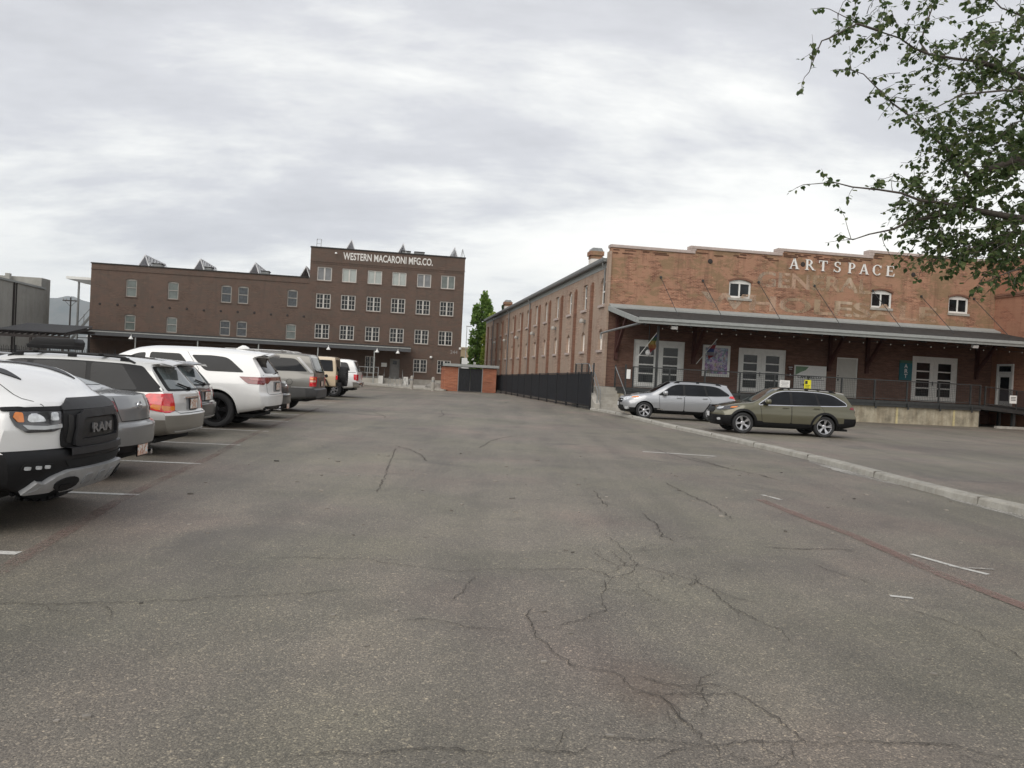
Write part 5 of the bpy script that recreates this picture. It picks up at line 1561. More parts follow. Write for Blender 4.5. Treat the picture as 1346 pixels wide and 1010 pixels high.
def serif(word, parent):
    """raised roman capitals built from thick and thin strokes"""
    H = .62; T = .115; t = .045; y0, y1 = -.075, -.02
    mb = MB()
    def P(poly): mb.prism(poly, 'y', y0, y1)
    def stem(x, w=T, z0=0, z1=H, foot=True, head=True):
        P([(x-w/2,z0),(x+w/2,z0),(x+w/2,z1),(x-w/2,z1)])
        s = .055
        for on, z, sg in ((foot, z0, 1), (head, z1, -1)):
            if on: mb.prism([(x-w/2-s,z),(x+w/2+s,z),(x+w/2+s,z+sg*.03),(x-w/2-s,z+sg*.03)], 'y', y0-.002, y1)
    def hbar(xa, xb, z, h=t): mb.prism([(xa,z-h/2),(xb,z-h/2),(xb,z+h/2),(xa,z+h/2)], 'y', y0-.001, y1)
    def ring(cx, cz, rx, rz, a0, a1, thick=T, thin=t, n=18):
        for k in range(n):
            q = []
            for a, inn in ((a0+(a1-a0)*k/n,0),(a0+(a1-a0)*(k+1)/n,0),(a0+(a1-a0)*(k+1)/n,1),(a0+(a1-a0)*k/n,1)):
                w = thin+(thick-thin)*abs(math.cos(a))**1.3
                q.append((cx+(rx-w*inn)*math.cos(a), cz+(rz-min(w,t*1.05)*inn)*math.sin(a)))
            mb.prism(q, 'y', y0, y1)
    xs = {'A':0}
    pos = [10.88, 11.86, 12.73, 13.70, 14.62, 15.40, 16.24, 17.13]
    for ch, x in zip(word, pos):
        zb = 8.68
        mb = MB(); v0 = 0
        if ch == 'A':
            P([(.24,H),(.30,H),(.09,0),(.03,0)]); P([(.22,H),(.34,H),(.56,0),(.43,0)]); hbar(.13,.46,.2)
            hbar(-.03,.16,.015,.03); hbar(.37,.62,.015,.03)
        elif ch == 'R':
            stem(.13); ring(.22,H*.73,.24,H*.27,-PI/2,PI/2); hbar(.13,.24,H-t/2); hbar(.13,.24,H*.47); P([(.24,H*.47),(.36,H*.47),(.62,0),(.48,0)]); hbar(.5,.68,.015,.03)
        elif ch == 'T':
            stem(.29); hbar(.02,.56,H-.022,.045); P([(.02,H-.16),(.05,H-.16),(.06,H-.04),(.02,H-.04)]); P([(.53,H-.16),(.56,H-.16),(.56,H-.04),(.52,H-.04)])
        elif ch == 'S':
            ring(.24,H*.74,.19,H*.26,R(35),R(270),.09,.05); ring(.24,H*.26,.21,H*.27,R(-150),R(90),.10,.05)
            P([(.37,H-.17),(.42,H-.17),(.42,H-.02),(.39,H-.06)]); P([(.02,.02),(.05,.06),(.07,.17),(.02,.17)])
        elif ch == 'P':
            stem(.13); ring(.22,H*.71,.25,H*.29,-PI/2,PI/2); hbar(.13,.24,H-t/2); hbar(.13,.24,H*.43)
        elif ch == 'C':
            ring(.31,H/2,.30,H/2+.01,R(40),R(320),.12,.04,24); P([(.52,H-.19),(.56,H-.19),(.56,H-.02),(.52,H-.06)])
        elif ch == 'E':
            stem(.13); hbar(.13,.50,H-.02,.04); hbar(.13,.40,H*.51,.04); hbar(.13,.54,.02,.04)
            P([(.47,H-.14),(.50,H-.14),(.50,H-.02),(.46,H-.03)]); P([(.38,H*.42),(.41,H*.42),(.41,H*.6),(.38,H*.6)]); P([(.50,.03),(.54,.03),(.57,.17),(.54,.17)])
        for i in range(v0, len(mb.v)):
            a, b, c = mb.v[i]; mb.v[i] = (a+x, b, c+zb)
        for sx in (.2, .42): mb.box(x+sx-.012, x+sx+.012, -.0195, .02, zb+.3, zb+.324)
        mb.build('letter', simple('white_letter_paint', (.78,.77,.74), .5, var=.04), parent)

W_FRAME = (5.27, 43.8, 0)
def at_w(x, y, z=0):
    return Vector(W_FRAME) + AX*x + BX*y + Vector((0,0,z))
def here(name, x, y, z, label, cat, group=None, rz=0):
    return empty(name, at_w(x, y, z), ANG+rz, label, cat, group)

def dock():
    d = here('loading_dock', 0, 0, 0, 'stained concrete loading dock with a dark steel edge along the brick warehouse', 'dock')
    mb = MB(); mb.box(-.25, 20.1, -4.60, -.001, 0, .90); mb.build('dock_wall', M_DOCK, d)
    mb = MB()
    for x in (15.05, 18.5): mb.box(x, x+.11, -4.63, -4.601, 0, .88)
    mb.build('painted_stripe', simple('faded_yellow', (.50,.43,.24), .8, var=.25), d)
    mb = MB(); mb.box(-.25, 20.1, -4.72, -.002, .901, 1.20); mb.box(-.25, 20.1, -4.76, -4.721, 1.06, 1.215); mb.build('deck', M_STEEL, d)
    mb = MB()
    for k in range(11): mb.box(.2+k*1.93-.05, .2+k*1.93+.05, -4.80, -4.765, .78, 1.14)
    mb.build('edge_bracket', M_STEEL, d)
    # landing at the left end and the steps up to it
    mb = MB(); mb.box(-1.62, -.251, -3.05, -.002, 0, 1.19)
    n = 6
    for k in range(n): mb.box(-1.62, -.251, -3.05-.30*(n-1-k)-.30, -3.05-.30*(n-1-k)-.0005, 0, 1.19/(n+1)*(k+1))
    mb.build('steps', M_CONC, d)
    mb = MB(); mb.prism([(-5.0,0),(-5.0,.35),(-3.0,1.42),(-.3,1.42),(-.3,0)], 'x', -1.90, -1.621); mb.build('cheek_wall', M_CONC, d)
    # ramp that runs down to the right
    mb = MB(); mb.prism([(20.1,1.20),(30,.55),(30,.34),(20.1,.99)], 'y', -4.74, -3.2); mb.build('ramp', M_STEEL, d)
    mb = MB()
    for x, zt in ((22.4,.9),(25.4,.7),(28.4,.5)):
        for y in (-4.5, -3.5):
            mb = MB(); mb.box(x-.08, x+.08, y, y+.16, 0, zt-.06); mb.build('ramp_leg', M_STEEL, d)
    mb = MB(); mb.box(20.6, 31, -5.35, -5.15, 0, .13); mb.build('ramp_kerb', M_KERB, d)
    mb = MB(); mb.box(20.101, 24.69, -3.19, -.002, 1.0, 1.20); mb.box(20.101, 20.4, -4.3, -3.3, 0, .98) ; mb.build('deck_return', M_STEEL, d)
    # railing along the edge
    r = here('dock_railing', 0, 0, 0, 'grey steel mesh railing along the edge of the loading dock', 'railing')
    zt, z0 = 2.28, 1.30
    xs = [.15+1.93*k for k in range(11)]+[20.05]
    for x in xs:
        mb = MB(); mb.box(x-.035, x+.035, -4.70, -4.63, 1.216, zt); mb.build('post', M_STEEL, r)
    mb = MB(); mb.box(xs[0]-.03, xs[-1]+.03, -4.70, -4.64, zt+.001, zt+.055); mb.box(xs[0], xs[-1], -4.685, -4.655, z0, z0+.04); mb.build('rail', M_STEEL, r)
    mb = MB()
    x = xs[0]+.1
    while x < xs[-1]: mb.box(x-.004, x+.004, -4.674, -4.666, z0+.04, zt); x += .10
    for k in range(9): mb.box(xs[0], xs[-1], -4.673, -4.667, z0+.10*(k+1)-.004, z0+.10*(k+1)+.004)
    mb.build('mesh', M_STEEL, r)
    r = here('ramp_railing', 0, 0, 0, 'dark mesh railing sloping down along the ramp at the right end of the dock', 'railing')
    mb = MB(); k_ = -.65/9.9
    for x in (20.35, 22.3, 24.3, 26.3, 28.3):
        z = 1.2+k_*(x-20.1); mb = MB(); mb.box(x-.035, x+.035, -4.72, -4.65, z, z+1.05); mb.build('post', M_STEEL, r)
    mb = MB()
    for dz in (1.05, .12): mb.bar((20.3,-4.685,1.2+dz), (29,-4.685,1.2+dz+k_*8.7), .05, .05)
    mb.build('rail', M_STEEL, r)
    mb = MB()
    x = 21.2
    while x < 29:
        z = 1.2+k_*(x-20.1); mb.box(x-.012, x+.012, -4.69, -4.68, z+.12, z+1.03); x += .05
    mb.build('mesh', M_BLACKM, r)
    t = here('notice', 22.05, -4.74, 1.62, 'small white notice hung on the ramp railing', 'sign')
    mb = MB(); mb.box(-.22, .22, -.008, .008, -.22, .22); p = mb.build('board', M_SIGNW, t)
    mb = MB()
    for z in (.10, .02, -.06): mb.box(-.15, .15, -.014, -.009, z, z+.035)
    mb.build('printing', M_INK, p)
    # stair railings
    r = here('stair_railing', 0, 0, 0, 'steel handrails and mesh panels around the dock steps', 'railing')
    mb = MB()
    def seg(p, q): mb.tube([p, q], .025, 8)
    seg((-1.76,-4.95,1.0),(-1.76,-3.0,2.38)); seg((-1.76,-3.0,2.38),(-1.76,-.1,2.38)); seg((-1.76,-4.95,.35),(-1.76,-4.95,1.0))
    seg((-.30,-4.9,.0),(-.30,-4.9,1.0)); seg((-.30,-4.9,1.0),(-.30,-3.0,2.30)); seg((-1.60,-4.9,.0),(-1.60,-4.9,1.0)); seg((-1.60,-4.9,1.0),(-1.60,-3.05,2.3))
    mb.build('handrail', M_GALV, r)
    mb = MB()
    for x, y in ((-1.76,-3.0),(-1.76,-1.5),(-1.76,-.15),(-.30,-3.0),(-.25,-4.66),(-1.76,-4.0)):
        mb = MB(); mb.box(x-.035, x+.035, y-.035, y+.035, 1.0 if y > -3.5 else .6, 2.4); mb.build('post', M_STEEL, r)
    mb = MB()
    y = -3.0
    while y < -.1: mb.box(-1.764, -1.756, y-.004, y+.004, 1.42, 2.36); y += .12
    for k in range(7): mb.box(-1.764, -1.756, -3.0, -.1, 1.46+.13*k, 1.467+.13*k)
    x = -.25
    while x < .15: mb.box(x-.005, x+.005, -4.675, -4.665, 1.25, 2.28); x += .07
    y = -4.6
    while y < -3.0: mb.box(-.304, -.296, y-.004, y+.004, 1.2, 2.28); y += .12
    for k in range(7): mb.box(-.304, -.296, -4.6, -3.0, 1.24+.14*k, 1.247+.14*k)
    mb.build('mesh', M_STEEL, r)
    t = here('notice', -.12, -4.72, 1.92, 'narrow white notice hung on the railing beside the dock steps', 'sign')
    mb = MB(); mb.box(-.10, .10, -.008, .008, -.24, .24); mb.build('board', M_SIGNW, t, bevel=.0)

def dock_things():
    # framed poster
    t = here('poster', 6.62, -.03, 3.0, 'large framed purple and orange poster on the brick wall between two double doors', 'poster')
    m, nt, b = newmat('poster_print')
    v = coords(nt, (1,1,1))
    vo = nt.nodes.new('ShaderNodeTexVoronoi'); vo.inputs['Scale'].default_value = 5.5; nt.links.new(v, vo.inputs['Vector'])
    f = noise_(nt, v, 3.2, 4, .6, .8)
    c = ramp(nt, f, [(.3,(.07,.05,.12)),(.42,(.20,.15,.30)),(.5,(.42,.36,.48)),(.58,(.12,.09,.2)),(.66,(.42,.20,.12)),(.74,(.5,.38,.3))], 'CONSTANT')
    c = mix(nt, c, vo.outputs['Color'], .14)
    nt.links.new(c, b.inputs['Base Color']); b.inputs['Roughness'].default_value = .25
    mb = MB(); mb.box(-.70, .70, -.02, .02, -.76, .76); mb.build('print', m, t)
    mb = MB(); mb.box(-.84, -.70, -.04, .02, -.92, .90); mb.box(.70, .84, -.04, .02, -.92, .90); mb.box(-.70, .70, -.04, .02, .76, .90); mb.box(-.70, .70, -.04, .02, -.92, -.76)
    mb.build('frame', M_WHITE, t)
    # café sign
    t = here('sign', 12.56, -.06, 2.32, 'white framed café sign with a green corner and a dark pointer below', 'sign')
    mb = MB(); mb.box(-.96, .96, -.02, .03, -.64, .64); mb.build('panel', M_SIGNW, t)
    mb = MB(); mb.prism([(-.95,.63),(-.12,.63),(-.30,.42),(-.62,.30),(-.95,.10)], 'y', -.024, -.021); mb.build('green_corner', simple('sage_green', (.16,.26,.16), .6), t)
    mb = MB(); mb.box(-1.02, -.96, -.03, .03, -.70, .70); mb.box(.96, 1.02, -.03, .03, -.70, .70); mb.box(-.96, .96, -.03, .03, .64, .70); mb.box(-.96, .96, -.03, .03, -.70, -.64); mb.build('frame', M_WHITE, t)
    fit_text('lettering', 'CAFE BREZ-CO', M_INK, t, (-.80, -.028, -.06), 1.5, .16, depth=.003, bold=.006)
    mb = MB(); mb.box(-.35, .9, -.027, -.021, -.16, -.13); mb.prism([(-.35,-.34),(-.24,-.45),(-.35,-.56),(-.46,-.45)], 'y', -.027, -.021); mb.box(-.60, -.46, -.027, -.021, -.46, -.44); mb.box(-.2, .5, -.027, -.021, -.50, -.48); mb.build('pointer', M_INK, t)
    # small plaques
    t = here('plaque', 11.30, -.03, 2.80, 'small maroon plaque, the upper one between the doors and the white sign', 'sign', None)
    mb = MB(); mb.box(-.17, .17, -.02, .02, -.16, .16); mb.build('board', M_REDT, t)
    mb = MB(); mb.box(-.13, .13, -.026, -.021, .05, .09); mb.box(-.10, .10, -.026, -.021, -.06, -.03); mb.build('printing', M_SIGNW, t)
    t = here('plaque', 11.30, -.03, 2.42, 'small maroon plaque with a white triangle, the lower one beside the white sign', 'sign', None)
    mb = MB(); mb.box(-.17, .17, -.02, .02, -.16, .16); mb.build('board', M_REDT, t)
    mb = MB(); mb.prism([(-.07,-.06),(.07,-.06),(0,.07)], 'y', -.026, -.021); mb.build('printing', M_SIGNW, t)
    # teal vertical banner
    t = here('banner', 18.82, -.03, 3.05, 'teal vertical sign reading ART on the dark wall left of the right-hand double doors', 'sign')
    mb = MB(); mb.box(-.42, .42, -.03, .02, -.58, .46); mb.build('board', simple('teal_sign', (.015,.14,.17), .5, var=.1), t)
    mb = MB(); mb.box(-.42, .42, -.03, .02, .461, .62); mb.build('green_band', simple('green_band', (.05,.13,.09), .5), t)
    for ch, z in (('A',.16),('R',-.14),('T',-.44)):
        fit_text('lettering', ch, M_SIGNW, t, (-.11, -.036, z), .22, .24, depth=.004, bold=.006)
    # papers hung on the railing and doors
    t = here('notice', 8.42, -4.74, 1.82, 'white sheet notice hung on the dock railing before the middle doors', 'sign')
    mb = MB(); mb.box(-.29, .29, -.006, .006, -.20, .20); p = mb.build('sheet', M_SIGNW, t)
    mb = MB()
    for z, w_ in ((.10,.20),(.03,.22),(-.04,.16),(-.11,.2)): mb.box(-w_, w_, -.011, -.007, z, z+.022)
    mb.build('printing', simple('grey_ink', (.25,.25,.26), .6), p)
    t = here('notice', 9.72, -4.74, 1.82, 'yellow notice with a dark emblem hung on the dock railing', 'sign')
    mb = MB(); mb.box(-.19, .19, -.006, .006, -.28, .28); p = mb.build('sheet', simple('yellow_sign', (.75,.68,.02), .5, var=.06), t)
    mb = MB(); mb.box(-.15, -.01, -.011, -.007, .06, .24)
    for z, w_ in ((-.02,.13),(-.09,.10),(-.16,.12)): mb.box(-.13, w_, -.011, -.007, z, z+.025)
    mb.build('printing', M_INK, p)
    # flags on short poles under the canopy; its shade put into the cloth colours
    for x, y, z, cols, lab in ((1.15,-3.2,3.15,[(.16,.02,.02),(.20,.08,.02),(.20,.15,.03),(.03,.08,.04),(.02,.03,.14),(.05,.02,.09)], 'small rainbow flag hanging from the left end of the canopy'),
                               (5.55,-.6,3.05,[(.28,.04,.05),(.25,.25,.27),(.05,.07,.22)], 'red white and blue flag on a slanted pole left of the poster')):
        t = here('flag', x, y, z, lab, 'flag')
        mb = MB(); mb.tube([(-.25,.3,-.3),(.55,-.6,1.15)], .02, 8); mb.build('pole', M_WHITE, t)
        mb = MB(); n = 12
        P = lambda u, v: (.50-.30*u+.05*math.sin(6*v+3*u), -.55+.38*u+.06*math.sin(9*u+2*v), 1.05-.45*u-.72*v-.04*math.sin(7*u))
        for i in range(n):
            for j in range(n):
                mb.face([P(i/n,j/n), P((i+1)/n,j/n), P((i+1)/n,(j+1)/n), P(i/n,(j+1)/n)])
        f = mb.build('cloth', stripes('flag_cloth_%d' % len(cols), cols, 2, .20), t, smooth=60)
        sm = f.modifiers.new('thickness', 'SOLIDIFY'); sm.thickness = .006
    # string of bulbs under the canopy
    t = here('string_lights', 0, 0, 0, 'string of small clear bulbs hung under the canopy edge', 'string lights')
    mb = MB(); pts = []
    x = 1.5
    random.seed(11)
    while x < 24.2:
        k = (x-1.5) % 2.4
        z = 4.36-.10*math.sin(PI*k/2.4); pts.append((x,-4.9,z)); x += .2
    mb.tube(pts, .010, 4); mb.build('cable', M_BLACKM, t)
    bm_ = MB(); bm_.lathe([(0,.0),(.016,-.015),(.026,-.045),(.018,-.07),(0,-.08)], axis='z', n=8); b0 = None
    for i, p in enumerate(pts[::4]):
        if b0 is None: b = b0 = bm_.build('bulb', simple('bulb_glass', (.55,.53,.48), .1, var=.2), t, smooth=60)
        else:
            b = b0.copy(); COL.objects.link(b); b.parent = t
        b.location = p
    # flood lamps and hanging lamp under the canopy
    for x, y, z, lab in ((2.0,-5.2,4.40,'white flood lamp under the canopy eave above the left doors'), (19.1,-5.2,4.40,'white flood lamp under the canopy eave above the teal sign')):
        t = here('flood_lamp', x, y, z, lab, 'lamp')
        mb = MB(); mb.obox((0,0,0), (.16,0,0), (0,.09,.03), (0,-.03,.08)); mb.build('housing', M_LAMPW, t, bevel=.015)
        mb = MB(); mb.tube([(0,.0,.05),(0,.02,.16)], .03); mb.build('bracket', M_STEEL, t)
    t = here('dome_lamp', 1.5, -2.9, 3.15, 'white dome camera hanging below the left end of the canopy', 'camera')
    mb = MB(); mb.lathe([(0,-.20),(.11,-.16),(.16,-.05),(.15,.06),(.06,.14),(0,.15)], axis='z', n=16); mb.build('dome', M_LAMPW, t, smooth=50)
    mb = MB(); mb.tube([(0,0,.14),(0,0,1.7)], .025); mb.build('stem', M_STEEL, t)
    # canopy post near the left doors
    t = here('canopy_post', 1.42, -4.5, 0, 'slim grey steel post under the left end of the canopy', 'post')
    mb = MB(); mb.box(-.05, .05, -.05, .05, 1.216, 4.48); mb.build('shaft', M_STEEL, t)
    mb = MB(); mb.box(-.12, .12, -.12, .12, 1.216, 1.235); mb.build('base_plate', M_STEEL, t)

def side_fence():
    t = empty('screen_fence', (0,0,0), 0, 'black screened metal fence running beside the warehouse wall', 'fence')
    p0 = at_w(-1.95, -4.3); p1 = Vector((-1.34, 66.4, 0))
    d = (p1-p0); L = d.length; u = d/L; nrm = Vector((-u.y, u.x, 0))
    n = 12
    tops = lambda s: 1.95-.40*s
    for k in range(n+1):
        s = k/n; p = p0+d*s
        mb = MB(); mb.obox(p+Vector((0,0,tops(s)/2)), u*.04, nrm*.04, Vector((0,0,tops(s)/2))); mb.build('post', M_BLACKM, t)
    mb = MB()
    for k in range(n):
        a = p0+d*(k/n)+u*.05; b = p0+d*((k+1)/n)-u*.05
        za, zb = tops(k/n), tops((k+1)/n)
        q = [a+Vector((0,0,.22)), b+Vector((0,0,.22)), b+Vector((0,0,zb-.1)), a+Vector((0,0,za-.1))]
        for o in (nrm*.008, -nrm*.008):
            mb.face([tuple(v+o) for v in (q if o == nrm*.008 else q[::-1])])
    mb.build('screen', simple('black_screen_mesh', (.010,.012,.018), .6, var=.4, vscale=2), t)
    mb = MB()
    for z in (0, .22): mb.bar(p0+nrm*.03+Vector((0,0,.22 if z else .08)), p1+nrm*.03+Vector((0,0,.22 if z else .08)), .05, .05)
    mb.bar(p0+nrm*.03+Vector((0,0,tops(0)-.05)), p1+nrm*.03+Vector((0,0,tops(1)-.05)), .05, .05)
    m = 150
    for k in range(m):
        s = (k+.5)/m; p = p0+d*s+nrm*.035
        mb.bar(p+Vector((0,0,.08)), p+Vector((0,0,tops(s)-.05)), .016, .016)
    mb.build('picket_frame', M_BLACKM, t)

def enclosure():
    t = empty('bin_enclosure', (-3.45, 63.3, 0), ANG, 'low orange brick bin enclosure with black double gate and flat roof edge', 'enclosure')
    mb = MB(); mb.box(-2.15, -1.02, 0, .5, 0, 2.0); mb.box(-2.15, -1.7, .5, 4, 0, 2.0); mb.build('brick_pier', M_ENC, t)
    mb = MB(); mb.box(1.02, 2.15, 0, .5, 0, 2.0); mb.box(1.7, 2.15, .5, 4, 0, 2.0); mb.build('brick_pier', M_ENC, t)
    mb = MB(); mb.box(-2.3, 2.3, -.15, 4.2, 2.02, 2.12); ro = mb.build('roof', M_BLACKM, t)
    mb = MB(); mb.box(-2.32, 2.32, -.20, -.151, 2.04, 2.26); mb.build('roof_edge', M_TRIM, ro)
    for a, b in ((-.99,-.01),(.01,.99)):
        mb = MB(); mb.box(a, b, .10, .15, .08, 1.92); g = mb.build('gate', M_BLACKM, t)
        mb = MB()
        k = a+.06
        while k < b: mb.box(k-.01, k+.01, .07, .099, .10, 1.9); k += .12
        mb.build('gate_bar', M_BLACKM, g)
    for x in (-1.0, 1.0):
        mb = MB(); mb.box(x-.04, x+.04, .02, .1, 0, 2.0); mb.build('gate_post', M_GALV, t)

# ============================================================ brown factory block
F_FRAME = (-5.6, 80.0, 0)
def at_f(x, y, z=0): return Vector(F_FRAME) + AX*x + BX*y + Vector((0,0,z))

def casement(parent, u0, u1, z0, z1, kind):
    fr = MB(); f_ = .085; y0, y1 = .06, .16; m = (u0+u1)/2
    fr.box(u0, u0+f_, y0, y1, z0, z1); fr.box(u1-f_, u1, y0, y1, z0, z1); fr.box(u0+f_, u1-f_, y0, y1, z0, z0+f_); fr.box(u0+f_, u1-f_, y0, y1, z1-f_, z1)
    fr.box(m-.07, m+.07, y0+.01, y1, z0+f_, z1-f_)
    if kind == 'muntin':
        for a, b in ((u0+f_, m-.07), (m+.07, u1-f_)):
            c = (a+b)/2; fr.box(c-.018, c+.018, y0+.03, y1, z0+f_, z1-f_)
            for k in (1, 2):
                z = z0+f_+(z1-z0-2*f_)*k/3; fr.box(a, c-.018, y0+.03, y1, z-.018, z+.018); fr.box(c+.018, b, y0+.03, y1, z-.018, z+.018)
    f = fr.build('window', M_WIN, parent)
    g = MB(); g.box(u0+.04, u1-.04, .12, .135, z0+.04, z1-.04)
    g.build('pane', {'muntin': M_PANE, 'grey': simple('grey_curtain_glass', (.17,.175,.18), .15, var=.2, vscale=2), 'blind': M_BLIND, 'green': M_GBLIND}[kind if kind != 'green_m' else 'green'], f)
    s = MB(); s.box(u0-.06, u1+.06, -.05, .06, z0-.10, z0-.001); s.build('sill', M_MAC, f)

def factory():
    t = empty('factory_block', F_FRAME, ANG, 'dark brown four-storey brick factory with a white painted company name', 'building')
    cols = [-14.06, -11.6, -9.05, -6.58, -4.04, -1.58]
    holes = []
    rows = [(10.12,11.5),(7.32,8.82),(4.27,5.76)]
    for z0, z1 in rows:
        for c in cols: holes.append((c-.72, c+.72, z0, z1))
    for c in cols[4:]: holes.append((c-.70, c+.70, 1.34, 2.72))
    holes.append((-9.64,-8.62,1.0,2.75)); door = (-7.12,-6.12,.58,2.6); holes.append(door)
    mb = MB()
    wall_boxes(mb, (-15.5,.1), [(-15.5,.1,13.4)], holes, lambda a, b, z0, z1: mb.box(a, b, 0, .4, max(z0,.62), z1) if z1 > .62 else None)
    mb.build('front_wall', M_MAC, t)
    mb = MB(); mb.box(-15.5, door[0], -.05, .41, 0, .619); mb.box(door[1], .15, -.05, .41, 0, .619); mb.build('plinth', M_CONC, t)
    mb = MB(); mb.box(-.3, .1, .4, 13.5, 0, 13.4); mb.box(-15.5, -15.1, .4, 13.5, 0, 13.4); mb.build('side_walls', M_MACY, t)
    mb = MB(); mb.box(-15.1, -.3, 13.1, 13.5, 0, 13.4); mb.box(-15.1, -.3, .4, 13.1, 12.6, 12.8); mb.build('rear_wall', M_MAC, t)
    mb = MB(); mb.box(-15.56, .16, -.06, .46, 13.4, 13.52); mb.box(-.36, .16, .46, 13.56, 13.4, 13.52); mb.box(-15.56, -15.04, .46, 13.56, 13.4, 13.52); mb.build('parapet_cap', M_ROOFD, t)
    mb = MB(); mb.box(-15.5, .14, -.05, -.001, 12.02, 12.10)
    for k in range(62):
        x = -15.3+k*.25; mb.box(x, x+.11, -.045, -.001, 11.82, 12.019)
    mb.build('corbel_course', M_MAC, t)
    kinds = ['grey','blind','blind','blind','grey','green'] + ['muntin']*12
    for h, k in zip(holes[:18], kinds): casement(t, *h, k)
    for h in holes[18:20]: casement(t, *h, 'muntin')
    casement(t, *holes[20], 'muntin')
    mb = MB(); mb.box(door[0]+.08, door[1]-.08, .12, .17, .6, 2.05); mb.box(door[0]+.08, door[0]+.3, .12, .17, 2.05, 2.5); mb.box(door[1]-.3, door[1]-.08, .12, .17, 2.05, 2.5); mb.box(door[0]+.3, door[1]-.3, .12, .17, 2.42, 2.5)
    dm = simple('grey_door_paint', (.19,.185,.175), .5)
    d = mb.build('door', dm, t)
    mb = MB(); mb.box(door[0]+.29, door[1]-.29, .14, .15, 2.03, 2.44); mb.build('pane', M_PANE, d)
    mb = MB(); mb.box(door[0], door[0]+.08, .05, .2, .6, 2.6); mb.box(door[1]-.08, door[1], .05, .2, .6, 2.6); mb.box(door[0]+.08, door[1]-.08, .05, .2, 2.5, 2.6); mb.build('door_frame', dm, d)
    fit_text('lettering', 'WESTERN MACARONI MFG.CO.', simple('white_wall_paint', (.66,.65,.62), .7, var=.08), t, (-12.27,-.012,12.42), 9.05, .70, depth=.004, bold=.022)
    fit_text('lettering', '244', simple('grey_number_paint', (.30,.29,.28), .6), t, (-1.0,-.012,3.45), .75, .36, depth=.004)
    for x, z in ((-2.95,3.0),(.02,4.05)):
        mb = MB(); mb.lathe([(0,.1),(.12,.08),(.15,-.03),(.12,-.12),(0,-.13)], c=(x,-.14,z), axis='z', n=12); l = mb.build('wall_lamp', M_LAMPW, t, smooth=50)
        mb = MB(); mb.box(x-.05, x+.05, -.1, -.001, z-.05, z+.05); mb.build('lamp_bracket', M_STEEL, l)
    mb = MB(); mb.tube([(-13.0,-.05,12.95),(-13.0,-.35,13.0)], .03); mb.lathe([(0,.12),(.1,.09),(.13,-.04),(0,-.1)], c=(-13.0,-.36,12.92), axis='z', n=12); mb.build('parapet_lamp', M_LAMPW, t, smooth=50)
    # low wing
    w = empty('factory_wing', F_FRAME, ANG, 'long lower two-storey brown brick wing left of the factory block', 'building')
    xs = [-32.3, -28.45, -23.45, -21.85, -17.1]
    holes = []
    for x in xs: holes.append((x-.50, x+.50, 7.30, 9.05))
    for x in xs: holes.append((x-.50, x+.50, 4.03, 5.60))
    mb = MB()
    wall_boxes(mb, (-36.0,-15.502), [(-36.0,-15.502,10.3)], holes, lambda a, b, z0, z1: mb.box(a, b, .02, .42, z0, z1))
    for h in holes: arch_fill(mb, h[0], h[1], h[3], .12, 'y', .02, .42)
    mb.build('front_wall', M_MAC, w)
    mb = MB(); mb.box(-36.0, -35.6, .42, 13, 0, 10.3); mb.build('end_wall', M_MACY, w)
    mb = MB(); mb.box(-35.6, -15.6, 12.6, 13, 0, 10.3); mb.box(-35.6, -15.6, .42, 12.6, 9.7, 9.9); mb.build('rear_wall', M_MAC, w)
    mb = MB(); mb.box(-36.06, -15.57, -.05, .48, 10.3, 10.40); mb.box(-36.06, -35.54, .48, 13.05, 10.3, 10.40); mb.build('parapet_cap', M_ROOFD, w)
    mb = MB(); mb.box(-36.0, -15.57, -.04, .019, 9.75, 9.84); mb.build('string_course', M_MAC, w)
    for i, h in enumerate(holes):
        u0, u1, z0, z1 = h; fr = MB(); f_ = .09; y0, y1 = .10, .18
        fr.box(u0, u0+f_, y0, y1, z0, z1-.02); fr.box(u1-f_, u1, y0, y1, z0, z1-.02); fr.box(u0+f_, u1-f_, y0, y1, z0, z0+f_); fr.box(u0+f_, u1-f_, y0, y1, z1-.18, z1-.01)
        fr.box(u0+f_, u1-f_, y0-.01, y1, (z0+z1)/2-.035, (z0+z1)/2+.035)
        f = fr.build('window', simple('weathered_joinery', (.30,.285,.26), .6), w)
        g = MB(); g.box(u0+.05, u1-.05, .14, .155, z0+.05, z1-.12)
        pk = M_GBLIND if i % 5 in (0,1) else simple('slatted_glass', (.05,.056,.062), .12, var=.4, vscale=5)
        if i == 9: pk = M_GBLIND
        g.build('pane', pk, f)
        s = MB(); s.box(u0-.06, u1+.06, -.04, .10, z0-.09, z0-.001); s.build('sill', M_MAC, f)
    for k in range(13):
        x = -35.1+k*1.6; mb = MB(); mb.lathe([(0,-.05),(.10,-.04),(.13,.02)], c=(x, .02, 6.44+random.uniform(-.05,.05)), axis='y', n=10); mb.build('wall_anchor', M_DARKT, w)
    # balcony roof at the far left end
    b = MB(); b.box(-38.6, -36.01, 1.0, 6.0, 8.75, 9.0); bal = b.build('balcony_roof', M_WHITE, w)
    b = MB(); b.prism([(-36.01,8.74),(-38.5,8.74),(-36.01,8.2)], 'y', 1.0, 1.2); b.build('balcony_bracket', M_TRIMD, bal)
    b = MB(); b.box(-37.55, -37.4, 1.1, 1.25, 2.2, 8.74); b.build('balcony_post', M_TRIMD, bal)
    b = MB(); b.bar((-38.4,1.2,2.3), (-36.05,1.2,5.6), .12, .2); b.bar((-37.9,1.2,3.9), (-36.05,1.2,6.4), .05, .05); b.bar((-36.9,1.2,3.9), (-36.9,1.2,5.4), .05, .05); b.build('outside_stair', M_TRIMD, bal)

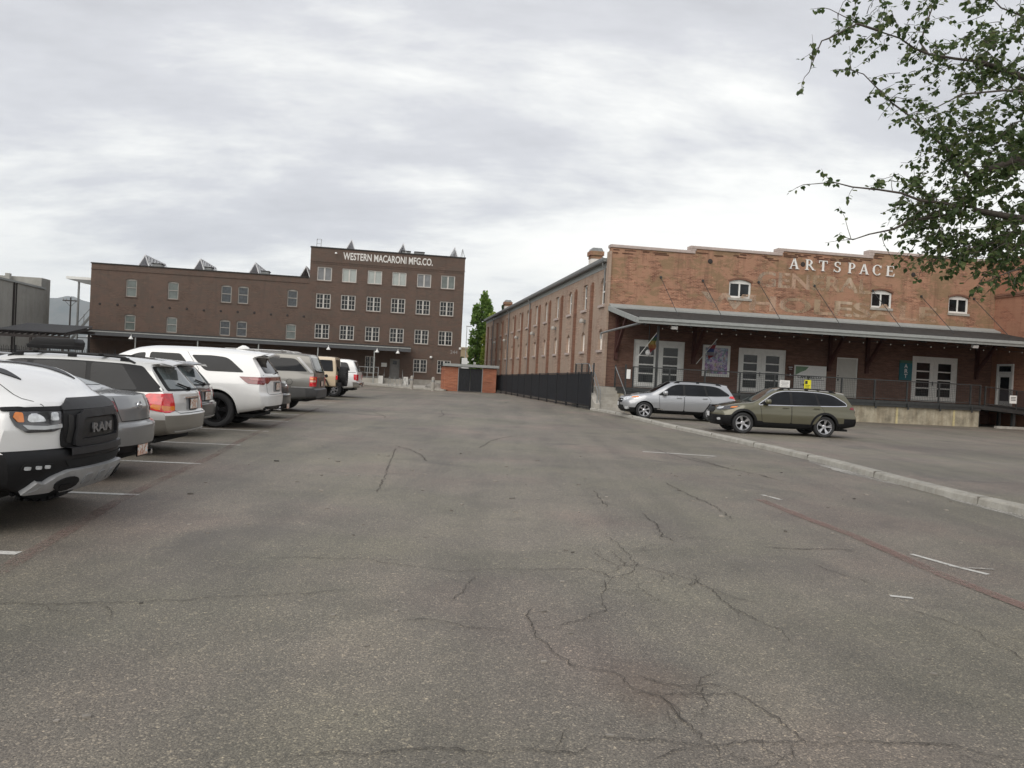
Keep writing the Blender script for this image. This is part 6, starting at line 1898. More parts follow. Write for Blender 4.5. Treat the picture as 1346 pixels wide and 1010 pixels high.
def solar_racks():
    base = None
    def rack(x, y, z, n, L):
        t = empty('solar_rack', at_f(x, y, z), ANG, 'x', 'solar panel')
        mb = MB()
        for k in range(n):
            a = L*k/n+.03; b = L*(k+1)/n-.03
            mb.face([(a,0,.12),(b,0,.12),(b,.55,1.15),(a,.55,1.15)])
        pnl = mb.build('panel', simple('solar_cells', (.02,.028,.05), .12, .2, var=.4, vscale=9, spec=.8), t, fixn=False)
        sm = pnl.modifiers.new('thickness', 'SOLIDIFY'); sm.thickness = .03
        mb = MB()
        for k in range(n):
            a = L*k/n+.03; b = L*(k+1)/n-.03
            mb.obox(((a+b)/2,.305,.615), ((b-a)/2,0,0), (0,.275,.515), (0,.009,-.005))
        mb.build('backsheet', simple('pale_backsheet', (.58,.60,.64), .6), t)
        mb = MB()
        for k in range(n+1):
            x_ = L*k/n
            mb.bar((x_,-.03,.06),(x_,.58,1.2),.07,.07); mb.bar((x_,.58,1.2),(x_,1.0,0),.07,.07)
            if k < n: mb.bar((x_,1.0,0),(x_+L/n,.6,1.15),.06,.06); mb.bar((x_+L/n,1.0,0),(x_,.6,1.15),.06,.06)
        for y_, z_ in ((-.03,.06),(.58,1.2),(1.0,0)): mb.bar((0,y_,z_),(L,y_,z_),.07,.07)
        mb.build('frame', simple('pale_aluminium', (.72,.73,.74), .5), t)
        return t
    return rack

def roof_clutter():
    rack = solar_racks()
    # rows run back from the street: seen almost end on
    def turned(x, y, z, L, lab):
        t = rack(x, y+L, z, max(2, int(L/1.0)), L); t.rotation_euler.z = ANG-PI/2; t['label'] = lab; t['group'] = 'solar racks on the factory roofs'
        return t
    for i, (x, L) in enumerate(((-32.1,2.6),(-26.9,1.9),(-21.6,1.4),(-16.6,1.1))):
        turned(x, 1.2, 10.4, 7.0, ['solar rack at the far left end of the low wing roof','solar rack second from the left on the low wing roof','solar rack third from the left on the low wing roof','solar rack next to the four-storey block on the low wing roof'][i])
    for i, x in enumerate((-12.2,-6.9,-1.5,.35-.6)):
        if i == 3: continue
        turned(x, 1.6, 13.52, 9.0, ['solar rack above the first word of the painted name','solar rack in the middle of the four-storey roof','solar rack at the right end of the four-storey roof'][i])
    t = empty('roof_mast', at_f(-.35, 1.0, 13.5), ANG, 'thin tripod mast at the right corner of the four-storey roof', 'mast')
    mb = MB(); mb.bar((0,0,0),(.25,.5,1.1),.04); mb.bar((.5,0,0),(.25,.5,1.1),.04); mb.bar((.25,1,0),(.25,.5,1.1),.04); mb.build('legs', M_GALV, t)
    t = empty('roof_ladder', at_f(-15.0, .5, 13.5), ANG, 'short ladder rails standing above the left corner of the four-storey roof', 'ladder')
    mb = MB()
    for x in (0, .42): mb.tube([(x,0,-.1),(x,0,.85),(x,.5,.85)], .03, 6)
    mb.bar((0,0,.85),(.42,0,.85),.03); mb.bar((0,0,.4),(.42,0,.4),.03); mb.build('rails', M_GALV, t)
    for x, z, w, lab in ((-30.5,10.4,.9,'roof unit between the first two solar racks on the low wing'),(-25.7,10.4,.8,'roof unit between the second and third solar racks on the low wing'),(-20.1,10.4,.75,'roof unit near the four-storey block on the low wing'),(-6.0,13.5,.9,'left of two dark roof units above the painted name'),(-4.6,13.5,1.0,'right of two dark roof units above the painted name')):
        t = empty('roof_unit', at_f(x, 1.6, z), ANG, lab, 'roof unit', 'ventilation units on the factory roofs')
        mb = MB(); mb.box(-w/2, w/2, 0, .9, 0, .42); mb.build('housing', M_TRIMD, t)
        mb = MB(); mb.box(-w/2-.05, w/2+.05, -.05, .95, .421, .5); mb.build('cap', M_ROOFD, t)
        mb = MB()
        for k in range(4): mb.box(-w/2+.06, w/2-.06, -.02, -.001, .06+k*.09, .1+k*.09)
        mb.build('louvre', M_GALV, t)

def factory_canopy():
    t = empty('factory_canopy', F_FRAME, ANG, 'long flat dark canopy on slim posts along the brown factory', 'canopy')
    x0, x1, y = -36.2, -5.15, -4.0
    mb = MB(); mb.prism([(y,3.66),(.0,3.95),(.0,3.75),(y,3.46)], 'x', x0, x1); mb.build('roof', M_ROOFD, t)
    mb = MB(); mb.box(x0, x1, y-.10, y-.001, 3.61, 3.70); mb.build('eave_edge', M_TRIM, t)
    mb = MB(); mb.box(x0, x1, y-.07, y-.001, 3.30, 3.60); mb.build('fascia', simple('dark_fascia', (.07,.073,.078), .55), t)
    for x in (-35.6,-30.5,-25.0,-19.5,-14.0,-8.65):
        mb = MB(); mb.box(x-.05, x+.05, y+.02, y+.12, 0, 3.45); mb.build('post', M_TRIM, t)
    mb = MB(); mb.bar((x0+.2,y+.3,3.0),(x1-14,y+.3,3.0),.05,.06); mb.build('pipe_rail', M_DARKT, t)
    lamps = [(-34.4,'far left end'),(-30.8,'second from the left end'),(-13.0,'above the white canopied pickup'),(-8.4,'above the porch railing'),(-6.4,'right end beside the porch door')]
    for x, w in lamps:
        l = empty('hanging_lamp', at_f(x, y-.25, 3.30), ANG, 'white gooseneck lamp under the factory canopy, ' + w, 'lamp', 'white lamps along the factory canopy')
        mb = MB(); mb.lathe([(.03,.08),(.06,.04),(.20,-.16),(.205,-.2),(.17,-.18),(0,-.05)], axis='z', n=16); mb.build('shade', M_LAMPW, l, smooth=50)
        mb = MB(); mb.tube([(0,.2,.15),(0,.1,.22),(0,.02,.2),(0,0,.06)], .02, 6); mb.build('arm', M_LAMPW, l)
    # porch
    p = empty('porch', F_FRAME, ANG, 'raised concrete porch with steps before the grey factory door', 'porch')
    mb = MB(); mb.box(-36, -7.7, -3.9, -.06, 0, .58); mb.box(-7.7, -5.4, -2.4, -.06, 0, .58); mb.build('slab', M_CONC, p)
    mb = MB()
    for k in range(4): mb.box(-7.69, -5.75, -2.4-.32*(k+1), -2.4-.32*k-.0005, 0, .58-.145*k-.02)
    mb.build('steps', M_CONC, p)
    mb = MB(); mb.box(-8.15, -7.71, -4.1, -3.70, 0, .85); mb.box(-5.74, -5.3, -4.1, -3.70, 0, .85); mb.build('pier', simple('white_pier', (.55,.54,.51), .7), p)
    r = empty('porch_railing', F_FRAME, ANG, 'grey pipe railing on the porch in front of the factory', 'railing')
    mb = MB()
    for x in [-8.2-1.05*k for k in range(9)]: mb.box(x-.03, x+.03, -3.82, -3.76, .581, 1.62)
    mb.build('post', M_GALV, r)
    mb = MB(); mb.bar((-16.7,-3.79,1.65),(-8.15,-3.79,1.65),.05,.05); mb.bar((-16.7,-3.79,1.12),(-8.15,-3.79,1.12),.03,.03); mb.bar((-16.7,-3.79,.72),(-8.15,-3.79,.72),.03,.03); mb.build('rail', M_GALV, r)
    r = empty('step_handrail', F_FRAME, ANG, 'pair of pipe handrails beside the porch steps', 'railing')
    for x in (-7.62, -5.82, -4.75):
        mb = MB(); mb.tube([(x,-3.7,.05),(x,-3.7,1.05),(x,-2.4,1.55),(x,-2.4,.6)], .025, 6); mb.build('handrail', M_GALV, r)
    s = empty('wall_notice', at_f(-7.7, -.02, 1.95), ANG, 'small white notice on the brown wall left of the factory door', 'sign')
    mb = MB(); mb.box(-.28, .28, -.015, .015, -.2, .2); mb.build('board', M_SIGNW, s)

def bollards():
    base = None
    for i, (x, y, lab) in enumerate(((-8.1,62.1,'concrete-grey bollard nearer the porch steps'),(-6.2,60.4,'concrete-grey bollard nearer the bin enclosure'))):
        if base is None:
            b = empty('bollard', (x,y,0), 0, lab, 'bollard', 'bollards before the factory')
            mb = MB(); mb.lathe([(.13,0),(.13,.98),(.11,1.06),(.05,1.10),(0,1.11)], axis='z', n=16); mb.build('post', M_CONC, b, smooth=40)
            mb = MB(); mb.lathe([(.134,.72),(.137,.73),(.137,.84),(.134,.85)], axis='z', n=16); mb.build('band', M_GALV, b)
            base = b
        else:
            b = copy_tree(base); b.location = (x,y,0); b['label'] = lab
    t = empty('bicycle_rack', (-10.6, 66.5, 0), ANG, 'grey pipe bicycle rack beside the porch steps', 'bicycle rack')
    mb = MB()
    pts = []
    for k in range(33):
        a = k/32*4*2*PI
        pts.append((k*.055, 0, .45+.40*math.cos(a)))
    mb.tube(pts, .025, 6); mb.build('hoops', M_GALV, t)
    mb = MB(); mb.box(-.1, .0, -.2, .2, 0, .03); mb.box(1.76, 1.86, -.2, .2, 0, .03); mb.tube([(-.05,0,0),(-.05,0,.9)], .025); mb.tube([(1.81,0,0),(1.81,0,.9)], .025); mb.build('foot', M_GALV, t)
    # granite blocks and a bench-like slab near the wall
    for i, (x, y, w, h, lab) in enumerate(((-6.6,67.2,.9,.55,'rough grey boulder behind the right bollard'),(-5.3,66.8,.7,.45,'smaller rough boulder next to the bin enclosure'))):
        bm = bmesh.new(); bmesh.ops.create_icosphere(bm, subdivisions=3, radius=1)
        for v in bm.verts:
            k = 1+.35*mnoise.noise(v.co*1.3+Vector((i*7,0,0)))+.1*mnoise.noise(v.co*4)
            v.co = Vector((v.co.x*w*k, v.co.y*w*.7*k, max(-.05, v.co.z*h*k)))
        me = bpy.data.meshes.new('boulder'); bm.to_mesh(me); bm.free()
        o = link_mesh('boulder', me, concrete('boulder_stone', (.26,.25,.23), .7, 3), None, 60)
        o.location = (x, y, .0); tag(o, lab, 'boulder')

def far_left():
    t = empty('grey_block_building', (0,0,0), 0, 'plain grey block building with metal coping at the far left', 'building')
    c = Vector((-46.0, 75.0, 0))
    t.location = c; t.rotation_euler = (0,0,ANG)
    mb = MB(); mb.box(-22, 0, -34, 0, 0, 7.6); mb.build('wall', M_GREYCMU, t)
    mb = MB(); mb.box(-.25, .12, -34.1, .1, 7.6, 7.78); mb.box(-22, -.251, -34.1, -33.8, 7.6, 7.78); mb.build('coping', M_TRIM, t)
    mb = MB(); mb.box(-22, -.3, .02, 2.0, 0, 8.7); mb.build('rear_block', M_GREYCMU, t)
    for y in (-6.2,):
        mb = MB(); mb.tube([(.08,y,7.6),(.08,y,0)], .08, 8); mb.tube([(.08,y+.45,7.6),(.08,y+.45,0)], .05, 8); mb.build('downspout', M_DARKT, t)
    mb = MB(); mb.box(-3.3, -2.9, -.6, -.2, 7.6, 8.9); mb.build('vent_stack', M_GREYCMU, t)
    # slatted carport in front
    p = empty('slatted_carport', (-34.0, 55.0, 0), ANG, 'dark slatted carport roof on posts at the far left', 'carport')
    mb = MB()
    L = 4.6
    for k in range(15):
        y = -1.2+k*.335; z = 2.9+(y+1.2)*.14
        mb.obox((0,y,z+.06), (L/2,0,0), (0,.10,.014), (0,0,.03))
    mb.build('roof', simple('carport_roof', (.03,.03,.032), .7), p)
    mb = MB()
    for k in range(12):
        x = -L/2+.1+k*(L-.2)/11; mb.bar((x,-1.35,2.75),(x,3.7,3.46),.07,.14)
    mb.box(-L/2-.2, L/2+.2, -1.3, -1.18, 2.5, 2.7); mb.box(-L/2-.2, L/2+.2, 3.4, 3.52, 3.05, 3.25)
    mb.build('beam', M_DARKT, p)
    for x, y, z in ((-L/2+.1,-1.24,2.5),(-L/2+.9,3.46,3.05),(0,-1.24,2.5),(L/2-.2,-1.24,2.5),(L/2-.2,3.46,3.05)):
        mb = MB(); mb.box(x-.07, x+.07, y-.07, y+.07, 0, z); mb.build('post', M_DARKT, p)
    l = empty('carport_lamp', (-36.3, 53.8, 2.75), 0, 'white shade lamp at the left end of the slatted carport', 'lamp')
    mb = MB(); mb.lathe([(.03,.1),(.06,.05),(.22,-.12),(.22,-.16),(0,-.05)], axis='z', n=14); mb.build('shade', M_LAMPW, l, smooth=50)
    mb = MB(); mb.tube([(0,0,.08),(0,.1,.3),(.25,.1,.3)], .02, 6); mb.build('arm', M_DARKT, l)
    f = empty('picket_fence', (-48, 58, 0), ANG, 'black metal picket fence before the grey block building', 'fence')
    mb = MB()
    for k in range(130): mb.box(k*.13-.012, k*.13+.012, -.012, .012, .05, 1.85+(.08 if k % 2 else 0))
    mb.build('picket', M_BLACKM, f)
    mb = MB(); mb.box(0, 17, -.03, .03, 1.55, 1.6); mb.box(0, 17, -.03, .03, .25, .3)
    for k in range(8): mb.box(k*2.4-.04, k*2.4+.04, -.04, .04, 0, 1.95)
    mb.build('rail', M_BLACKM, f)

def far_back():
    # utility pole
    t = empty('utility_pole', (-81, 140, 0), ANG, 'dark wooden utility pole with crossarm before the hazy mountain', 'utility pole')
    mb = MB(); mb.tube([(0,0,0),(0,0,11.6)], .17, 10, r2=.12); mb.build('pole', M_DARKT, t)
    mb = MB(); mb.box(-1.35, 1.35, -.08, .08, 10.9, 11.1); mb.bar((-.9,0,10.9),(0,0,9.9),.06); mb.bar((.9,0,10.9),(0,0,9.9),.06); mb.build('crossarm', M_DARKT, t)
    mb = MB()
    for x in (-1.25,-.7,.7,1.25): mb.lathe([(.05,0),(.08,.1),(.04,.28),(0,.3)], c=(x,0,11.1), axis='z', n=8)
    mb.build('insulator', M_GREYCMU, t)
    t = empty('light_pole', (-11.2, 180, 0), 0, 'thin tall lamp post far behind the bin enclosure', 'lamp post')
    mb = MB(); mb.tube([(0,0,0),(0,0,12.4)], .10, 8, r2=.07); mb.build('mast', M_GALV, t)
    mb = MB(); mb.box(-.2, 1.1, -.12, .12, 12.3, 12.5); mb.build('lamp_head', M_GALV, t)
    t = empty('tan_warehouse', (-20, 225, 0), ANG, 'long low tan warehouse far behind the bin enclosure', 'building')
    mb = MB(); mb.box(-25, 45, 0, 20, 0, 8.6); mb.build('wall', concrete('tan_wall', (.36,.29,.19), .3, .2), t)
    mb = MB(); mb.box(-25.2, 45.2, -.3, 20.2, 8.6, 9.0); mb.build('roof_edge', concrete('tan_roof', (.42,.36,.27), .3, .2), t)
    mb = MB()
    for k in range(12): mb.box(-22+k*5.4, -19.5+k*5.4, -.06, .0, .4, 3.6)
    mb.build('loading_door', M_GREYCMU, t)
    # trucks parked beyond the enclosure
    def truck(loc, rz, lab, col):
        t = empty('box_truck', loc, rz, lab, 'truck', 'white trucks beyond the enclosure')
        mb = MB(); mb.box(-3.4, 2.2, -1.2, 1.2, 1.05, 3.9); mb.build('cargo_box', col, t, bevel=.04)
        mb = MB(); mb.prism([(2.35,.6),(4.4,.6),(4.4,1.6),(3.9,1.75),(3.5,2.75),(2.35,2.75)], 'y', -1.05, 1.05); cab = mb.build('cab', col, t, bevel=.05)
        mb = MB(); mb.prism([(3.88,1.78),(3.56,2.62),(3.55,2.60),(3.86,1.78)], 'y', -.95, .95); mb.build('windscreen', GLASS, cab)
        mb = MB(); mb.prism([(2.6,1.75),(3.6,1.75),(3.35,2.55),(2.6,2.55)], 'y', -1.06, 1.06); mb.build('side_window', GLASS, cab)
        mb = MB(); mb.box(-3.4, 4.2, -.5, .5, .6, 1.0); mb.build('chassis', DARKIN, t)
        for x in (-2.2, 3.4):
            for y in (-1.0, 1.0):
                mb = MB(); mb.lathe([(0,-.14),(.42,-.14),(.46,-.08),(.46,.08),(.42,.14),(0,.14)], c=(x,y,.46), n=20); mb.build('wheel', RUBBER, t, smooth=40)
    truck((-9.6,112,0), ANG+PI/2, 'white box truck right behind the bin enclosure roof', M_SIGNW)
    truck((-6.6,124,0), ANG+PI*.55, 'white box truck farther back beside the poplars', M_LAMPW)
# ------------------------------------------------------------------ ground, paint, cracks
CRACKS = [
[(-3.23,4.73),(-3.1,4.75),(-2.88,4.77),(-2.63,4.83),(-2.29,4.93),(-2.12,4.98),(-1.73,5.15),(-1.45,5.23),(-1.1,5.41)],
[(-2.24,15.23),(-2.0,13.01),(-1.76,10.96),(-1.65,9.75)],
[(-1.92,6.23),(-1.38,6.28),(-1.14,6.33),(-1.0,6.23),(-0.61,6.12),(-0.36,6.08),(0.08,6.26)],
[(-0.65,4.78),(-0.45,4.86),(-0.22,4.75),(-0.03,4.74),(0.08,4.72)],
[(-0.22,5.96),(-0.28,5.49),(-0.39,5.24)],
[(-0.86,3.01),(-0.82,3.06),(-0.65,3.13),(-0.52,3.12),(-0.37,3.17),(-0.15,3.19),(0.08,3.2)],
[(1.24,10.88),(1.25,10.06),(1.25,9.48)],
[(1.63,9.2),(1.68,8.51),(1.62,7.89),(1.73,7.56)],
[(1.04,7.75),(1.13,7.1),(1.15,6.54),(1.35,6.39),(1.57,6.14),(1.61,5.93),(1.62,5.63),(1.68,5.37),(1.76,5.13),(1.84,4.99),(1.81,4.71)],
[(0.08,6.22),(0.36,6.28),(0.71,6.39),(0.87,6.12),(1.08,6.1)],
[(0.81,6.05),(0.72,5.52),(0.72,5.25),(0.58,5.06),(0.34,4.84)],
[(0.19,5.21),(0.2,4.74),(0.3,4.43),(0.41,4.21),(0.59,4.15),(0.67,4.08),(0.69,3.94),(0.83,3.85),(0.87,3.69),(0.91,3.49),(0.97,3.32),(0.96,3.22)],
[(0.83,3.85),(0.95,3.9),(1.23,3.93),(1.3,3.78),(1.35,3.66),(1.39,3.47),(1.37,3.36)],
[(0.7,4.14),(0.81,4.07),(0.95,3.99),(1.12,4.04),(1.24,3.96)],
[(0.08,3.21),(0.29,3.23),(0.35,3.21),(0.41,3.28)],
[(0.41,3.37),(0.64,3.39),(0.78,3.37),(0.93,3.33),(1.02,3.36),(1.17,3.42),(1.34,3.41),(1.62,3.44),(1.9,3.48),(2.08,3.47),(2.2,3.38),(2.34,3.37)],
[(0.65,3.17),(0.77,3.28),(0.91,3.33)],
[(2.56,7.58),(2.94,7.58),(3.31,7.67),(3.57,7.64)],
[(3.01,5.68),(3.13,5.43),(3.21,5.2),(3.2,4.9),(3.21,4.68),(3.24,4.47)],
[(2.48,12.1),(2.6,10.81),(2.72,10.06),(2.7,9.12)],
[(1.34,3.41),(1.28,3.24)],
[(1.59,3.35),(1.59,3.25)],
[(0.07,16.45),(0.87,16.21),(1.69,16.3)],
[(2.79,7.01),(2.91,6.63),(3.09,6.31)],
[(0.81,7.03),(0.88,6.75),(0.98,6.51)],
[(0.99,7.07),(1.05,6.52),(1.16,6.61)],
[(1.15,6.54),(1.04,6.27),(0.87,6.12)],
]

def ground():
    # wide earth sheet, asphalt lot on it
    m, nt, b = newmat('dry_earth')
    v = coords(nt); f = noise_(nt, v, .02, 8, .65); g_ = noise_(nt, v, .6, 6, .6)
    c = ramp(nt, f, [(.35,(.13,.115,.08)),(.55,(.17,.15,.11)),(.7,(.10,.11,.06))])
    nt.links.new(mix(nt, c, ramp(nt, g_, [(.3,(.8,.8,.8)),(.7,(1.15,1.15,1.15))]), .7, 'MULTIPLY'), b.inputs['Base Color'])
    b.inputs['Roughness'].default_value = .95
    mb = MB(); mb.face([(-9500,-280,-.06),(9000,-280,-.06),(9000,9600,-.06),(-9500,9600,-.06)])
    tag(mb.build('ground', m), kind='structure')
    m, nt, b = newmat('worn_asphalt')
    v = coords(nt)
    big = noise_(nt, v, .16, 6, .62, .6)
    mid = noise_(nt, v, .9, 7, .66, .4)
    strk = noise_(nt, coords(nt, (1.1,.10,1), rot=(0,0,R(-7))), 1.0, 6, .62)
    fine = noise_(nt, v, 110, 4, .85)
    grit = nt.nodes.new('ShaderNodeTexVoronoi'); grit.inputs['Scale'].default_value = 120; nt.links.new(v, grit.inputs['Vector'])
    grit2 = nt.nodes.new('ShaderNodeTexVoronoi'); grit2.inputs['Scale'].default_value = 55; nt.links.new(v, grit2.inputs['Vector'])
    hue = noise_(nt, v, .33, 4, .5)
    c = ramp(nt, big, [(.32,(.122,.109,.091)),(.5,(.160,.143,.119)),(.68,(.198,.176,.146))])
    c = mix(nt, c, ramp(nt, hue, [(.40,(.97,1.0,.945)),(.52,(1,1,1)),(.62,(1.03,.965,.985))]), 1.0, 'MULTIPLY')
    c = mix(nt, c, ramp(nt, mid, [(.3,(.76,.76,.77)),(.5,(1,1,1)),(.72,(1.17,1.15,1.12))]), .85, 'MULTIPLY')
    c = mix(nt, c, ramp(nt, strk, [(.32,(.74,.74,.75)),(.5,(1,1,1)),(.7,(1.2,1.18,1.15))]), .9, 'MULTIPLY')
    c = mix(nt, c, ramp(nt, fine, [(.30,(.30,.30,.30)),(.5,(.97,.97,.97)),(.70,(1.85,1.82,1.76))]), 1.0, 'MULTIPLY')
    sepc = nt.nodes.new('ShaderNodeSeparateColor'); nt.links.new(grit.outputs['Color'], sepc.inputs[0])
    c = mix(nt, c, ramp(nt, sepc.outputs[0], [(0,(.55,.55,.55)),(.5,(1,1,1)),(.88,(1.2,1.19,1.16)),(.95,(2.0,1.95,1.85))]), .85, 'MULTIPLY')
    sep2 = nt.nodes.new('ShaderNodeSeparateColor'); nt.links.new(grit2.outputs['Color'], sep2.inputs[0])
    c = mix(nt, c, ramp(nt, sep2.outputs[1], [(0,(1,1,1)),(.965,(1,1,1)),(.975,(1.7,1.65,1.55))]), .8, 'MULTIPLY')
    # old sealed patches and oil spots with their own outlines
    oil = noise_(nt, coords(nt, (1,1,1), loc=(3.1,7.7,0)), .55, 3, .5, .5)
    c = mix(nt, c, (.06,.055,.052), ramp(nt, oil, [(.61,0),(.69,.38)]))
    # rust-brown dirt washed into the joint of two cracks
    spt = nt.nodes.new('ShaderNodeVectorMath'); spt.operation = 'DISTANCE'; nt.links.new(coords(nt, (1,.8,1)), spt.inputs[0]); spt.inputs[1].default_value = (.78, 3.16, 0)
    rs = math_(nt, 'SUBTRACT', .30, math_(nt, 'ADD', spt.outputs['Value'], math_(nt, 'MULTIPLY', math_(nt, 'SUBTRACT', mid, .5), .9)))
    c = mix(nt, c, (.105,.062,.038), ramp(nt, rs, [(.0,0),(.25,.32)]))
    nt.links.new(c, b.inputs['Base Color'])
    b.inputs['Roughness'].default_value = .62; b.inputs['Specular IOR Level'].default_value = .55
    h = math_(nt, 'ADD', math_(nt, 'MULTIPLY', grit.outputs['Distance'], -1.0), fine)
    bump_(nt, b, h, .55, .006)
    mb = MB(); mb.face([(-75,-14,0),(60,-14,0),(60,150,0),(-75,150,0)])
    tag(mb.build('asphalt', m), kind='structure')

    def worn_paint(name, col, cover, top=1.0):
        m, nt, b = newmat(name)
        v = coords(nt); n1 = noise_(nt, v, 24, 8, .78); n2 = noise_(nt, v, 90, 3, .7); n3 = noise_(nt, v, .8, 4, .6)
        k = math_(nt, 'ADD', math_(nt, 'MULTIPLY', n1, .6), math_(nt, 'ADD', math_(nt, 'MULTIPLY', n2, .3), math_(nt, 'MULTIPLY', n3, .35)))
        nt.links.new(col if False else ramp(nt, n1, [(.3, tuple(c*.8 for c in col)),(.7, tuple(min(1,c*1.1) for c in col))]), b.inputs['Base Color'])
        b.inputs['Roughness'].default_value = .85
        nt.links.new(ramp(nt, k, [(cover,(0,0,0)),(cover+.12,(top,top,top))]), b.inputs['Alpha'])
        return m
    white = worn_paint('worn_white_paint', (.50,.49,.46), .48)
    faint = worn_paint('faint_white_paint', (.36,.345,.315), .575)
    red = worn_paint('worn_red_paint', (.215,.135,.115), .57, .5)
    red2 = worn_paint('worn_red_paint_bright', (.25,.155,.132), .53, .6)
    gut = worn_paint('pale_gutter_cement', (.40,.385,.35), .54)
    def strip(name, pts, w, mat, z=.004):
        mb = MB(); pts = [Vector((x,y,0)) for x, y in pts]
        # finely cut so the edge can wander a little
        q = []
        for a, b_ in zip(pts, pts[1:]):
            n = max(1, int((b_-a).length/.25)); q += [a+(b_-a)*k/n for k in range(n)]
        q.append(pts[-1]); prev = None
        for i, p in enumerate(q):
            d = (q[min(i+1,len(q)-1)]-q[max(i-1,0)]).normalized(); s = Vector((-d.y,d.x,0))
            ww = w/2*(1+.18*mnoise.noise(p*3.1))
            cur = (p+s*ww+Vector((0,0,z)), p-s*ww+Vector((0,0,z)))
            if prev: mb.face([prev[1], cur[1], cur[0], prev[0]])
            prev = cur
        return tag(mb.build(name, mat, fixn=False), kind='structure')
    ends = [(-3.76,5.95),(-4.18,8.72),(-4.63,11.58),(-5.04,14.43),(-5.52,17.6),(-6.03,20.89),(-6.37,23.92),(-6.75,26.9),(-7.2,30.1),(-7.6,33.2),(-8.0,36.4),(-8.4,39.6)]
    for x, y in [(-3.3,3.05)]+ends: strip('parking_line', [(x,y),(x-5.4,y-.36)], .105, white)
    strip('red_line', [(-3.2,3.4),(-3.56,5.43),(-3.71,6.11),(-3.9,6.99),(-4.16,8.15),(-4.39,9.49),(-4.83,12.57),(-5.23,14.72),(-5.73,17.81),(-6.3,22),(-7,28)], .13, red, .008)
    strip('red_line', [(3.56,10.81),(3.69,9.42),(3.84,8.43),(3.89,6.77),(4.01,5.9),(4.12,5.0),(4.2,4)], .15, red2, .008)
    strip('arrow_mark', [(3.02,17.3),(3.8,17.2),(4.62,17.07)], .14, white)
    strip('arrow_mark', [(4.25,16.55),(4.65,17.07),(4.40,17.55)], .10, faint, .008)
    strip('stall_tick', [(4.05,7.62),(4.22,7.16),(4.37,6.90)], .07, white); strip('stall_tick', [(4.15,7.12),(4.55,7.10)], .05, faint, .008)
    strip('stall_tick', [(3.76,11.3),(3.90,10.9)], .07, white); strip('stall_tick', [(3.04,6.0),(3.2,5.96)], .05, white)
    strip('parking_line', [(8.1,14.45),(13.6,15.2)], .10, faint); strip('parking_line', [(8.3,18.4),(13.6,19.2)], .10, faint)
    strip('parking_line', [(8.2,22.3),(13.4,23.1)], .10, faint); strip('parking_line', [(7.6,28.9),(12.8,29.7)], .10, faint)
    # kerb: a real step with a rounded nose
    K = [(7.6,2.0),(7.62,6.0),(7.4,8.5),(7.14,10.57),(6.9,12.74),(6.83,15.9),(6.5,19.85),(6.0,24),(5.5,27.5),(5.15,31.5),(4.85,34.5),(4.35,37.6),(4.0,38.9)]
    fx = pchip([(y, x) for x, y in K])
    mb = MB(); prev = None
    yv = 2.0
    prof = [(0,0),(.015,.085),(.045,.112),(.225,.118),(.255,.10),(.265,0)]
    while yv <= 38.9:
        x = fx(yv); dx = (fx(yv+.1)-fx(yv-.1))/.2; s = Vector((1,-dx,0)).normalized()
        w = .006*mnoise.noise(Vector((0,yv*1.7,0)))
        cur = [Vector((x,yv,0))+s*(u+w)+Vector((0,0,z*(1+.05*mnoise.noise(Vector((3,yv*.9,0))))))  for u, z in prof]
        if prev:
            for k in range(len(prof)-1): mb.face([prev[k], prev[k+1], cur[k+1], cur[k]])
        prev = cur; yv += .3
    k = mb.build('kerb', M_KERB, None, smooth=50, fixn=False); tag(k, kind='structure')
    jb = MB(); yv = 2.6
    while yv < 38.5:      # joints and a few chips along the kerb
        x = fx(yv); dx = (fx(yv+.1)-fx(yv-.1))/.2; s = Vector((1,-dx,0)).normalized(); d_ = Vector((dx,1,0)).normalized()
        jb.obox(Vector((x,yv,.058))+s*.1325, s*.1345, d_*.0035, Vector((0,0,.0615)))
        yv += 2.95
    tag(jb.build('kerb_joints', simple('joint_dirt', (.16,.15,.13), 1.0)), kind='structure')
    mb = MB(); prev = None
    for (a, c, wmx) in ((8.2,12.2,.22),(13.4,17.2,.30)):
        prev = None; n = 24
        for i in range(n+1):
            y = a+(c-a)*i/n; t = i/n; ww = wmx*math.sin(PI*min(1,max(.02,t)))**.6*(1+.5*mnoise.noise(Vector((y*2,1,0))))
            cur = (Vector((fx(y)-.005,y,.004)), Vector((fx(y)-.01-ww,y,.004)))
            if prev: mb.face([prev[1], prev[0], cur[0], cur[1]])
            prev = cur
    tag(mb.build('gutter_cement', gut, fixn=False), kind='structure')
    # far kerb and walk in front of the factory
    mb = MB()
    pts = [(-22,70.9),(-13.67,70.6),(-9.6,65.3),(-5.4,62.3)]
    for a, b_ in zip(pts, pts[1:]): mb.bar((a[0],a[1],.06),(b_[0],b_[1],.06),.25,.13)
    tag(mb.build('kerb', M_KERB), kind='structure')
    mb = MB(); mb.face([(-22,71.05,.10),(-13.6,70.75,.10),(-9.5,65.45,.10),(-5.4,62.45,.10),(-4.5,66,.10),(-5.0,79.9,.10),(-22,77,.10)])
    tag(mb.build('pavement', M_CONC, fixn=False), kind='structure')
    # cracks: narrow wandering openings
    random.seed(21)
    mb = MB()
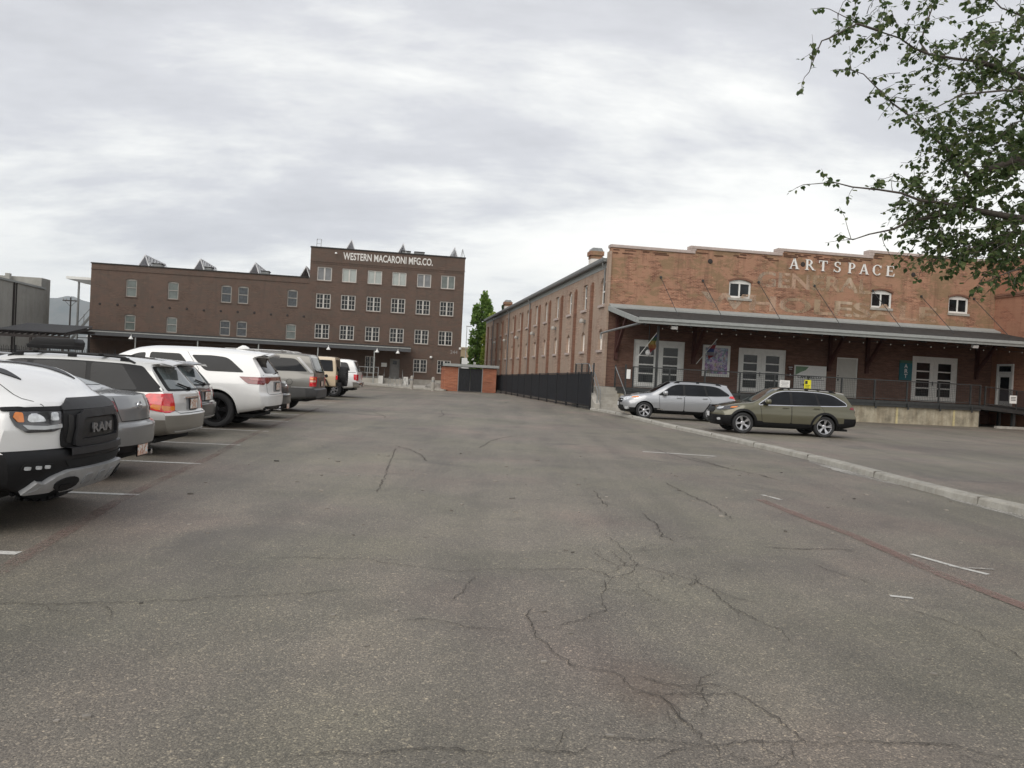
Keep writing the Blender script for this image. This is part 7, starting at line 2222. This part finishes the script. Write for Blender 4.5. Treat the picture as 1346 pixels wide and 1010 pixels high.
    def crack(pts, w, depth=0, halo=True):
        P = [Vector((x,y,0)) for x, y in pts]; q = []
        for a, b_ in zip(P, P[1:]):
            L = (b_-a).length; n = max(2, int(L/.022)); s = (b_-a).normalized(); s = Vector((-s.y,s.x,0))
            for k in range(n):
                t = k/n; p = a+(b_-a)*t
                amp = min(.035, .2*L)
                q.append(p+s*amp*(mnoise.noise(p*7)+.6*mnoise.noise(p*19))+s*.012*mnoise.noise(p*60))
        q.append(P[-1]); prev = hp = None; m = len(q)
        for i, p in enumerate(q):
            d = (q[min(i+1,m-1)]-q[max(i-1,0)]).normalized(); s = Vector((-d.y,d.x,0))
            taper = min(1, i/6+.15, (m-1-i)/6+.15)
            ww = w*taper*(.45+.9*abs(mnoise.noise(p*11))+.35*mnoise.noise(p*2.3))
            cur = (p+s*ww/2, p-s*ww/2)
            if prev:
                mb.mat(0).face([(prev[1].x,prev[1].y,.008),(cur[1].x,cur[1].y,.008),(cur[0].x,cur[0].y,.008),(prev[0].x,prev[0].y,.008)])
            # crumbled, darker shoulders
            hw = ww*(1.5+1.6*abs(mnoise.noise(p*4.3+Vector((5,0,0)))))
            hc = (p+s*hw/2, p-s*hw/2)
            if hp: mb.mat(1).face([(hp[1].x,hp[1].y,.004),(hc[1].x,hc[1].y,.004),(hc[0].x,hc[0].y,.004),(hp[0].x,hp[0].y,.004)])
            hp = hc
            prev = cur
            if depth < 2 and random.random() < (.045 if depth == 0 else .02) and 3 < i < m-3:
                a = random.choice((-1,1))*random.uniform(.5,1.3); dd = Matrix.Rotation(a,3,'Z') @ d
                l = random.uniform(.08,.4)
                p2 = p+dd*l*.5+s*random.uniform(-.04,.04); p3 = p+dd*l
                crack([(p.x,p.y),(p2.x,p2.y),(p3.x,p3.y)], w*.55, depth+1)
    for c in CRACKS:
        y = sum(p[1] for p in c)/len(c)
        crack(c, .007 if y < 7 else .013)
    for cx, cy in ((1.1,6.75),(.95,6.3),(1.35,6.2),(.75,3.95),(1.0,3.8),(1.5,5.9),(1.65,7.6)):   # webs where the big cracks meet
        for _ in range(5):
            x, y, a = cx+random.uniform(-.25,.25), cy+random.uniform(-.35,.35), random.uniform(0, 2*PI); pts = [(x,y)]
            for k in range(random.randint(2,5)):
                a += random.uniform(-.8,.8); l = random.uniform(.06,.16); x += math.cos(a)*l; y += math.sin(a)*l*1.4; pts.append((x,y))
            crack(pts, .0035, 2)
    for _ in range(16):   # fainter ones farther up the lane and on the stalls
        x, y = random.uniform(-4,6), random.uniform(13,42); a = random.choice((random.uniform(-.25,.25), random.uniform(1.3,1.8)))
        pts = [(x,y)]
        for k in range(random.randint(3,7)):
            a += random.uniform(-.25,.25); x += math.cos(a)*.7; y += math.sin(a)*.9; pts.append((x,y))
        crack(pts, .02)
    m, nt, b = newmat('crack_dirt')
    f = noise_(nt, coords(nt), 30, 4, .7); nt.links.new(ramp(nt, f, [(.35,(.042,.037,.032)),(.7,(.085,.074,.062))]), b.inputs['Base Color']); b.inputs['Roughness'].default_value = 1
    h_, hnt, hb = newmat('crack_shoulder')
    k1 = noise_(hnt, coords(hnt), 45, 5, .75); hb.inputs['Base Color'].default_value = (.062,.055,.048,1); hb.inputs['Roughness'].default_value = 1
    hnt.links.new(ramp(hnt, k1, [(.45,(0,0,0)),(.65,(.5,.5,.5))]), hb.inputs['Alpha'])
    tag(mb.build('pavement_cracks', [m, h_], fixn=False), kind='structure')
    # litter: pale stones and dry bits lying on the asphalt
    mb = MB(); random.seed(5)
    for _ in range(170):
        x, y = random.uniform(-4,7), random.uniform(2.8,16)
        r = random.uniform(.004,.012)*(1 if y < 8 else 1.5)
        mb.obox((x,y,r*.4), (r*random.uniform(.8,2.2),random.uniform(-r,r),0), (random.uniform(-r,r)*.5,r,0), (0,0,r*.5))
    tag(mb.build('gravel_specks', simple('speck_stone', (.22,.20,.175), .9, var=.8, vscale=2)), kind='stuff')

def mountains():
    m, nt, b = newmat('mountain_scrub')
    f = noise_(nt, coords(nt), .004, 8, .65)
    nt.links.new(ramp(nt, f, [(.35,(.085,.095,.075)),(.6,(.16,.15,.12))]), b.inputs['Base Color']); b.inputs['Roughness'].default_value = 1
    mb = MB(); n = 90; rows = 14
    def P(i, j):
        x = -9000+10000*i/n; y = 7600+1900*j/rows
        ridge = 560+120*math.sin(x*.0011+1.9)+90*mnoise.noise(Vector((x*.0016,2,0)))+60*mnoise.noise(Vector((x*.004,5,0)))
        if x > -2500: ridge *= max(.0, 1-(x+2500)/1500)
        t = j/rows; z = ridge*(1-abs(2*t-1)**1.3)*(1+.12*mnoise.noise(Vector((x*.003,y*.003,1))))
        return (x, y+140*mnoise.noise(Vector((x*.002,9,0))), max(-5, z-4))
    for i in range(n):
        for j in range(rows): mb.face([P(i,j),P(i+1,j),P(i+1,j+1),P(i,j+1)])
    tag(mb.build('mountains', m, None, smooth=60, fixn=False), kind='structure')
# ------------------------------------------------------------------ trees
def leaf_mat(name, cols, trans=.25):
    m, nt, b = newmat(name)
    g = nt.nodes.new('ShaderNodeNewGeometry')
    c = ramp(nt, g.outputs['Random Per Island'], [(i/(len(cols)-1), k) for i, k in enumerate(cols)])
    nt.links.new(c, b.inputs['Base Color'])
    b.inputs['Roughness'].default_value = .5; b.inputs['Specular IOR Level'].default_value = .3
    tr = nt.nodes.new('ShaderNodeBsdfTranslucent'); nt.links.new(c, tr.inputs[0])
    mx = nt.nodes.new('ShaderNodeMixShader'); mx.inputs[0].default_value = trans
    nt.links.new(b.outputs[0], mx.inputs[1]); nt.links.new(tr.outputs[0], mx.inputs[2])
    nt.links.new(mx.outputs[0], nt.nodes['Material Output'].inputs[0])
    return m

BARK = simple('grey_bark', (.075,.062,.052), .9, var=.35, vscale=14, bump=.4)

def leaf(mb, p, d, up, s):
    """a heart-shaped leaf folded along its midrib"""
    d = d.normalized(); a = d.cross(up)
    a = a.normalized() if a.length > 1e-3 else Vector((1,0,0)); n = a.cross(d)
    w = s*.42
    q = [p, p+d*s*.28+a*w-n*s*.08, p+d*s*.62+a*w*.8-n*s*.10, p+d*s-n*s*.22, p+d*s*.62-a*w*.8-n*s*.10, p+d*s*.28-a*w-n*s*.08, p+d*s*.5]
    b = len(mb.v); mb.v += [tuple(k) for k in q]
    for f in ((0,1,6),(1,2,6),(2,3,6),(3,4,6),(4,5,6),(5,0,6)): mb.f.append(tuple(b+k for k in f)); mb.mi.append(0)

LIMBS = [
 [(6.81,11.56,6.61),(6.39,11.6,6.66),(5.97,11.56,6.69),(5.72,11.5,6.74),(5.46,11.4,6.83),(5.16,11.5,6.97),(4.82,11.57,7.13),(4.52,11.7,7.35)],
 [(5.12,11.3,6.90),(5.0,11.06,6.76),(4.65,11.0,6.82),(4.28,11.06,6.62),(4.18,11.06,6.58),(4.12,11.1,6.40),(4.02,11.05,6.12)],
 [(6.7,11.5,4.8),(6.13,11.24,5.21),(5.87,11.25,5.4),(5.62,11.2,5.59),(5.32,11.25,5.82),(5.11,11.3,6.05),(4.89,11.26,6.22),(4.65,11.2,6.25)],
 [(6.6,11.2,4.35),(5.59,10.83,4.32),(5.31,10.8,4.4),(5.0,10.83,4.44),(4.64,10.84,4.46),(4.4,10.9,4.53),(4.05,10.84,4.47)],
 [(6.5,11.3,4.3),(5.59,11.03,4.08),(5.32,11.0,3.93),(5.0,11.03,3.85),(4.77,11.03,3.76),(4.61,11.0,3.79)],
 [(6.3,11.7,6.7),(6.13,11.86,6.82),(6.01,11.9,7.01),(6.1,11.87,7.36),(6.19,11.87,7.66),(6.2,11.9,8.1)],
 [(7.4,11.0,5.6),(6.79,10.55,5.8),(6.47,10.5,5.78),(5.94,10.55,5.72),(5.64,10.6,5.55),(5.34,10.55,5.46)],
 [(8.4,12.2,7.2),(7.82,12.27,7.67),(7.45,12.27,7.79),(7.16,12.28,8.08)],
 [(7.6,11.2,4.2),(7.22,11.03,3.8),(6.76,11.03,3.82),(6.33,11.0,3.68),(6.1,11.02,3.59)],
 [(7.4,10.9,3.9),(6.97,10.62,3.42),(6.73,10.6,3.33),(6.54,10.62,3.24)]]

def big_tree():
    random.seed(31)
    t = empty('leafy_tree', (10.6, 12.9, 0), 0, 'leafy green tree whose branches hang into the upper right of the view', 'tree')
    O = Vector((10.6,12.9,0))
    wood = MB()
    W = lambda p: Vector(p)-O
    wood.tube([W((10.6,12.9,0)),W((10.62,12.9,1.0)),W((10.5,12.8,2.4)),W((10.3,12.7,3.6))], [.30,.24,.21,.19], 14)
    mains = [[(10.3,12.7,3.5),(9.4,12.3,4.3),(8.3,11.8,4.9),(7.4,11.6,5.2),(6.7,11.5,4.9)],
             [(10.3,12.7,3.5),(9.6,12.6,5.0),(8.5,12.2,6.2),(7.6,11.8,6.5),(6.8,11.57,6.61)],
             [(9.4,12.3,4.3),(8.4,11.6,4.35),(7.5,11.25,4.2),(6.6,11.25,4.33)],
             [(10.3,12.7,3.5),(10.7,13.3,5.2),(10.9,13.8,7.4),(10.6,14.0,9.2)],
             [(10.3,12.7,3.5),(11.2,12.2,4.9),(12.1,11.7,6.3),(12.6,11.5,7.7)],
             [(9.6,12.6,5.0),(9.1,12.4,6.6),(8.6,12.2,7.4),(8.3,12.3,8.6)],
             [(8.3,11.8,4.9),(7.9,11.3,5.4),(7.4,11.0,5.6)], [(8.4,11.6,4.35),(7.9,11.2,4.1),(7.4,10.95,3.95)]]
    for m_ in mains:
        wood.tube([W(p) for p in m_], [.11-.075*i/(len(m_)-1) for i in range(len(m_))], 9)
    for l in LIMBS:
        wood.tube([W(p) for p in l], [.021-.016*i/(len(l)-1) for i in range(len(l))], 6)
    leaves = MB(); twigs = MB()
    def spray(p, d, n, spread, s):
        """a twig from p along d with n leaves on it"""
        p = Vector(p); d = Vector(d).normalized()
        q = [p]; k = max(3, n//3)
        for i in range(k):
            d = (d + Vector((random.gauss(0,.25),random.gauss(0,.25),random.gauss(-.06,.2)))).normalized()
            q.append(q[-1]+d*spread/k)
        twigs.tube(q, [.006-.004*i/(len(q)-1) for i in range(len(q))], 4, caps=False)
        for i in range(n):
            u = random.random()**.8*(len(q)-1.001); j = int(u); b = q[j]+(q[j+1]-q[j])*(u-j)
            ld = Vector((random.gauss(0,.7),random.gauss(0,.7),random.gauss(-.55,.5)))
            leaf(leaves, b+ld*.02, ld, Vector((random.gauss(0,.4),random.gauss(0,.4),1)), s*random.uniform(.65,1.2))
    for li, l in enumerate(LIMBS):
        n = len(l)
        for i in range(n-1):
            a, b = Vector(l[i]), Vector(l[i+1]); L = (b-a).length
            sparse = li in (0,1,3,4) and i > 0
            for k in range(max(1, int(L*(7 if sparse else 10)))):
                if sparse and random.random() < .15: continue
                p = a+(b-a)*random.random()
                d = Vector((random.gauss(-.2,.6),random.gauss(0,.6),random.gauss(.0,.7)))
                spray(W(p), d, random.randint(4,11), random.uniform(.18,.55), .078)
        spray(W(l[-1]), Vector(l[-1])-Vector(l[-2]), 9, .3, .075)
    vols = [((7.25,11.6,4.85),(1.1,1.3,1.15),255,.080),((6.95,11.5,5.75),(.8,1.0,.7),110,.078),((6.0,11.2,4.75),(.5,.6,.4),50,.076),((6.45,11.3,3.95),(.62,.8,.42),100,.078),((7.1,11.1,3.75),(.75,.9,.42),130,.078),
            ((6.35,11.5,5.05),(.5,.7,.6),90,.076),((7.5,12.0,6.5),(.95,1.3,1.1),150,.078),((6.35,11.6,6.7),(.75,.8,.5),60,.075),((5.3,11.4,6.95),(.55,.5,.35),26,.075),((5.0,11.4,7.35),(.5,.5,.3),14,.075),((7.4,11.4,7.6),(.8,1,.6),60,.075),
            ((5.75,11.2,5.55),(.45,.5,.4),26,.075),((5.75,11.0,4.35),(.4,.5,.3),22,.075),((8.6,12.0,5.2),(1.1,1.6,1.9),240,.10),
            ((10.8,12.9,6.6),(2.5,2.6,2.9),420,.15),((8.6,12.2,8.2),(1.5,1.6,1.0),120,.11)]
    for c, r, n, s in vols:
        for _ in range(n):
            while True:
                v = Vector((random.uniform(-1,1),random.uniform(-1,1),random.uniform(-1,1)))
                if v.length <= 1: break
            p = Vector((c[0]+v.x*r[0], c[1]+v.y*r[1], c[2]+v.z*r[2]))
            if mnoise.noise(p*1.9) < -.08: continue       # gaps
            d = Vector((v.x*.6-.3, v.y*.6, -.35+.4*v.z))+Vector((random.gauss(0,.4),random.gauss(0,.4),random.gauss(0,.3)))
            spray(W(p), d, random.randint(8,16), random.uniform(.25,.5), s)
    wood.build('trunk', BARK, t, smooth=50)
    twigs.build('twigs', BARK, t, fixn=False)
    leaves.build('crown', leaf_mat('broad_green_leaves', [(.045,.072,.028),(.065,.105,.038),(.095,.14,.05),(.12,.165,.062),(.19,.22,.09)], .5), t, fixn=False)

def columnar(name, loc, lobes, n, cols, label, s=.30, seed=1, trunk=1.2):
    random.seed(seed)
    t = empty(name, loc, 0, label, 'tree')
    mb = MB()
    H = max(z1 for _, _, _, z1, _ in lobes)
    for lx, ly, z0, z1, r in lobes:
        m = int(n*(z1-z0)*r/sum((b-a)*q for _, _, a, b, q in lobes))
        for _ in range(m):
            u = random.random(); z = z0+(z1-z0)*u
            prof = (min(1, u/.12+.25))*(1-u**2.6)**.6
            a = random.uniform(0, 2*PI); rr = r*prof*math.sqrt(random.uniform(.35,1))*(1+.35*mnoise.noise(Vector((math.cos(a)*1.3,math.sin(a)*1.3,z*.7+seed))))
            p = Vector((lx+rr*math.cos(a), ly+rr*math.sin(a), z))
            if mnoise.noise(p*1.1+Vector((seed*3,0,0))) < -.16: continue
            for k in range(3):
                d = Vector((random.gauss(0,.5)+.3*math.cos(a),random.gauss(0,.5)+.3*math.sin(a),random.gauss(.5,.5)))
                leaf(mb, p+Vector((random.gauss(0,.12),random.gauss(0,.12),random.gauss(0,.15))), d, Vector((random.gauss(0,1),random.gauss(0,1),random.gauss(0,1))), s*random.uniform(.6,1.2))
    w = MB(); w.tube([(0,0,0),(0,0,trunk),(0,0,H*.85)], [.22,.18,.03], 8)
    for lx, ly, z0, z1, r in lobes: w.tube([(0,0,z0*.6),(lx*.7,ly*.7,z0+.3*(z1-z0)),(lx,ly,z1*.95)], [.09,.06,.01], 6)
    w.build('trunk', BARK, t, smooth=50)
    mb.build('crown', leaf_mat(name+'_leaves_%d' % seed, cols, .3), t, fixn=False)

def trees():
    big_tree()
    columnar('poplar', (-4.6,104,0), [(-.7,0,.6,10.6,.75),(.35,.3,.8,12.3,.8),(1.0,-.2,.8,11.2,.7)], 3600, [(.10,.18,.04),(.15,.25,.055),(.21,.31,.075)], 'tall dark green poplar, the left one beside the end of the brick warehouse', .34, 4)
    columnar('poplar', (-3.0,101,0), [(0,0,.5,9.6,.85),(.6,.2,.6,8.0,.7),(-.6,0,.6,7.2,.6)], 3200, [(.20,.27,.045),(.28,.36,.065),(.36,.42,.10)], 'lighter yellow green poplar in front of the dark one', .32, 9)
    columnar('poplar', (-1.6,118,0), [(0,0,.5,12.4,.9),(.9,0,.6,10.2,.6)], 2400, [(.03,.06,.02),(.045,.09,.03),(.07,.12,.035)], 'dark poplar standing behind the warehouse roof corner', .36, 12)
    columnar('bush', (-10.2,150,0), [(0,0,.2,4.2,2.0),(2.2,0,.2,3.4,1.6),(-2.4,.5,.2,3.6,1.8)], 2200, [(.04,.055,.025),(.06,.08,.03),(.09,.10,.045)], 'low grey green bush beyond the bin enclosure', .42, 15, .4)
# ------------------------------------------------------------------ put everything in its place
ground(); mountains()
warehouse(); dock(); dock_things(); side_fence(); enclosure()
factory(); roof_clutter(); factory_canopy(); bollards(); far_left(); far_back()
trees()

P_WHITE = paint('white_paint', (.80,.80,.79))
P_SILVER = paint('silver_paint', (.38,.39,.41), .5, .33)
P_GREEN = paint('olive_green_paint', (.105,.098,.058), .35, .33)
P_PEWTER = paint('pewter_paint', (.17,.164,.148), .45, .36)
P_GREY = paint('grey_paint', (.235,.24,.245), .5, .34)
P_DARK = paint('charcoal_paint', (.05,.053,.056), .4, .34)
P_TEAL = paint('dark_teal_paint', (.03,.055,.06), .3, .34)
P_LOWER = paint('warm_grey_lower_paint', (.24,.225,.195), .35, .4)
STALL = 'cars parked in the left row'
H0 = 180+4.0
def tail_at(c, x, y, scale=1.0, head=H0):
    """park by the middle of the tail"""
    a = R(head); c.place(x+math.cos(a)*c.L/2*scale, y+math.sin(a)*c.L/2*scale, head, 0, scale)
def nose_at(c, x, y, head, scale=1.0):
    a = R(head); c.place(x-math.cos(a)*c.L/2*scale, y-math.sin(a)*c.L/2*scale, head, 0, scale)

nose_at(ram_truck('pickup_truck', P_WHITE, 'white pickup truck with black grille lettering, nose out at the left edge'), -3.93, 7.42, 5.0)
tail_at(sedan('parked_car', P_GREY, 'grey sedan parked tail out beside the white pickup truck', STALL, DRED), -4.82, 10.15)
tail_at(wagon_old('parked_car', paint('pearl_paint', (.60,.60,.585), .15), 'white wagon with red and amber tail lamps, black roof bars and beige bumper', P_LOWER, True, STALL), -5.30, 12.95, 1.055)
tail_at(wagon_old('parked_car', P_DARK, 'dark grey wagon mostly hidden behind the white wagon', P_DARK, False, STALL, False), -6.27, 16.0, 1.05)
tail_at(suv('parked_suv', P_WHITE, 'tall white sport utility car with thin dark red tail lamps and a roof fin', 'sport', STALL), -5.74, 18.95, 1.065)
tail_at(sedan('parked_car', P_DARK, 'dark sedan with red lamps half hidden behind the white sport utility car', STALL, REDL), -6.42, 22.2)
tail_at(suv('parked_suv', P_PEWTER, 'boxy pewter grey sport utility car with upright tail lamps', 'long', STALL), -6.40, 26.1, 1.06)
j = jeep('parked_jeep', 'sand coloured off-roader with black spare wheel on its tail', STALL); tail_at(j, -8.15, 36.2, 1.08)
tail_at(pickup('pickup_truck', P_WHITE, 'white pickup with a raised white canopy over its bed, last in the left row', STALL), -7.78, 40.0, 1.05)

nose_at(outback_new('parked_car', P_GREEN, 'olive green wagon with black cladding and roof rails parked by the kerb'), 6.90, 26.75, 180.0)
nose_at(outback_mid('parked_car', P_SILVER, 'silver wagon parked behind the olive green wagon near the dock steps', 'cars parked by the loading dock'), 4.70, 33.6, 181.0, 1.05)

# far row on the left
c = outback_mid('parked_car', P_WHITE, 'white car with a long black roof box seen over the white wagon'); c.place(-19.6, 32.6, 184)
t = empty('roof_box', (-19.4, 32.6, 1.70), R(184), 'black roof box strapped on a white car in the far row', 'roof box')
mb = MB(); mb.prism([(-.95,0),(.95,0),(1.0,.12),(.62,.46),(-.9,.46),(-1.0,.3)], 'y', -.45, .45); bx = mb.build('shell', BLACKP, t, bevel=.05, smooth=50)
mb = MB(); mb.box(-.98, .98, -.46, .46, .15, .17); mb.build('lid_seam', GREYP, bx)
c = sedan('parked_car', P_PEWTER, 'pale grey car at the far left edge before the picket fence'); c.place(-27.2, 40.5, 190)
c = outback_mid('parked_car', P_TEAL, 'dark teal car at the far left beside the pale grey car'); c.place(-26.0, 43.8, 186)

# ------------------------------------------------------------------ sky, sun, camera
W = bpy.data.worlds.new('World'); SC.world = W; W.use_nodes = True
nt = W.node_tree; bg = nt.nodes['Background']
SUN_EL, SUN_AZ = R(42), R(206)       # azimuth clockwise from +Y: behind the camera, to the left
sky = nt.nodes.new('ShaderNodeTexSky'); sky.sky_type = 'NISHITA'; sky.sun_disc = False
sky.sun_elevation = SUN_EL; sky.sun_rotation = SUN_AZ; sky.air_density = 1.0; sky.dust_density = 2.0
tc = nt.nodes.new('ShaderNodeTexCoord'); sp = nt.nodes.new('ShaderNodeSeparateXYZ'); nt.links.new(tc.outputs['Generated'], sp.inputs[0])
zz = math_(nt, 'ADD', math_(nt, 'MAXIMUM', sp.outputs[2], 0.0), .24)
cm = nt.nodes.new('ShaderNodeCombineXYZ')
nt.links.new(math_(nt, 'DIVIDE', sp.outputs[0], zz), cm.inputs[0]); nt.links.new(math_(nt, 'DIVIDE', sp.outputs[1], zz), cm.inputs[1])
def cl(scale, loc, rot, sc, det=7, ro=.58, dist=.5):
    mp = nt.nodes.new('ShaderNodeMapping'); mp.inputs['Scale'].default_value = sc; mp.inputs['Location'].default_value = loc; mp.inputs['Rotation'].default_value = (0,0,R(rot))
    nt.links.new(cm.outputs[0], mp.inputs[0]); return noise_(nt, mp.outputs[0], scale, det, ro, dist)
c1 = cl(1.15, (2.3,.6,0), 14, (.60,1.0,1), 12, .60, .25)
c2 = cl(1.6, (7.1,3.2,4), 10, (1.0,2.2,1), 10, .62, .3)
d = math_(nt, 'ADD', math_(nt, 'MULTIPLY', c1, .72), math_(nt, 'MULTIPLY', c2, .28))
up = ramp(nt, sp.outputs[2], [(.02,(0,0,0)),(.42,(1,1,1))])
d2 = math_(nt, 'ADD', d, math_(nt, 'MULTIPLY', math_(nt, 'SUBTRACT', up, .45), .17))
cloud = ramp(nt, d2, [(.38,(.99,.98,.93)),(.47,(.88,.88,.855)),(.525,(.73,.735,.735)),(.57,(.615,.62,.645)),(.63,(.55,.555,.58)),(.71,(.46,.46,.48))])
nsk = mix(nt, (0,0,0), sky.outputs[0], .10)
nt.links.new(mix(nt, nsk, cloud, .96), bg.inputs[0])
bg.inputs[1].default_value = 1.0

# pale air between here and the mountains
hz, hnt, hb = newmat('haze_air'); hnt.nodes.remove(hb)
pv = hnt.nodes.new('ShaderNodeVolumePrincipled'); pv.inputs['Color'].default_value = (.74,.86,1,1); pv.inputs['Density'].default_value = 6.0e-5; pv.inputs['Anisotropy'].default_value = .2
hnt.links.new(pv.outputs[0], hnt.nodes['Material Output'].inputs['Volume'])
mb = MB(); mb.box(-9600, 1500, -300, 9700, -1.2, 830); tag(mb.build('haze', hz), kind='stuff')

s = bpy.data.lights.new('sun', 'SUN'); s.energy = 1.5; s.angle = R(55); s.color = (1.0,.95,.87)
so = bpy.data.objects.new('sun', s); COL.objects.link(so)
dv = Vector((math.sin(SUN_AZ)*math.cos(SUN_EL), math.cos(SUN_AZ)*math.cos(SUN_EL), math.sin(SUN_EL)))
so.rotation_euler = (-dv).to_track_quat('-Z', 'Y').to_euler(); so.location = dv*60

cam = bpy.data.cameras.new('camera'); co = bpy.data.objects.new('camera', cam); COL.objects.link(co); SC.camera = co
cam.sensor_width = 36.0; cam.lens = 36.0*1010/1346; cam.clip_start = .05; cam.clip_end = 30000
co.matrix_world = Matrix.Translation((0,0,1.58)) @ Matrix.Rotation(PI/2-math.atan(12/1010), 4, 'X') @ Matrix.Rotation(math.atan(.0507), 4, 'Z')
SC.view_settings.view_transform = 'Standard'; SC.view_settings.look = 'None'; SC.view_settings.gamma = 1.0; SC.view_settings.exposure = 0.36
SC.view_settings.use_curve_mapping = False
SC.render.engine = 'CYCLES'
